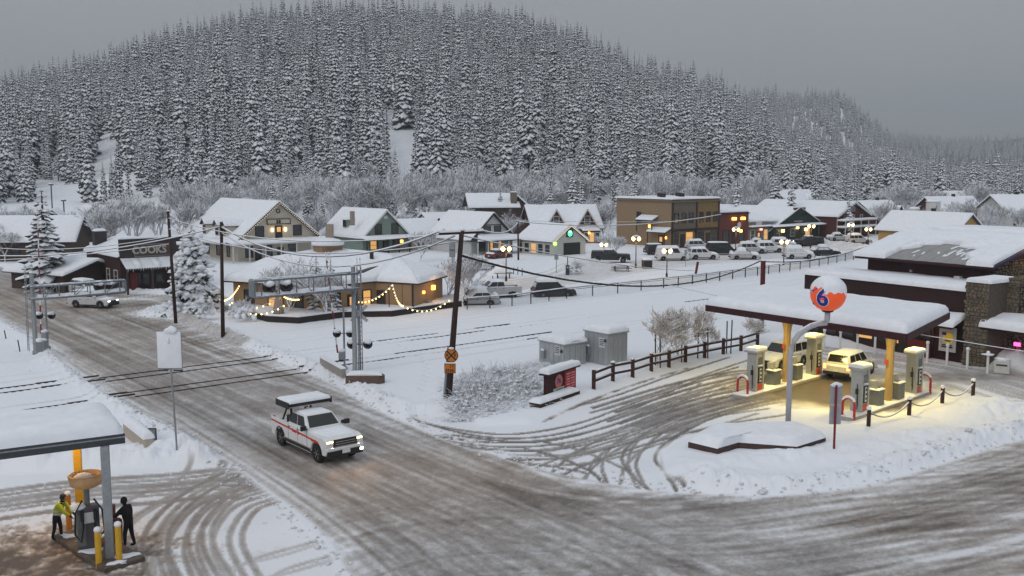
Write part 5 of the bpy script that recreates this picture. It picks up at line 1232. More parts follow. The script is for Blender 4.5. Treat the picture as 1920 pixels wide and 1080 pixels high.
# --- far right houses
YEL = mat('yellow_boards', (.42, .26, .09), .85, .15, 3, .2, stretch=(5, 5, .4))
for x, y, Y, W, Lh, ev, rd, ax, rz, c, lab, sd, z0 in [(1642, 440, 215, 9, 9, 4.2, 7.2, 'x', 30, DKR, 'dark red house with broad snow roof right of the utility pole', 121, 0), (1762, 425, 225, 13, 9, 3.5, 6.8, 'x', 20, DKR, 'far dark red house with long snow roof and a small gable', 123, 1), (1790, 410, 255, 9, 8, 4, 7.0, 'x', 20, DKR, 'farthest red gabled house above the tanks', 125, 1.5),
                                              (1790, 440, 168, 8.5, 15, 3.6, 6.5, 'y', 34, YEL, 'house with yellow gable showing over the long shed roof', 127, 0), (1885, 430, 215, 10, 10, 4.5, 7.5, 'x', 10, siding('white2', (.5, .5, .48)), 'pale block-like house at the right edge', 129, 1), (1480, 392, 270, 12, 10, 3.5, 6.5, 'x', 30, BRN, 'brown house deep behind the green shop', 131, 2)]:
    P = onY(x, y, Y); t = bldg('house', lab, P, R(rz), z0); gable_walls(t, 0, W, 0, Lh, -2, ev, rd, ax, c); roof2(t, 0, W, 0, Lh, ev, rd, ax, .6, .45, sd); win(t, FRONT, W * .25, 1.2, 1.1, 1.3); win(t, FRONT, W * .7, 1.2, 1.1, 1.3); MB().box((W * .6, Lh * .5, rd), (.6, .6, 1.6)).build('chimney', DARKTRIM, t)
    if ax == 'x':
        xc = W * .75; MB().side([(xc - 1.6, 0), (xc + 1.6, 0), (xc + 1.6, ev), (xc, ev + 2.0), (xc - 1.6, ev)], -.6, 3).build('gable_wall', c, t); roof2(t, xc - 1.6, xc + 1.6, -.6, 3.2, ev, ev + 2.1, 'y', .35, .3, sd + 1, nu=6, nv=6)
for x, Y, r, h, lab in ((1712, 190, .95, 6.6, 'narrow white tank behind the long shed roof'), (1747, 195, 1.35, 7.8, 'larger white tank beside the narrow one')):
    P = onY(x, 440, Y); t = thing('storage_tank', lab, 'tank', (P.x, P.y, 0)); MB().smooth().lathe([(r, 0), (r, h - .2), (r * .9, h)], (0, 0, 0), 20).build('shell', WHITETRIM, t); snow_cap(t, (0, 0, h), r, .5, 16)
    for z in (1.5, 4.0): MB().lathe([(r + .02, z), (r + .05, z + .05), (r + .02, z + .1)], (0, 0, 0), 20).build('band', STEELP, t)

# --- depot: long hipped roof, tan walls, cupola, string lights, deck
E = [onY(420, 530, 97.2), onY(600, 539, 92.0), onY(705, 527, 96.8), onY(785, 533, 94.6), onY(842, 515, 102.4), Vector((-12, 112, 3.2)), Vector((-27, 107, 3.2))]
ze = 3.15; E = [Vector((p.x, p.y, ze)) for p in E]
R0, R1 = onY(618, 467, 102.0), onY(745, 481, 100.5); R0.z -= .25; R1.z -= .25; Rl = onY(500, 486, 101.0); Rl.z -= .25
o0 = Vector((E[2].x, E[2].y, 0)); DPT = thing('depot', 'tan railway depot with wide hipped snow roof and festoon lights', 'building', o0)
L_ = lambda p: Vector(p) - o0
cx_ = sum((e for e in E), Vector((0, 0, 0))) / len(E)
wallp = [(cx_ + (e - cx_) * .93 - o0) for e in E]
TANW = mat('depot_wall', (.30, .20, .115), .85, .12, 3, .15, stretch=(4, 4, .5))
MB().prism([(p.x, p.y) for p in wallp], -.1, ze + .15).build('wall', TANW, DPT)
MB().prism([(L_(e).x, L_(e).y) for e in E], ze - .12, ze).build('eaves', DARKTRIM, DPT)
quadsR = [(E[0], E[1], R0, Rl), (E[1], E[2], R1, R0), (E[2], E[3], R1, R1), (E[3], E[4], R1, R1), (E[4], E[5], R0, R1), (E[5], E[6], Rl, R0), (E[6], E[0], Rl, Rl)]
for i, q in enumerate(quadsR):
    q = [L_(p) + Vector((0, 0, .02)) for p in q]
    r_ = MB().add(q if (q[2] - q[3]).length > 1e-4 else q[:3], [(0, 1, 2, 3) if (q[2] - q[3]).length > 1e-4 else (0, 1, 2)]).build('roof_slope', ROOFM, DPT)
    mb_ = snow_cover(q[0], q[1], q[2], q[3], .45, 14, 10, 140 + i, edge=.5)
    # only the eaves edge is rounded: lift the hips and ridge so that the blanket closes
    sn_ = mb_.build('snow', SNOW, r_)
ridge = MB().smooth()
for a_, b_ in ((E[0], Rl), (E[1], R0), (E[2], R1), (E[3], R1), (E[4], R1), (Rl, R0), (R0, R1), (E[6], Rl)):
    a_, b_ = L_(a_), L_(b_); d_ = (b_ - a_).normalized(); ridge.tube([a_ + d_ * .5 + Vector((0, 0, .22)), a_.lerp(b_, .5) + Vector((0, 0, .20)), b_ + Vector((0, 0, .20))], [.22, .30, .30], 8)
ridge.build('ridge_snow', SNOW, DPT)
c_ = L_(onY(615, 470, 101.5)); c_.z = 5.7
MB().box(c_ + Vector((0, 0, .3)), (2.4, 1.8, 1.0), AU).build('cupola', TANW, DPT)
MB().smooth().lathe([(1.6, 0), (1.7, .12), (1.65, .32), (1.2, .55), (.6, .7), (.05, .75)], c_ + Vector((0, 0, .7)), 20).build('cupola_snow', SNOW, DPT)
MB().box(c_ + Vector((.1, .6, 1.7)), (.7, .7, 2.2)).build('chimney', mat('pale_stack', (.32, .26, .22), .9, .2, 8, .2), DPT)
q_ = L_(onY(697, 483, 99.5)); MB().box(q_ + Vector((0, 0, .1)), (.35, .35, .9)).build('vent_pipe', DARKTRIM, DPT)
for i in range(len(wallp)):
    a_, b_ = wallp[i], wallp[(i + 1) % len(wallp)]; d_ = (b_ - a_); Lw = d_.length; d_.normalize(); face = ((a_.x, a_.y), (d_.x, d_.y))
    if i == 0:
        for s in (2, 5, 8): win(DPT, face, s, .9, 1.1, 1.4, lit=(s == 5))
    if i == 1: win(DPT, face, 1.5, .9, .9, 1.4); door(DPT, face, 3.4, 0, 1.1, 2.1, lit=True); win(DPT, face, 5.2, .9, .9, 1.4, lit=True)
    if i == 2: win(DPT, face, .8, 1.0, .8, 1.2); fbox(DPT, face, Lw - .1, 0, .15, ze, .12, 'downpipe', DARKTRIM)
    if i == 3:
        fbox(DPT, face, Lw * .62, 2.0, .35, .45, .3, 'wall_lantern', AMBERL); fbox(DPT, face, Lw * .3, 1.9, .2, .25, .2, 'wall_lamp', AMBERL); fbox(DPT, face, Lw * .4, 0, .8, 1.1, .5, 'meter_box', STEELP)
for i in (1, 2, 3):                                                # warm light under the lantern
    pass
lp = bpy.data.lights.new('depot_lantern_light', 'POINT'); lp.energy = 40; lp.color = (1, .55, .2); lp.shadow_soft_size = .2
lo = bpy.data.objects.new('depot_lantern_light', lp); COL.objects.link(lo); lo.parent = DPT; lo.location = L_(onY(826, 535, 98.0))
# festoon strings
def festoon(name_pts, n, label):
    pts_ = [Vector(p) for p in name_pts]; t_ = thing('festoon_lights', label, 'string lights', pts_[0]); m_, w_ = MB(), []
    for a_, b_ in zip(pts_[:-1], pts_[1:]):
        L0 = (b_ - a_).length
        for k in range(n + 1):
            u = k / n; v_ = a_.lerp(b_, u) - pts_[0]; v_.z -= .10 * L0 * 4 * u * (1 - u); w_.append(v_)
    MB().smooth().tube(w_, .03, 5).build('cable', CABLE, t_)
    for v_ in w_[::1]: MB().blob(v_ - Vector((0, 0, .1)), .075, 1, 1, 0).build('bulb', BULB, t_)
    return t_
festoon([onY(448, 535, 95.5), onY(421, 562, 93.5), onY(532, 572, 86.5)], 11, 'string of lit bulbs sagging at the left end of the depot')
festoon([onY(424, 560, 96.5), onY(530, 553, 90.0), onY(560, 560, 90)], 9, 'second string of bulbs under the left depot eaves')
festoon([onY(672, 565, 90), onY(736, 533, 93.8), onY(755, 572, 89.5), onY(842, 562, 96)], 10, 'string of lit bulbs hung from the right depot eaves to posts')
# deck with dark retaining wall
DK = [G(445, 592), G(500, 608), G(560, 611), G(640, 600), G(735, 598), G(868, 578), G(862, 560), G(760, 572)]
dz = .75; t = thing('depot_deck', 'snow-covered deck with dark retaining edge in front of the depot', 'deck', (DK[0].x, DK[0].y, 0)); dl = [(p.x - DK[0].x, p.y - DK[0].y) for p in DK]
poly = dl[:6] + [(dl[5][0] - 1, dl[5][1] + 5), (dl[4][0] - 2, dl[4][1] + 6), (dl[2][0], dl[2][1] + 8), (dl[0][0] - 1, dl[0][1] + 6)]
MB().prism(poly, -.2, dz).build('retaining_wall', mat('dark_retaining', (.035, .028, .028), .9, .2, 3, .2), t)
m = MB().smooth(); m.prism(poly, dz, dz + .16); m.sm = False; m.build('snow', SNOW, t, bevel=.12)
for px, py in ((560, 575), (755, 572), (730, 575), (672, 570), (532, 578)):
    q = G(px, py + 18); pst = tag(MB().tube([(q.x, q.y, .6), (q.x, q.y, 3.0)], .045, 6).build('light_post', DARKTRIM), 'slim dark festoon post on the depot deck %s' % {560: 'by the low frosted tree', 755: 'below the lowest bulb', 730: 'under the eaves corner', 672: 'behind the signal mast', 532: 'beside the folded parasol'}[px], 'post', 'festoon posts')
q = G(523, 606); t = thing('folded_parasol', 'bundled grey tarp stack standing on the depot deck', 'parasol', (q.x, q.y, .8)); MB().smooth().lathe([(.55, 0), (.45, .8), (.3, 1.5), (.12, 2.0)], (0, 0, 0), 9).build('cover', mat('tarp', (.28, .24, .22), .9, .3, 5, .4, stretch=(4, 4, .3)), t); snow_cap(t, (0, 0, 1.8), .25, .3)
# ------------------------------------------------------------------ vehicles
GLASS = mat('car_glass', (0.015, 0.017, 0.02), 0.08, 0.1, 2, 0.0, spec=0.6)
RUBBER = mat('tyre_rubber', (0.022, 0.021, 0.021), 0.85, 0.2, 20, 0.2, snow=0.0)
RIM = mat('wheel_rim', (0.35, 0.35, 0.36), 0.35, 0.1, 10, 0.0, metal=0.7)
TRIM = mat('black_trim', (0.025, 0.025, 0.027), 0.6, 0.2, 10, 0.05)
CHROME = mat('chrome', (0.62, 0.62, 0.64), 0.22, 0.05, 6, 0.0, metal=0.9)
PLATE = mat('number_plate', (0.7, 0.71, 0.72), 0.5, 0.1, 10, 0.0)
LAMPOFF = mat('lamp_glass', (0.5, 0.5, 0.48), 0.2, 0.05, 5, 0.0)
HEADON = mat('headlight_lit', (1, .9, .6), .3, 0, 5, 0, emit=(1.0, .78, .28), es=4)
HEADWHITE = mat('headlight_lit_white', (1, 1, 1), .3, 0, 5, 0, emit=(1.0, .97, .9), es=7)
TAILON = mat('tail_lamp_lit', (.8, .05, .02), .3, 0, 5, 0, emit=(1.0, .22, .06), es=5)
TAIL = mat('tail_lamp', (.35, .02, .02), .3, .1, 5, 0)
def revy(mb, prof, c, n=20, ang=None):
    c = Vector(c); k = len(mb.v)
    for r, y in prof:
        for j in range(n):
            a = 2 * math.pi * j / n; mb.v.append((c.x + r * math.cos(a), c.y + y, c.z + r * math.sin(a)))
    for i in range(len(prof) - 1):
        for j in range(n):
            a, b = k + i * n + j, k + i * n + (j + 1) % n; mb.f.append((a, a + n, b + n, b))
    mb.f.append(tuple(k + j for j in range(n))); mb.f.append(tuple(k + (len(prof) - 1) * n + j for j in reversed(range(n))))
    return mb
_wm = {}
def wheel(par, x, y, r, w, seg=22):
    key = (r, w, seg)
    if key not in _wm:
        ty = revy(MB().smooth(), [(r * .62, -w * .42), (r * .68, -w * .5), (r * .93, -w * .5), (r, -w * .36), (r, w * .36), (r * .93, w * .5), (r * .68, w * .5), (r * .62, w * .42)], (0, 0, 0), seg).mesh('tyre', RUBBER)
        rm = MB(); revy(rm, [(r * .64, -w * .40), (r * .64, w * .40), (r * .57, w * .41), (r * .55, w * .2), (r * .55, -w * .40)], (0, 0, 0), seg)
        revy(rm, [(r * .17, -w * .3), (r * .17, w * .40), (r * .08, w * .43)], (0, 0, 0), 10)
        for j in range(6):
            a = j * math.pi / 3; ca, sa = math.cos(a), math.sin(a); rm.bar((ca * r * .1, w * .32, sa * r * .1), (ca * r * .6, w * .30, sa * r * .6), r * .16, w * .12)
        _wm[key] = (ty, rm.mesh('rim', RIM))
    ty, rm = _wm[key]
    t = bpy.data.objects.new('wheel', ty); COL.objects.link(t); t.parent = par; t.location = (x, y, r)
    if y < 0: t.rotation_euler = (0, 0, math.pi)
    o = bpy.data.objects.new('rim', rm); COL.objects.link(o); o.parent = t
    return t
def face_patch(mb, q, u0, u1, v0, v1, off=0.012, th=0.02):
    q = [Vector(p) for p in q]; n = (q[1] - q[0]).cross(q[3] - q[0]).normalized()
    f = lambda a, b: (q[0] * (1 - a) + q[1] * a) * (1 - b) + (q[3] * (1 - a) + q[2] * a) * b + n * off
    mb.slab([f(u0, v0), f(u1, v0), f(u1, v1), f(u0, v1)], th); return mb
def arch(x, z, r, gc, n=9):
    a0 = math.asin(max(-1, min(1, (gc - z) / r)))
    return [(x - r * math.cos(a0 + (math.pi - 2 * a0) * i / (n - 1)), z + r * math.sin(a0 + (math.pi - 2 * a0) * i / (n - 1))) for i in range(n)]
SPEC = {
    'suv':   dict(L=4.75, W=1.9, H=1.78, belt=1.08, hz=.98, fz=.86, cowl=1.05, top=(-2.0, .35), rear=-2.28, wr=.37, wx=(1.42, -1.38), gc=.30, tail=None),
    'sedan': dict(L=4.7, W=1.83, H=1.45, belt=.95, hz=.88, fz=.72, cowl=.95, top=(-1.15, .2), rear=-1.8, wr=.33, wx=(1.4, -1.35), gc=.22, tail=.98),
    'van':   dict(L=5.2, W=2.0, H=2.05, belt=1.12, hz=1.02, fz=.85, cowl=1.65, top=(-2.4, .95), rear=-2.55, wr=.35, wx=(1.65, -1.55), gc=.28, tail=None),
    'pickup': dict(L=5.9, W=2.03, H=1.98, belt=1.38, hz=1.34, fz=1.27, cowl=1.02, top=(-.98, .38), rear=-1.12, wr=.44, wx=(1.92, -1.95), gc=.46, tail=None),
}
def vehicle(name, label, cat, loc, rz, kind, paint, group=None, snow=.12, lights=False, tails=False, hood_snow=True, win_snow=0.0, cap=False, seed=0, scale=1.0):
    s = SPEC[kind]; L, W, H = s['L'], s['W'], s['H']; hw = W / 2; gc, wr = s['gc'], s['wr']; xf, xr = s['wx']; belt = s['belt']
    t = thing(name, label, cat, loc, rz, group); t.scale = (scale,) * 3
    F, B = L / 2, -L / 2; bedx = s['rear'] - .06 if kind == 'pickup' else B
    wa = wr * (1.3 if kind == 'pickup' else 1.2)
    bot = [(F - .10, gc + .02)]
    bot += list(reversed(arch(xf, wr, wa, gc)))
    if kind != 'pickup': bot += list(reversed(arch(xr, wr, wa, gc))) + [(B + .1, gc + .04), (B, gc + .22), (B + .02, belt - .12), (B + .1, belt)]
    else: bot += [(bedx, gc), (bedx, belt)]
    if s['tail']: bot[-1] = (B + .08, s['tail'] - .04); bot += [(s['rear'] - .05, s['tail'])]
    prof = bot + [(s['cowl'], max(belt, s['hz'])), (s['cowl'] + .15, s['hz']), (F - .35, s['fz'] + .06), (F - .08, s['fz'] - .03), (F, s['fz'] - .2), (F - .01, gc + .22)]
    MB().side(prof, -hw, hw).build('body', paint, t, bevel=.06, seg=3)
    # cabin
    xb0, xb1 = s['rear'], s['cowl']; xt0, xt1 = s['top']; hb, ht = hw * .955, hw * .76; zb, zt = belt - .03, H
    b = [(xb0, -hb, zb), (xb1, -hb, zb), (xb1, hb, zb), (xb0, hb, zb)]; c = [(xt0, -ht, zt), (xt1, -ht, zt), (xt1, ht, zt), (xt0, ht, zt)]
    MB().add(b + c, [(3, 2, 1, 0), (4, 5, 6, 7), (0, 1, 5, 4), (1, 2, 6, 5), (2, 3, 7, 6), (3, 0, 4, 7)]).build('cabin', paint, t, bevel=.09, seg=3)
    wsm = mat('snowy_glass', (.55, .57, .6), .6, .3, 4, .1) if win_snow else GLASS
    face_patch(MB(), [b[1], b[2], c[2], c[1]], .07, .93, .17, .92).build('windshield', wsm if win_snow > .6 else GLASS, t)
    face_patch(MB(), [b[3], b[0], c[0], c[3]], .10, .90, .25 if kind != 'pickup' else .3, .88).build('rear_window', wsm, t)
    n = 3 if kind in ('suv', 'van') else 2
    for sd, q in ((-1, [b[0], b[1], c[1], c[0]]), (1, [b[2], b[3], c[3], c[2]])):
        for i in range(n):
            a0, a1 = .05 + .88 * i / n, .05 + .88 * (i + 1) / n - .035
            if sd > 0: a0, a1 = 1 - a1, 1 - a0
            if kind == 'van' and i == 0 and win_snow: continue
            face_patch(MB(), q, a0, a1, .16, .88).build('side_window', wsm if win_snow > .8 else GLASS, t)
        MB().box((xb1 - .18, sd * (hb + .13), belt + .1), (.14, .2, .16)).build('mirror', TRIM if kind == 'pickup' else paint, t, bevel=.03)
        for i in range(2): MB().box((xb1 - .95 - i * .95, sd * (hw + .012), belt - .15), (.2, .03, .035)).build('door_handle', TRIM, t)
        MB().box(((xf + xr) / 2, sd * (hw - .02), gc + .03), (xf - xr - 2 * wa, .12, .12)).build('sill', TRIM, t, bevel=.02)
        for x in (xf, xr): wheel(t, x, sd * (hw - .13), wr, .25)
        MB().box((F - .12, sd * (hw - (.24 if kind == 'pickup' else .26)), s['fz'] - (.2 if kind == 'pickup' else .17)), (.2, .40, .24 if kind == 'pickup' else .17)).build('headlight', (HEADON if lights == 1 else HEADWHITE) if lights else LAMPOFF, t, bevel=.03)
        tz = belt - .18 if kind != 'sedan' else .78
        MB().box((B + .03, sd * (hw - .13), tz), (.1, .2, .32 if kind != 'sedan' else .18)).build('taillight', TAILON if tails else TAIL, t, bevel=.02)
    MB().box((F - .02, 0, s['fz'] - (.24 if kind == 'pickup' else .2)), (.1, W * (.58 if kind == 'pickup' else .52), .38 if kind == 'pickup' else .22)).build('grille', TRIM, t, bevel=.02)
    MB().box((F - .02, 0, gc + .10), (.2, W * .95, .30)).build('bumper', TRIM, t, bevel=.05)
    MB().box((B + .03, 0, gc + .18), (.2, W * .97, .22)).build('bumper', TRIM, t, bevel=.05)
    MB().box((B - .085, 0, gc + .42 if kind != 'sedan' else .6), (.02, .32, .16)).build('number_plate', PLATE, t)
    if kind == 'pickup':
        for sd in (-1, 1):
            pr = list(reversed(arch(xr, wr, wa, gc))) + [(B + .03, gc + .02), (B, belt - .1), (B, belt + .0), (bedx + .02, belt)]
            pr = [(bedx + .02, gc)] + pr
            MB().side(pr, sd * (hw - .07), sd * hw).build('bed_side', paint, t, bevel=.025)
        MB().box(((B + bedx) / 2, 0, .78), (bedx - B - .04, W - .16, .08)).build('bed_floor', TRIM, t)
        MB().box((B + .04, 0, .98), (.06, W - .16, .46)).build('tailgate', paint, t, bevel=.02)
        if cap: MB().box(((B + bedx) / 2, 0, 1.5), (bedx - B - .06, W - .1, .62)).build('bed_cap', paint, t, bevel=.12)
        elif snow: snow_cover((B + .08, -hw + .09, .82), (bedx - .02, -hw + .09, .82), (bedx - .02, hw - .09, .82), (B + .08, hw - .09, .82), .25 + snow, 6, 5, seed).build('snow', SNOW, t)
    if snow:
        e = .06
        snow_cover((xt0 + e, -ht + e, zt - .02), (xt1 - e, -ht + e, zt - .02), (xt1 - e, ht - e, zt - .02), (xt0 + e, ht - e, zt - .02), snow + .02, 6, 5, seed, edge=.3).build('snow', SNOW, t)
        if hood_snow: snow_cover((s['cowl'] + .1, -hw + .1, s['hz'] - .02), (F - .2, -hw + .12, s['fz'] - .02), (F - .2, hw - .12, s['fz'] - .02), (s['cowl'] + .1, hw - .1, s['hz'] - .02), snow * .9 + .02, 5, 5, seed + 1, edge=.3).build('snow', SNOW, t)
        if s['tail']: snow_cover((B + .1, -hw + .1, s['tail'] - .05), (s['rear'], -hw + .1, s['tail'] - .02), (s['rear'], hw - .1, s['tail'] - .02), (B + .1, hw - .1, s['tail'] - .05), snow, 4, 5, seed + 2).build('snow', SNOW, t)
    return t
def paint(name, c, snow=.0): return mat('paint_' + name, c, .38, .08, 3, .02, spec=.5, snow=snow)
PTW = paint('service_white', (.70, .71, .72))
PW, PB, PG, PS, PR = paint('white', (.55, .555, .56)), paint('black', (.018, .019, .022)), paint('grey', (.16, .165, .17)), paint('silver', (.34, .35, .36)), paint('dark_red', (.13, .02, .02))
PWF = paint('white_frosted', (.60, .61, .62), .5); PSF = paint('silver_frosted', (.40, .41, .42), .45)

# --- the white service truck crossing the road
FW, RW = at(600, 866), at(530, 833)
hd = math.atan2(FW.y - RW.y, FW.x - RW.x)
mid = (FW + RW) / 2; left = Vector((-math.sin(hd), math.cos(hd), 0))
c = mid + left * 0.83 + Vector((math.cos(hd), math.sin(hd), 0)) * .05
tk = vehicle('pickup_truck', 'white service pickup with red side stripe and folded arrow board, driving on the slushy road', 'truck', (c.x, c.y, 0.0), hd, 'pickup', PTW, snow=.06, lights=1, scale=1.0)
RED = mat('red_stripe', (.55, .035, .02), .5, .1, 8, 0)
for sd in (-1, 1):
    y = sd * 1.02
    m = MB()
    for (x0, z0), (x1, z1) in zip([(-2.9, 1.2), (-1.12, 1.14), (1.0, 1.07)], [(-1.12, 1.14), (1.0, 1.07), (2.2, 1.0)]):
        m.slab([(x0, y, z0 - .045), (x1, y, z1 - .045), (x1, y, z1 + .045), (x0, y, z0 + .045)][::(1 if sd < 0 else -1)], .004)
    m.build('stripe', RED, tk)
    m = MB()
    for x0, x1 in ((-.55, -.1), (.0, .22), (1.45, 1.62), (1.7, 2.05)):
        z = 1.12 - .033 * (x0 + 1)
        m.slab([(x0, sd * 1.025, z - .075), (x1, sd * 1.025, z - .085), (x1, sd * 1.025, z + .06), (x0, sd * 1.025, z + .07)][::(1 if sd < 0 else -1)], .004)
    m.build('stripe_marks', RED, tk)['kind'] = 'stuff'
    MB().box((.1, sd * .98, .38), (2.6, .16, .06)).build('running_board', CHROME, tk, bevel=.02)
MB().box((2.96, 0, .80), (.16, 2.0, .17)).build('bumper_bar', PTW, tk, bevel=.05)
MB().box((3.06, 0, .66), (.02, .42, .2)).build('number_plate', PLATE, tk)
m = MB()
for z in (.92, 1.03, 1.14): m.box((2.99, 0, z), (.04, 1.1, .03))
m.build('grille_bars', CHROME, tk)
MB().box((3.0, .86, .62), (.1, .18, .12)).build('fog_lamp', HEADWHITE, tk, bevel=.02)
# equipment in the bed and the arrow board laid over the cab
eq = MB().box((-1.45, 0, 1.25), (.5, 1.5, .75)).build('tool_box', TRIM, tk, bevel=.04)
MB().box((-2.2, .25, 1.08), (.7, .9, .45)).build('equipment_case', PG, tk, bevel=.04)
m = MB()
for y in (-.55, .55): m.bar((-1.5, y, 1.55), (-1.6, y, 2.22), .09); m.bar((-2.5, y, 1.2), (-1.8, y, 2.2), .07)
m.build('board_frame', TRIM, tk)
bd = MB().box((-1.2, 0, 2.34), (1.4, 2.35, .16)).build('arrow_board', TRIM, tk, bevel=.02)
MB().box((-1.2, 0, 2.23), (1.25, 2.2, .05)).build('lamp_panel', PW, bd)
m = MB()
for y in (-1.2, 1.2): m.bar((-1.9, y, 2.34), (-.5, y, 2.34), .05, .3)
m.build('board_rim', TRIM, bd)
snow_cover((-1.88, -1.17, 2.42), (-.52, -1.17, 2.42), (-.52, 1.17, 2.42), (-1.88, 1.17, 2.42), .17, 6, 10, 4, edge=.18).build('snow', SNOW, bd)
MB().lathe([(.09, 0), (.09, .12), (.05, .16)], (-.95, .0, 2.05), 10).build('beacon', mat('amber', (.6, .25, .02), .3, 0, 5, 0), tk)
# hood crease, door seams, wheel wells, slush on the sills
m = MB()
for y in (-.42, .42): m.bar((1.25, y, 1.355), (2.6, y * .9, 1.30), .10, .05)
m.build('hood_crease', PTW, tk, bevel=.02)
SL = mat('road_slush', (.34, .30, .27), .8, .35, 7, .2)
for sd in (-1, 1):
    for x in (1.0, .02, -.98): MB().box((x, sd * 1.014, .95), (.018, .012, .84)).build('door_seam', TRIM, tk)
    MB().box((0, sd * 1.012, .54), (3.0, .02, .12)).build('slush', SL, tk)
    for x in (1.92, -1.95): MB().box((x, sd * .72, .62), (1.05, .4, .62)).build('wheel_well', TRIM, tk)
    MB().box((1.02, sd * 1.2, 1.52), (.16, .3, .24)).build('tow_mirror', TRIM, tk, bevel=.04); MB().bar((1.0, sd * .98, 1.45), (1.02, sd * 1.1, 1.48), .06).build('mirror_arm', TRIM, tk)
MB().box((2.955, 0, 1.03), (.06, 1.28, .46)).build('grille_surround', TRIM, tk, bevel=.03)
for sd in (-1, 1):
    l = bpy.data.lights.new('headlight_beam', 'SPOT'); l.energy = 50; l.color = (1.0, .62, .35); l.spot_size = R(100); l.spot_blend = 1.0; l.shadow_soft_size = .1
    lo = bpy.data.objects.new('headlight_beam', l); COL.objects.link(lo); lo.parent = tk; lo.location = (2.96, sd * .72, .92); lo.rotation_euler = (R(90), 0, R(-90)); lo.rotation_euler = (R(68), 0, R(-90))

# --- white suv at the pumps, car behind it
v = at(1586, 716); hd = R(48)
vehicle('suv', 'snow-dusted white suv with tail lamps lit between the fuel pumps', 'car', (v.x + 1.05, v.y + 2.2, 0), hd, 'suv', PWF, snow=.07, tails=True, win_snow=.0, seed=3)
v = at(1470, 690)
vehicle('suv', 'snowy yellow-white estate car half hidden behind the left canopy post', 'car', (v.x, v.y + .6, 0), R(222), 'suv', PWF, snow=.10, seed=5, win_snow=.5)
# --- white suv with headlight on the side street, and the parked one behind it
v = at(168, 578); vehicle('suv', 'white suv with headlights on turning by the dark shop', 'car', (v.x, v.y + .9, 0), R(-12), 'suv', PW, snow=.05, lights=2, seed=8)
v = at(152, 556); vehicle('suv', 'snow-covered suv parked behind the white suv by the dark shop', 'car', (v.x + .3, v.y + 1.0, 0), R(-38), 'suv', PSF, snow=.14, seed=9, win_snow=.3)
# --- cars in the lots across the tracks: foot pixel, kind, heading, paint, snow, label
LOTCARS = [
    (1146, 493, 'pickup', -8, PB, .06, 'black pickup with bed cap on the street left of the lamp', dict(cap=True, hood_snow=False)),
    (1262, 489, 'van', 2, PWF, .16, 'white snow-plastered van right of the brown waste bin', dict(win_snow=.7)),
    (1320, 487, 'suv', 4, PWF, .14, 'white suv parked just right of the snowy van', dict()),
    (1236, 478, 'suv', 15, PB, .05, 'dark suv half hidden behind the snowy van', dict()),
    (1355, 478, 'van', 8, PB, .05, 'black van in the middle of the car park', dict(hood_snow=False)),
    (1312, 470, 'suv', 8, PSF, .16, 'snowy car parked before the tan brick shopfront', dict(win_snow=.4)),
    (1398, 487, 'sedan', -2, PSF, .34, 'car buried under a rounded heap of snow nearest the fence', dict(win_snow=.9)),
    (1412, 476, 'suv', 6, PSF, .18, 'grey snowy car in the second row behind the buried car', dict(win_snow=.5)),
    (1445, 474, 'suv', 6, PWF, .20, 'snow-covered car right of the grey snowy one', dict(win_snow=.6)),
    (1425, 464, 'sedan', 10, PSF, .2, 'low snowy car in the back row before the small shop', dict(win_snow=.6)),
    (1470, 466, 'suv', 12, PSF, .2, 'pale snowy car left of the dark one with headlights', dict(win_snow=.6)),
    (1515, 464, 'pickup', 188, PB, .04, 'dark car with white headlights before the green shop', dict(lights=2, hood_snow=False, cap=True)),
    (1500, 486, 'suv', 4, PWF, .36, 'white car thickly buried in snow near the lamp post', dict(win_snow=.9)),
    (1550, 480, 'sedan', 2, PB, .36, 'dark low car with a tall snow load right of the buried white car', dict(win_snow=.9)),
    (1575, 452, 'sedan', 10, PSF, .24, 'snowy car parked before the red barn', dict(win_snow=.6)),
    (1612, 458, 'suv', 6, PSF, .24, 'snowy car at the right end of the car park', dict(win_snow=.7)),
    (905, 510, 'suv', 5, PSF, .14, 'silver suv behind the frosted thicket', dict(win_snow=.5)),
    (935, 487, 'sedan', 50, PR, .14, 'small dark red car beyond the street lamp', dict()),
    (925, 563, 'pickup', 196, PSF, .05, 'pale green-grey snowy pickup parked behind the track fence', dict(hood_snow=True)),
    (893, 576, 'sedan', 190, PSF, .3, 'snow-buried car beside the pale pickup at the fence', dict(win_snow=.8)),
    (1038, 560, 'suv', 12, PB, .3, 'dark car with a thick snow roof right behind the fence', dict(win_snow=.3)),
]
for i, (x, y, kd, hd, pn, sn, lab, kw) in enumerate(LOTCARS):
    v = at(x, y); h = AU * 0 + R(hd)
    vehicle('parked_car', lab, 'car', (v.x, v.y + .9, gz(v.x, v.y) * .3), h, kd, pn, 'cars standing in the town lots', snow=sn + .12, seed=20 + i, **kw)
# ------------------------------------------------------------------ filling station on the right
DRED = mat('fascia_dark_red', (.045, .014, .016), .7, .2, 4, .05)
SOFF = mat('soffit', (.30, .28, .24), .7, .1, 4, .05)
GREYP = mat('pump_grey', (.36, .37, .36), .5, .08, 6, .03)
DGREY = mat('bin_grey', (.16, .17, .165), .6, .12, 6, .05)
REDO = mat('pump_red', (.50, .09, .04), .5, .1, 8, .02)
WHITEG = mat('pump_white', (.6, .6, .58), .4, .05, 8, 0)
ca, cb, cc = at(1324, 583, 4.9), at(1700, 640, 4.9), at(1779, 598, 4.9); cd = ca + (cc - cb)
o0 = Vector((ca.x, ca.y, 0)); CAN = thing('fuel_canopy', 'flat fuel canopy with thick snow and dark red edge over the lit pumps', 'canopy', o0)
q = [(p.x - o0.x, p.y - o0.y) for p in (ca, cb, cc, cd)]
MB().prism(q, 5.1, 5.3).build('roof_deck', SOFF, CAN)
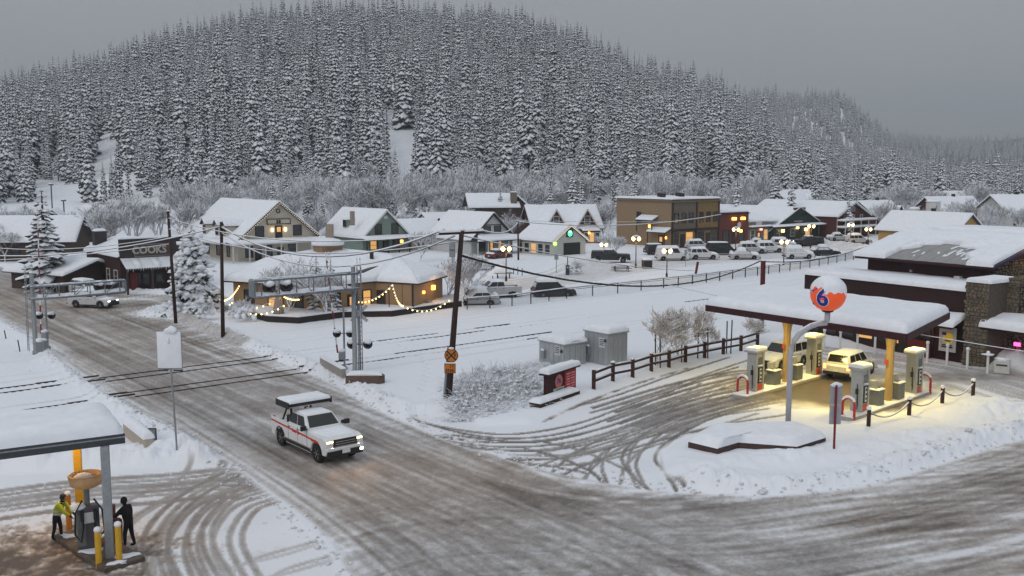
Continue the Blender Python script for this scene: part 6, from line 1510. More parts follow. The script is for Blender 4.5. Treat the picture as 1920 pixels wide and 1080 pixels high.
for i in range(4):
    e0, e1 = Vector((*q[i], 5.1)), Vector((*q[(i + 1) % 4], 5.1)); MB().bar(e0, e1, .12 + .004 * i, .40 + .003 * i).build('fascia', DRED, CAN)
snow_cover(*[(p[0], p[1], 5.29) for p in q], .55, 26, 18, 7, edge=.6, noise=.1).build('snow', SNOW, CAN)
POSTY = mat('canopy_post_yellow', (.40, .27, .11), .6, .1, 6, .03)
for x, y in ((1473, 722), (1665, 757)):
    p = at(x, y) - o0
    m = MB().lathe([(.24, 0), (.24, 3.5), (.30, 3.9), (.46, 4.5), (.55, 5.1)], (p.x, p.y, 0), 10); m.build('post', POSTY, CAN)
    MB().box((p.x - .26, p.y - .1, 2.6), (.12, .3, .3)).build('post_sign', REDO, CAN)
LAMPW = mat('canopy_lamp', (1, .95, .7), .4, 0, 5, 0, emit=(1, .82, .35), es=1.2)
cen = (at(1565, 737) - o0)
ex, ey = (at(1525, 702) - at(1415, 735)).normalized(), (at(1612, 772) - at(1415, 735)).normalized()
for i in (-1, 1):
    for j in (-1, 0, 1):
        p = cen + ex * 2.6 * i + ey * 3.8 * j
        MB().box((p.x, p.y, 5.08), (.5, .5, .03), R(45)).build('canopy_light', LAMPW, CAN)
        l = bpy.data.lights.new('canopy_lamp_light', 'AREA'); l.energy = 125; l.size = .5; l.color = (1.0, .77, .24); l.spread = R(150)
        lo = bpy.data.objects.new('canopy_lamp_light', l); COL.objects.link(lo); lo.parent = CAN; lo.location = (p.x, p.y, 5.05)
def pump(x, y, label, rz):
    t = thing('fuel_pump', label, 'fuel pump', (*at(x, y).to_2d(), .16), rz, 'fuel pumps under the lit canopy')
    MB().box((0, 0, 1.25), (.95, .62, 2.5)).build('cabinet', GREYP, t, bevel=.03)
    for k in (-.36, .36): MB().box((k, -.33, 1.25), (.18, .1, 2.5)).build('corner_column', GREYP, t, bevel=.03)
    MB().box((0, -.325, .25), (.56, .05, .45)).build('red_base', REDO, t)
    MB().box((0, -.335, 1.05), (.52, .06, 1.0)).build('panel', TRIM, t)
    MB().box((.04, -.375, 1.05), (.2, .03, .85)).build('price_panel', WHITEG, t)
    for k in range(3): MB().box((.04, -.395, .8 + k * .26), (.14, .012, .12)).build('button', TRIM, t)
    MB().box((0, -.34, 1.92), (.5, .05, .5)).build('display', mat('pump_screen', (.12, .13, .14), .3, .3, 6, 0), t)
    MB().box((0, -.36, 1.64), (.6, .2, .06)).build('shelf', GREYP, t); MB().smooth().blob((0, -.38, 1.68), (.28, .1, .05), 3).build('snow', SNOW, t)
    for s in (-1, 1):
        MB().smooth().tube([(s * .5, -.1, 1.7), (s * .62, -.2, 1.2), (s * .66, -.25, .5), (s * .6, -.2, .25), (s * .55, -.15, .6), (s * .5, -.12, 1.15)], .025, 6).build('hose', TRIM, t)
        MB().box((s * .5, -.1, 1.25), (.1, .16, .32)).build('nozzle', TRIM, t, bevel=.02)
    MB().box((0, 0, 2.57), (1.25, .9, .14)).build('top_cap', GREYP, t, bevel=.03)
    snow_cover((-.6, -.44, 2.64), (.6, -.44, 2.64), (.6, .44, 2.64), (-.6, .44, 2.64), .2, 6, 5, int(x), edge=.15).build('snow', SNOW, t)
for x, y, lab in ((1415, 737, 'fuel pump at the left end of the left pump island'), (1525, 706, 'fuel pump behind the left canopy post'), (1610, 776, 'fuel pump nearest the camera, left of the right post'), (1712, 741, 'fuel pump at the right end of the right pump island')):
    pump(x, y, lab, R(42))
def island(xa, ya, xb, yb, lab):
    a, b = at(xa, ya), at(xb, yb); d = (b - a).normalized(); t = thing('pump_island', lab, 'kerb', (a.x, a.y, 0), math.atan2(d.y, d.x)); L = (b - a).length
    pts_ = [(-1.5 + .5 * math.cos(k * .4 + 1.57) * 1.2, .62 * math.sin(k * .4 + 1.57)) for k in range(9)] + [(L + 1.1 + .5 * math.cos(k * .4 - 1.57), .62 * math.sin(k * .4 - 1.57)) for k in range(9)]
    MB().prism(pts_, -.05, .16).build('kerb', CONC, t, bevel=.03)
    snow_cover((-1.8, -.58, .155), (L + 1.3, -.58, .155), (L + 1.3, .58, .155), (-1.8, .58, .155), .07, 20, 5, 3, edge=.3, noise=.6).build('snow', SNOW, t)
island(1415, 737, 1525, 706, 'snow-dusted concrete island under the two left pumps'); island(1610, 776, 1712, 741, 'snow-dusted concrete island under the two right pumps')
def bin_(x, y, lab):
    t = thing('waste_bin', lab, 'waste bin', (*at(x, y).to_2d(), .16), R(42), 'waste bins on the pump islands')
    MB().prism([(-.38, -.33), (.38, -.33), (.38, .33), (-.38, .33)], 0, .95).build('bin_body', DGREY, t, bevel=.05); MB().box((0, 0, .98), (.84, .74, .08)).build('lid', DGREY, t, bevel=.03)
    snow_cover((-.4, -.35, 1.02), (.4, -.35, 1.02), (.4, .35, 1.02), (-.4, .35, 1.02), .07, 5, 5, int(x), edge=.1).build('snow', SNOW, t)
    for k in (-.17, .17): MB().lathe([(.1, 0), (.1, .03)], (k, -.05, 1.075), 10).build('opening', TRIM, t)
    MB().box((0, .2, 1.25), (.5, .3, .55)).build('wipe_box', GREYP, t, bevel=.03)
for x, y, lab in ((1450, 727, 'grey waste bin left of the left canopy post'), (1491, 716, 'grey waste bin right of the left canopy post'), (1642, 766, 'grey waste bin left of the right canopy post'), (1681, 752, 'grey waste bin right of the right canopy post')): bin_(x, y, lab)
def hoop(x, y, lab, rz):
    t = thing('hoop_guard', lab, 'guard rail', (*at(x, y).to_2d(), .12), rz, 'red hoop guards')
    pts_ = [(-.38, 0, -.1), (-.38, 0, .65)] + [(.38 * math.cos(math.pi - k * math.pi / 8), 0, .72 + .38 * math.sin(k * math.pi / 8)) for k in range(9)] + [(.38, 0, .65), (.38, 0, -.1)]
    MB().smooth().tube(pts_, .075, 8).build('hoop', REDP, t)
    MB().smooth().tube([(.39 * math.cos(math.pi - k * math.pi / 8), 0, .79 + .39 * math.sin(k * math.pi / 8)) for k in range(1, 8)], .085, 8).build('snow', SNOW, t)
hoop(1392, 742, 'red hoop guard at the end of the left pump island', R(-50)); hoop(1590, 786, 'red hoop guard before the nearest pump', R(-50)); hoop(1733, 737, 'red hoop guard at the right end of the right pump island', R(-50))
# --- ball sign on a bent pole
P = G(1477, 812); t = thing('ball_sign', 'orange ball sign with blue 76 and a snow cap on a bent pole', 'sign', P)
ctr = onY(1553, 551, P.y); c = ctr - P; rb = 33 / FPX * P.y
zb = c.z - rb
WPOLE = mat('pole_grey_white', (.42, .42, .45), .5, .1, 5, .03, snow=.25)
z1 = zat(P, 665) - P.z
MB().smooth().tube([(0, 0, -.3), (.0, 0, z1)] + [(.0 + (c.x - .05) * (1 - math.cos(k * math.pi / 14)), 0, z1 + (zb - .62 - z1) * math.sin(k * math.pi / 14)) for k in range(1, 8)] + [(c.x, 0, zb - .5), (c.x, 0, zb - .02)], .15, 12).build('pole', WPOLE, t)
MB().smooth().lathe([(.13, -.02), (.26, .0), (.34, .1), (.2, .14)], (c.x, 0, zb - .04), 16).build('collar', DRED, t)
ORB = mat('orange_ball', (.75, .10, .03), .45, .08, 4, .02, emit=(.85, .09, .02), es=.22)
bm = bmesh.new(); bmesh.ops.create_uvsphere(bm, u_segments=40, v_segments=26, radius=rb); me = bpy.data.meshes.new('ball'); bm.to_mesh(me); bm.free(); me.materials.append(ORB); me.polygons.foreach_set('use_smooth', [True] * len(me.polygons))
bo = bpy.data.objects.new('ball', me); COL.objects.link(bo); bo.parent = t; bo.location = c
sm = MB().smooth(); NL, NA = 14, 48
for i in range(NL + 1):
    for j in range(NA):
        lon = 2 * math.pi * j / NA; lo_ = R(6) + R(8) * math.sin(3 * lon + 1) * math.sin(7 * lon) + R(5) * math.sin(13 * lon) + R(20) * math.exp(-(((lon - R(216) + math.pi) % (2 * math.pi) - math.pi) / .5) ** 2)
        la = lo_ + (R(90) - lo_) * i / NL; rr = rb * (1.004 + .075 * min(1, i / 4))
        sm.v.append((rr * math.cos(la) * math.cos(lon), rr * math.cos(la) * math.sin(lon), rr * math.sin(la)))
for i in range(NL):
    for j in range(NA): a = i * NA + j; b_ = i * NA + (j + 1) % NA; sm.f.append((a, b_, b_ + NA, a + NA))
sn = sm.build('snow', SNOW, t); sn.location = c
BLUE = mat('sign_blue', (.015, .03, .28), .4, .1, 5, 0); WSG = mat('sign_white', (.8, .8, .8), .4, .05, 5, 0)
for nm, m_, bold, r_ in (('digits_outline', WSG, .085, 1.014), ('digits', BLUE, .04, 1.03)):
    o = text_mesh('76', 1.3, nm, m_, t, (0, 0, 0), (0, 0, 0), .004, bold=bold, spacing=1.05)
    lon0, lat0 = R(-90 - 58), R(-10)
    for v_ in o.data.vertices:
        x, y, z = v_.co; lon, lat = lon0 + x / rb, lat0 + y / rb; rr = rb * r_ + z
        v_.co = (c.x + rr * math.cos(lat) * math.cos(lon), c.y + rr * math.cos(lat) * math.sin(lon), c.z + rr * math.sin(lat))
# --- snow-covered planter
pp = [G(x, y) for x, y in ((1290, 846), (1346, 860), (1386, 848), (1492, 856), (1548, 838), (1500, 818), (1335, 822))]
t = thing('planter', 'low brown walled planter under a thick smooth snow cover', 'planter', (pp[0].x, pp[0].y, 0)); pl2 = [(p.x - pp[0].x, p.y - pp[0].y) for p in pp]
MB().prism(pl2, -.1, .52).build('wall', mat('planter_wall', (.07, .045, .04), .9, .25, 5, .2), t)
k = [(p[0] * 1.0, p[1]) for p in pl2]; mc = (sum(p[0] for p in k) / 7, sum(p[1] for p in k) / 7)
m = MB().smooth(); n = 40; rows = 12; bd = []
for i in range(7):
    for j in range(6): bd.append((k[i][0] + (k[(i + 1) % 7][0] - k[i][0]) * j / 6, k[i][1] + (k[(i + 1) % 7][1] - k[i][1]) * j / 6))
nb = len(bd)
for i in range(rows + 1):
    s_ = 1 - i / rows; ed = min(1, i / 2.5)
    for x, y in bd: m.v.append((mc[0] + (x - mc[0]) * (s_ if i else 1.015), mc[1] + (y - mc[1]) * (s_ if i else 1.015), .50 + .42 * math.sqrt(1 - (1 - ed) ** 2) + .12 * (float(fbm(np.array([x * s_ * .6]), np.array([y * s_ * .6]), 3, 3)[0]) - .5) * ed))
for i in range(rows):
    for j in range(nb): a = i * nb + j; b_ = i * nb + (j + 1) % nb; m.f.append((a, b_, b_ + nb, a + nb))
m.build('snow', SNOW, t)
# --- sign seen from behind, chain posts
p = G(1563, 857); t = thing('road_sign', 'rear of a narrow snowy sign on a red post at the planter corner', 'sign', p); h = zat(p, 722) - p.z
MB().bar((0, 0, -.3), (0, 0, h), .09).build('post', mat('post_red', (.20, .02, .025), .6, .2, 8, .02), t); hb = zat(p, 796) - p.z
for z0, z1_ in ((hb, hb + (h - hb) * .48), (hb + (h - hb) * .5, h - .02)): MB().box((.02, .07, (z0 + z1_) / 2), (.58, .03, z1_ - z0)).build('panel', mat('sign_back', (.36, .37, .4), .5, .1, 5, .03, metal=.3), t, bevel=.01)
MB().smooth().blob((.02, .06, h), (.32, .09, .12), 4).build('snow', SNOW, t)
CP_ = [G(1628, 807), G(1704, 786), G(1766, 765), G(1824, 744)]
for i, p in enumerate(CP_):
    t = thing('chain_post', ['dark chain post nearest the camera', 'second dark chain post before the right pump', 'third dark chain post in the bank', 'last dark chain post at the far right'][i], 'post', p, 0, 'chain posts beside the forecourt')
    MB().bar((0, 0, -.4), (0, 0, .95), .17).build('shaft', mat('chain_post_dark', (.05, .025, .025), .8, .2, 5, .1), t); MB().smooth().blob((0, 0, 1.0), (.15, .15, .12), i).build('snow', SNOW, t)
for i in range(3):
    a, b = CP_[i] + Vector((0, 0, .8)), CP_[i + 1] + Vector((0, 0, .8)); pts_ = [a.lerp(b, k / 10) - Vector((0, 0, .55 * 4 * (k / 10) * (1 - k / 10))) for k in range(11)]
    tag(MB().smooth().tube(pts_, .045, 6).build('chain', mat('snowy_rope', (.25, .23, .2), .9, .2, 5, .1, snow=.55)), ['snowy chain between the first two chain posts', 'snowy chain between the middle chain posts', 'snowy chain between the last two chain posts'][i], 'chain', 'chains beside the forecourt')
# --- price sign
a, b = G(1026, 757), G(1078, 738); d = (b - a); d.z = 0; W = d.length; rz = math.atan2(d.y, d.x); z0 = a.z
t = thing('price_sign', 'dark red fuel price sign with round 76 badge under a snow roof', 'sign', a, rz)
H_ = zat(a, 704) - a.z
MB().box((W / 2, .1, H_ / 2 - .1), (W, .35, H_ + .2)).build('case', DRED, t, bevel=.02)
bx = W * .40
bd_ = disc(MB(), .42, 24, -.02, 0).build('badge', mat('badge_pink', (.55, .16, .13), .5, .1, 6, 0), t); bd_.location = (W * .36, -.08, H_ * .62)
text_mesh('76', .46, 'badge_digits', BLUE, t, (W * .36, -.105, H_ * .62), (R(90), 0, 0), .004, bold=.015)
MB().box((W * .78, -.09, H_ * .55), (W * .40, .03, H_ * .78)).build('price_board', mat('price_red', (.42, .03, .045), .5, .15, 6, 0), t)
m = MB(); PK = mat('price_pink', (.62, .33, .33), .6, .15, 6, 0)
for r_ in range(6):
    for c_ in range(2):
        z_ = H_ * (.24 + .115 * r_); m.box((W * (.70 + .17 * c_), -.11, z_), (W * .13, .01, H_ * (.06 if r_ % 2 else .035)))
m.build('worn_prices', PK, t)['kind'] = 'stuff'
MB().box((W * .36, -.09, H_ * .24), (W * .38, .03, H_ * .22)).build('green_notice', mat('notice_white', (.45, .5, .47), .6, .1, 6, 0), t)
m = MB(); m.box((W * .38, -.108, H_ * .28), (W * .24, .01, .06)); m.box((W * .37, -.108, H_ * .20), (W * .26, .01, .06)); m.build('notice_lines', mat('notice_green', (.04, .16, .09), .6, .1, 6, 0), t)['kind'] = 'stuff'
MB().box((W / 2, .1, H_ + .06), (W + .5, .7, .12)).build('roof_board', DARKTRIM, t)
snow_cover((-.25, -.28, H_ + .11), (W + .25, -.28, H_ + .11), (W + .25, .48, H_ + .11), (-.25, .48, H_ + .11), .32, 10, 5, 4, edge=.2).build('snow', SNOW, t)
a, b = G(1012, 772), G(1086, 746); d = (b - a); d.z = 0; t = thing('sign_planter', 'low dark timber planter edge full of snow under the price sign', 'planter', a, math.atan2(d.y, d.x)); W = d.length
MB().box((W / 2, .35, .05), (W, .8, .42)).build('timber_edge', mat('timber_dark', (.05, .03, .027), .9, .3, 5, .3), t); snow_cover((-.05, -.08, .25), (W, -.08, .25), (W, .8, .25), (-.05, .8, .25), .22, 12, 6, 3).build('snow', SNOW, t)
# --- split rail fence
FP = [G(*q) for q in ((1113, 736), (1149, 720), (1186, 710), (1221, 698), (1254, 689), (1285, 679), (1321, 671), (1356, 664), (1389, 658), (1420, 648))]
t = thing('rail_fence', 'dark brown post and rail fence above the forecourt kerb', 'fence', FP[0])
WOODD = mat('fence_wood', (.06, .03, .026), .9, .25, 5, .3, stretch=(1, 1, 1), snow=.25)
for i, p in enumerate(FP):
    q = p - FP[0]; MB().bar(q + Vector((0, 0, -.3)), q + Vector((0, 0, 1.25)), .24).build('fence_post', WOODD, t, bevel=.03); MB().smooth().blob(q + Vector((0, 0, 1.27)), (.15, .15, .09), i).build('snow', SNOW, t)
    if i:
        r_ = FP[i - 1] - FP[0]
        for z in (.5, 1.02):
            MB().bar(r_ + Vector((0, 0, z)), q + Vector((0, 0, z)), .09, .16).build('fence_rail', WOODD, t)
            if i % 2 or z > 1: MB().smooth().tube([r_.lerp(q, .12) + Vector((0, 0, z + .1)), r_.lerp(q, .5) + Vector((0, 0, z + .11)), r_.lerp(q, .85) + Vector((0, 0, z + .1))], .055, 6).build('snow', SNOW, t)
# --- railway cabinets
CABM = mat('cabinet_steel', (.42, .44, .45), .42, .12, 2.5, .05, metal=.5, stretch=(3, 3, .4))
def cabinet(x, y, xl, xr, yt, lab, arched):
    P = G(x, y); D_ = vspan(P, xl); W_ = uspan(P, xr); H_ = zat(P, yt) - P.z; t = thing('equipment_cabinet', lab, 'cabinet', P, AU)
    MB().box((W_ / 2, D_ / 2, H_ / 2), (W_, D_, H_)).build('shell', CABM, t)
    n = 4
    for i in range(n): MB().box(((i + .5) * W_ / n, -.015, H_ / 2), (W_ / n - .03, .03, H_ - .1)).build('panel', CABM, t, bevel=.008)
    n = 5
    for i in range(n): MB().box((-.015, (i + .5) * D_ / n, H_ / 2), (.03, D_ / n - .03, H_ - .1)).build('panel', CABM, t, bevel=.008)
    MB().box((W_ / 2, D_ / 2, H_ + .05), (W_ + .2, D_ + .2, .1)).build('roof', CABM, t)
    if arched: MB().smooth().tube([(W_ * k / 8, -.06, H_ + .22 * math.sin(math.pi * k / 8)) for k in range(9)], .05, 6).build('roof_arch', CABM, t)
    snow_cover((-.15, -.12, H_ + .1), (W_ + .12, -.12, H_ + .1), (W_ + .12, D_ + .12, H_ + .1), (-.15, D_ + .12, H_ + .1), .45, 8, 10, int(x), edge=.5).build('snow', SNOW, t)
    MB().box((-.05, D_ * .25, H_ * .72), (.03, .6, .7)).build('notice_plate', mat('notice_plate', (.55, .55, .55), .6, .2, 9, 0), t)
    m = MB()
    for k in range(4): m.box((-.07, D_ * .25, H_ * .72 + .22 - k * .13), (.012, .42, .05))
    m.build('notice_lines', DARKTRIM, t)['kind'] = 'stuff'
    MB().box((-.12, D_ * .8, H_ * .4), (.2, .35, .6)).build('meter', STEELP, t, bevel=.04); MB().smooth().blob((-.15, D_ * .8, H_ * .4 + .34), (.16, .2, .08), 2).build('snow', SNOW, t)
    MB().box((-.06, .25, H_ - .45), (.12, .16, .2)).build('lamp', DARKST, t)
cabinet(1058, 694, 1012, 1100, 648, 'lower grey steel equipment cabinet beside the track, behind the price sign', True)
cabinet(1140, 692, 1098, 1179, 628, 'taller grey steel equipment cabinet beside the track, nearer the fence', False)
# --- frosted shrubs by the fence and the snowy brush by the pole
BUFF = mat('buff_twigs', (.46, .38, .30), .9, .3, 6, 0, snow=.9)
BUSHY = []
for i in range(3):
    q_ = bare_tree(190 + i, 3, 1.15, 6, 4, .03); [k.materials.clear() for k in q_]; [k.materials.append(BUFF) for k in q_]; BUSHY.append(q_)
for i, (x, y, s, lab) in enumerate([(1232, 690, 1.7, 'frosted buff shrub at the fence, leftmost and broadest'), (1272, 678, 1.8, 'frosted buff shrub tied to stakes beside the broadest shrub'), (1322, 668, 1.3, 'narrow frosted shrub between two stakes at the fence'), (1404, 645, 1.0, 'frosted shrub at the fence end beside the left pump')]):
    p = G(x, y); m = BUSHY[i % 3]; t = plant('shrub', m, BP, p, s, i * 2.0, lab, 'shrub', 'frosted shrubs by the fence')
    if i == 2: t.scale = (.8, .8, 1.5)
for i, (x, y, yt) in enumerate(((1229, 690, 622), (1278, 680, 616), (1308, 672, 606), (1327, 672, 612), (1362, 663, 602), (1370, 663, 600), (1238, 692, 628))):
    p = G(x, y); h = zat(p, yt) - p.z; tag(MB().tube([(p.x, p.y, p.z - .1), (p.x + .05 * (i % 3 - 1), p.y, p.z + h)], .05, 6).build('garden_stake', DARKST), ['dark stake left in the broadest frosted shrub', 'dark stake in the second frosted shrub', 'dark stake left of the narrow shrub', 'dark stake right of the narrow shrub', 'left of two tall stakes by the fence end', 'right of two tall stakes by the fence end', 'second dark stake in the broadest frosted shrub'][i], 'stake', 'stakes at the fence')
rs = random.Random(44); m = MB().smooth(); tw = MB()
tt = thing('snowy_brush', 'tangled low brush plastered with snow between the leaning pole and the price sign', 'shrub', G(930, 745))
B0 = G(930, 745)
for i in range(1250):
    u_, v_ = rs.random(), rs.random(); x = 838 + 185 * u_ + rs.gauss(0, 9); y = 690 + 84 * v_ + (32 * (1 - u_)) - 8
    p = G(x, min(790, y)); n_ = float(fbm(np.array([p.x * .55]), np.array([p.y * .55]), 3, 2)[0]); ed = min(1, 4 * u_, 4 * (1 - u_), 4 * v_, 3.5 * (1 - v_)); h = (.08 + 1.15 * n_ * rs.random() ** 1.3) * ed
    q = p - B0
    if rs.random() < .85: m.blob(q + Vector((0, 0, h * .8)), (rs.uniform(.07, .2), rs.uniform(.07, .2), rs.uniform(.04, .08)), i, 1, .4)
    for k in range(4):
        e = Vector((rs.uniform(-.55, .55), rs.uniform(-.55, .55), h * rs.uniform(.8, 1.5) + .08)); tw.tube([q, q + e * .6 + Vector((0, 0, .08)), q + e], [.016, .012, .006], 3, cap=False)
m.build('snow_clumps', SNOW, tt)['kind'] = 'stuff'; tw.build('twigs', mat('snowy_twigs', (.42, .40, .38), .9, .3, 6, 0, snow=1.1), tt)['kind'] = 'stuff'
# bushes before the depot
for i, (x, y, s, lab) in enumerate([(462, 606, 1.0, 'rounded snow-loaded bush before the left end of the depot deck'), (385, 604, .8, 'snow-loaded bush at the foot of the bulky pine'), (445, 600, .8, 'second rounded bush beside the deck corner'), (1078, 515, .9, 'young bush in the big snow heap'), (900, 560, 1.0, 'frosted bush by the fence corner')]):
    p = G(x, y); t = plant('bush', SHRUB[i % 3], BP, p, s, i, lab, 'bush', None); mb = MB().smooth(); rr = random.Random(i)
    for k in range(46): a = rr.uniform(0, 6.28); d_ = rr.uniform(0, 1.0); mb.blob((d_ * math.cos(a) * 1.1, d_ * math.sin(a) * 1.1, .35 + 1.1 * (1 - d_ * d_) * rr.uniform(.5, 1)), rr.uniform(.15, .3), k, 1, .3)
    mb.build('snow', SNOW, t)['kind'] = 'stuff'

# ------------------------------------------------------------------ long station building at the right
F = at(1816, 683); rz = R(-56); ad, bd2 = Vector((math.cos(rz), math.sin(rz), 0)), Vector((-math.sin(rz), math.cos(rz), 0))
def dspan(P, d, px): r = (px - 960) / FPX; return (r * P.y - P.x) / (d.x - r * d.y)
L = dspan(F, -ad, 1512); O = F - ad * L
t = thing('station_store', 'long dark red timber store with stone chimney and snow sliding off its metal roof', 'building', (O.x, O.y, 0), rz); ST_ = t
DB = mat('dark_boards', (.035, .016, .017), .85, .2, 3, .25, stretch=(5, 5, .3)); hw_ = zat(F, 548)
STON = mat('stone_mortar', (.10, .085, .07), .95, .3, 4, .4); STN = mat('field_stone', (.17, .14, .105), .9, .45, 1.3, .4)
MB().box((L / 2, 2.5, hw_ / 2), (L, 5, hw_)).build('wing_wall', DB, t)
snow_cover((-.15, -.15, hw_), (L, -.15, hw_), (L, 5.0, hw_), (-.15, 5.0, hw_), .42, 18, 8, 3, edge=.35).build('snow', SNOW, t)
gy0, gy1 = 4.6, 16.0; gx0 = dspan(O + bd2 * gy0, ad, 1630); gx1 = dspan(O + bd2 * gy0, ad, 1866); Pm = O + ad * gx1 + bd2 * gy0
ev, rdg = zat(O + ad * 8 + bd2 * gy0, 482), zat(O + ad * 8 + bd2 * 10.3, 443)
gable_walls(t, gx0, gx1 - .3, gy0, gy1, 0, ev, rdg, 'x', DB)
ym = (gy0 + gy1) / 2; k_ = (rdg - ev) / (ym - gy0); oh = 1.0; yl = gy0 - oh; zl = ev - k_ * oh
METAL = mat('roof_metal', (.30, .295, .29), .5, .18, 2, .05, metal=.3, stretch=(3, .5, .5))
def rp(u, v, up=0.0): return Vector((gx0 - .6 + (gx1 - gx0 + 1.2) * u, yl + (ym - yl) * v, zl + (rdg - zl) * v + up))
ro = MB().slab([rp(0, 0), rp(1, 0), rp(1, 1), rp(0, 1)], .2).build('roof_slope', DRED, t)
n = 18
for i in range(n): MB().slab([rp(i / n + .0006, 0, .04 + .012 * (i % 2)), rp((i + 1) / n - .0006, 0, .04 + .012 * (i % 2)), rp((i + 1) / n - .0006, 1, .04 + .012 * (i % 2)), rp(i / n + .0006, 1, .04 + .012 * (i % 2))], .035).build('roof_panel', METAL, ro)
rq = random.Random(9); PT = [(0, 1, .66, .62, 1.02, .42), (-.005, .25, -.03, -.03, .70, .42), (.83, 1.005, -.03, -.03, .70, .45), (.24, .34, .30, .46, .70, .26), (.74, .85, .22, .10, .70, .30), (.58, .78, .56, .50, .70, .28), (.32, .44, .54, .60, .70, .2)]
for i in range(16): u_ = rq.uniform(.3, .8); v_ = rq.uniform(.12, .5); PT.append((u_, u_ + rq.uniform(.008, .022), v_, v_ + rq.uniform(-.05, .05), v_ + rq.uniform(.06, .2), rq.uniform(.03, .09)))
for sd, (u0, u1, va, vb, v1, th) in enumerate(PT):
    sk = rq.uniform(-.02, .02) if sd > 2 else 0
    snow_cover(rp(u0, va, .06), rp(u1, vb, .06), rp(u1 + sk, v1, .06), rp(u0 + sk, v1, .06), th, 14 if sd < 7 else 4, 10 if sd < 7 else 4, 200 + sd, edge=.3 if sd < 7 else .08, noise=.5 if sd > 2 else .2).build('snow', SNOW, ro)
MB().slab([(gx1 + .6, gy1 + oh, zl), (gx0 - .6, gy1 + oh, zl), (gx0 - .6, ym, rdg), (gx1 + .6, ym, rdg)], .2).build('roof_slope', DRED, t)
snow_cover((gx1 + .6, gy1 + oh, zl), (gx0 - .6, gy1 + oh, zl), (gx0 - .6, ym, rdg + .04), (gx1 + .6, ym, rdg + .04), .42, 12, 8, 210).build('snow', SNOW, t)
for p0, p1 in (((gx1 + .62, yl, zl), (gx1 + .62, ym, rdg)), ((gx1 + .62, gy1 + oh, zl), (gx1 + .62, ym, rdg))): MB().bar(p0, p1, .08, .35).build('bargeboard', mat('purple_trim', (.05, .03, .09), .7, .2, 5, .05), t)
# rear taller strip
zr = rdg - .1; MB().box(((gx0 + gx1) / 2 + 3, gy1 + 3, zr / 2), (gx1 - gx0 + 10, 5, zr)).build('rear_hall', DRED, t); snow_cover((gx0 - 2.2, gy1 + .3, zr), (gx1 + 8.2, gy1 + .3, zr), (gx1 + 8.2, gy1 + 5.7, zr), (gx0 - 2.2, gy1 + 5.7, zr), .45, 18, 6, 211).build('snow', SNOW, t)
fw = ((0, gy0), (1, 0)); fbox(t, fw, 11.2, ev - 1.6, .5, .35, .4, 'wall_fan', WHITETRIM); fbox(t, fw, 8.8, ev - 1.9, 1.6, .5, .05, 'louvre', DARKST)
for s in (7.0, 14.5): fbox(t, fw, s, ev - 1.3, .2, .2, .15, 'wall_light', STEELP)
# stone chimney and stone end
def stones(par, face, s0, s1, z0, z1, off, seed, name='stone_facing', d=.10):
    rr = random.Random(seed); m = MB(); z = z0
    rz_ = math.atan2(face[1][1], face[1][0])
    while z < z1 - .05:
        h = rr.uniform(.14, .3); h = min(h, z1 - z); s = s0 + rr.uniform(-.2, 0)
        while s < s1 - .04:
            w = min(rr.uniform(.14, .46), s1 - s); dd = d * rr.uniform(.5, 1.2)
            c = fpt(face, s + w / 2, z + h / 2 + rr.uniform(-.05, .05), off + dd / 2); mm = Matrix.Rotation(rz_, 3, 'Z'); k = len(m.v)
            hx, hz = w / 2 - .02, (h / 2 - .015) * rr.uniform(.8, 1.3); j = lambda: rr.uniform(.62, 1.02)
            back = [(-hx, hz0) for hz0 in ()]; pts_ = [(-hx * j(), -hz * j()), (hx * j(), -hz * j()), (hx * j(), hz * j()), (-hx * j(), hz * j())]
            for (x, zz) in pts_: m.v.append(tuple(c + mm @ Vector((x, dd / 2, zz))))
            for (x, zz) in pts_: m.v.append(tuple(c + mm @ Vector((x * .82, -dd / 2, zz * .82))))
            m.f += [(k + 4, k + 5, k + 6, k + 7), (k, k + 1, k + 5, k + 4), (k + 1, k + 2, k + 6, k + 5), (k + 2, k + 3, k + 7, k + 6), (k + 3, k, k + 4, k + 7)]; s += w
        z += h
    o = m.build(name, STN, par); o['kind'] = 'stuff'; return o
cw = max(1.7, dspan(F, ad, 1872)); hc = zat(F, 527); cf = ((L, -.7), (1, 0)); cl = ((L, 2.6), (0, -1))
MB().box((L + cw / 2, .95, hc / 2), (cw, 3.3, hc)).build('chimney', STON, t); stones(t, cf, 0, cw, 0, hc, 0, 3); stones(t, cl, 0, 3.3, 0, hc, 0, 4)
snow_cover((L - .1, -.8, hc), (L + cw + .1, -.8, hc), (L + cw + .1, 2.6, hc), (L - .1, 2.6, hc), .32, 6, 6, 5, edge=.25).build('snow', SNOW, t)
ef = ((L + cw, 1.6), (1, 0)); MB().box((L + cw + 4.0, 4.0, 3.2), (8.0, 4.8, 6.4)).build('stone_end', STON, t); stones(t, ef, 0, 8.0, 0, 6.35, 0, 6)
ge = ((gx1 - .3, gy0), (0, 1)); stones(t, ge, .5, 10.5, 5.2, ev, 0, 8)
win(t, ef, 1.4, 4.0, .8, 1.9); door(t, ef, .8, 0, 1.1, 2.2); win(t, ef, 2.6, .8, 1.1, 1.5); win(t, ef, 4.6, .8, 1.4, 1.5, lit=True)
fbox(t, ef, 1.0, 1.6, .45, .25, .1, 'neon_sign', mat('neon_pink', (1, .1, .3), .4, 0, 3, 0, emit=(1, .08, .3), es=3), .1)
bn = fbox(t, ef, 2.9, .5, .5, 1.9, .05, 'banner', mat('banner_grey', (.35, .35, .36), .8, .3, 6, 0), .12)
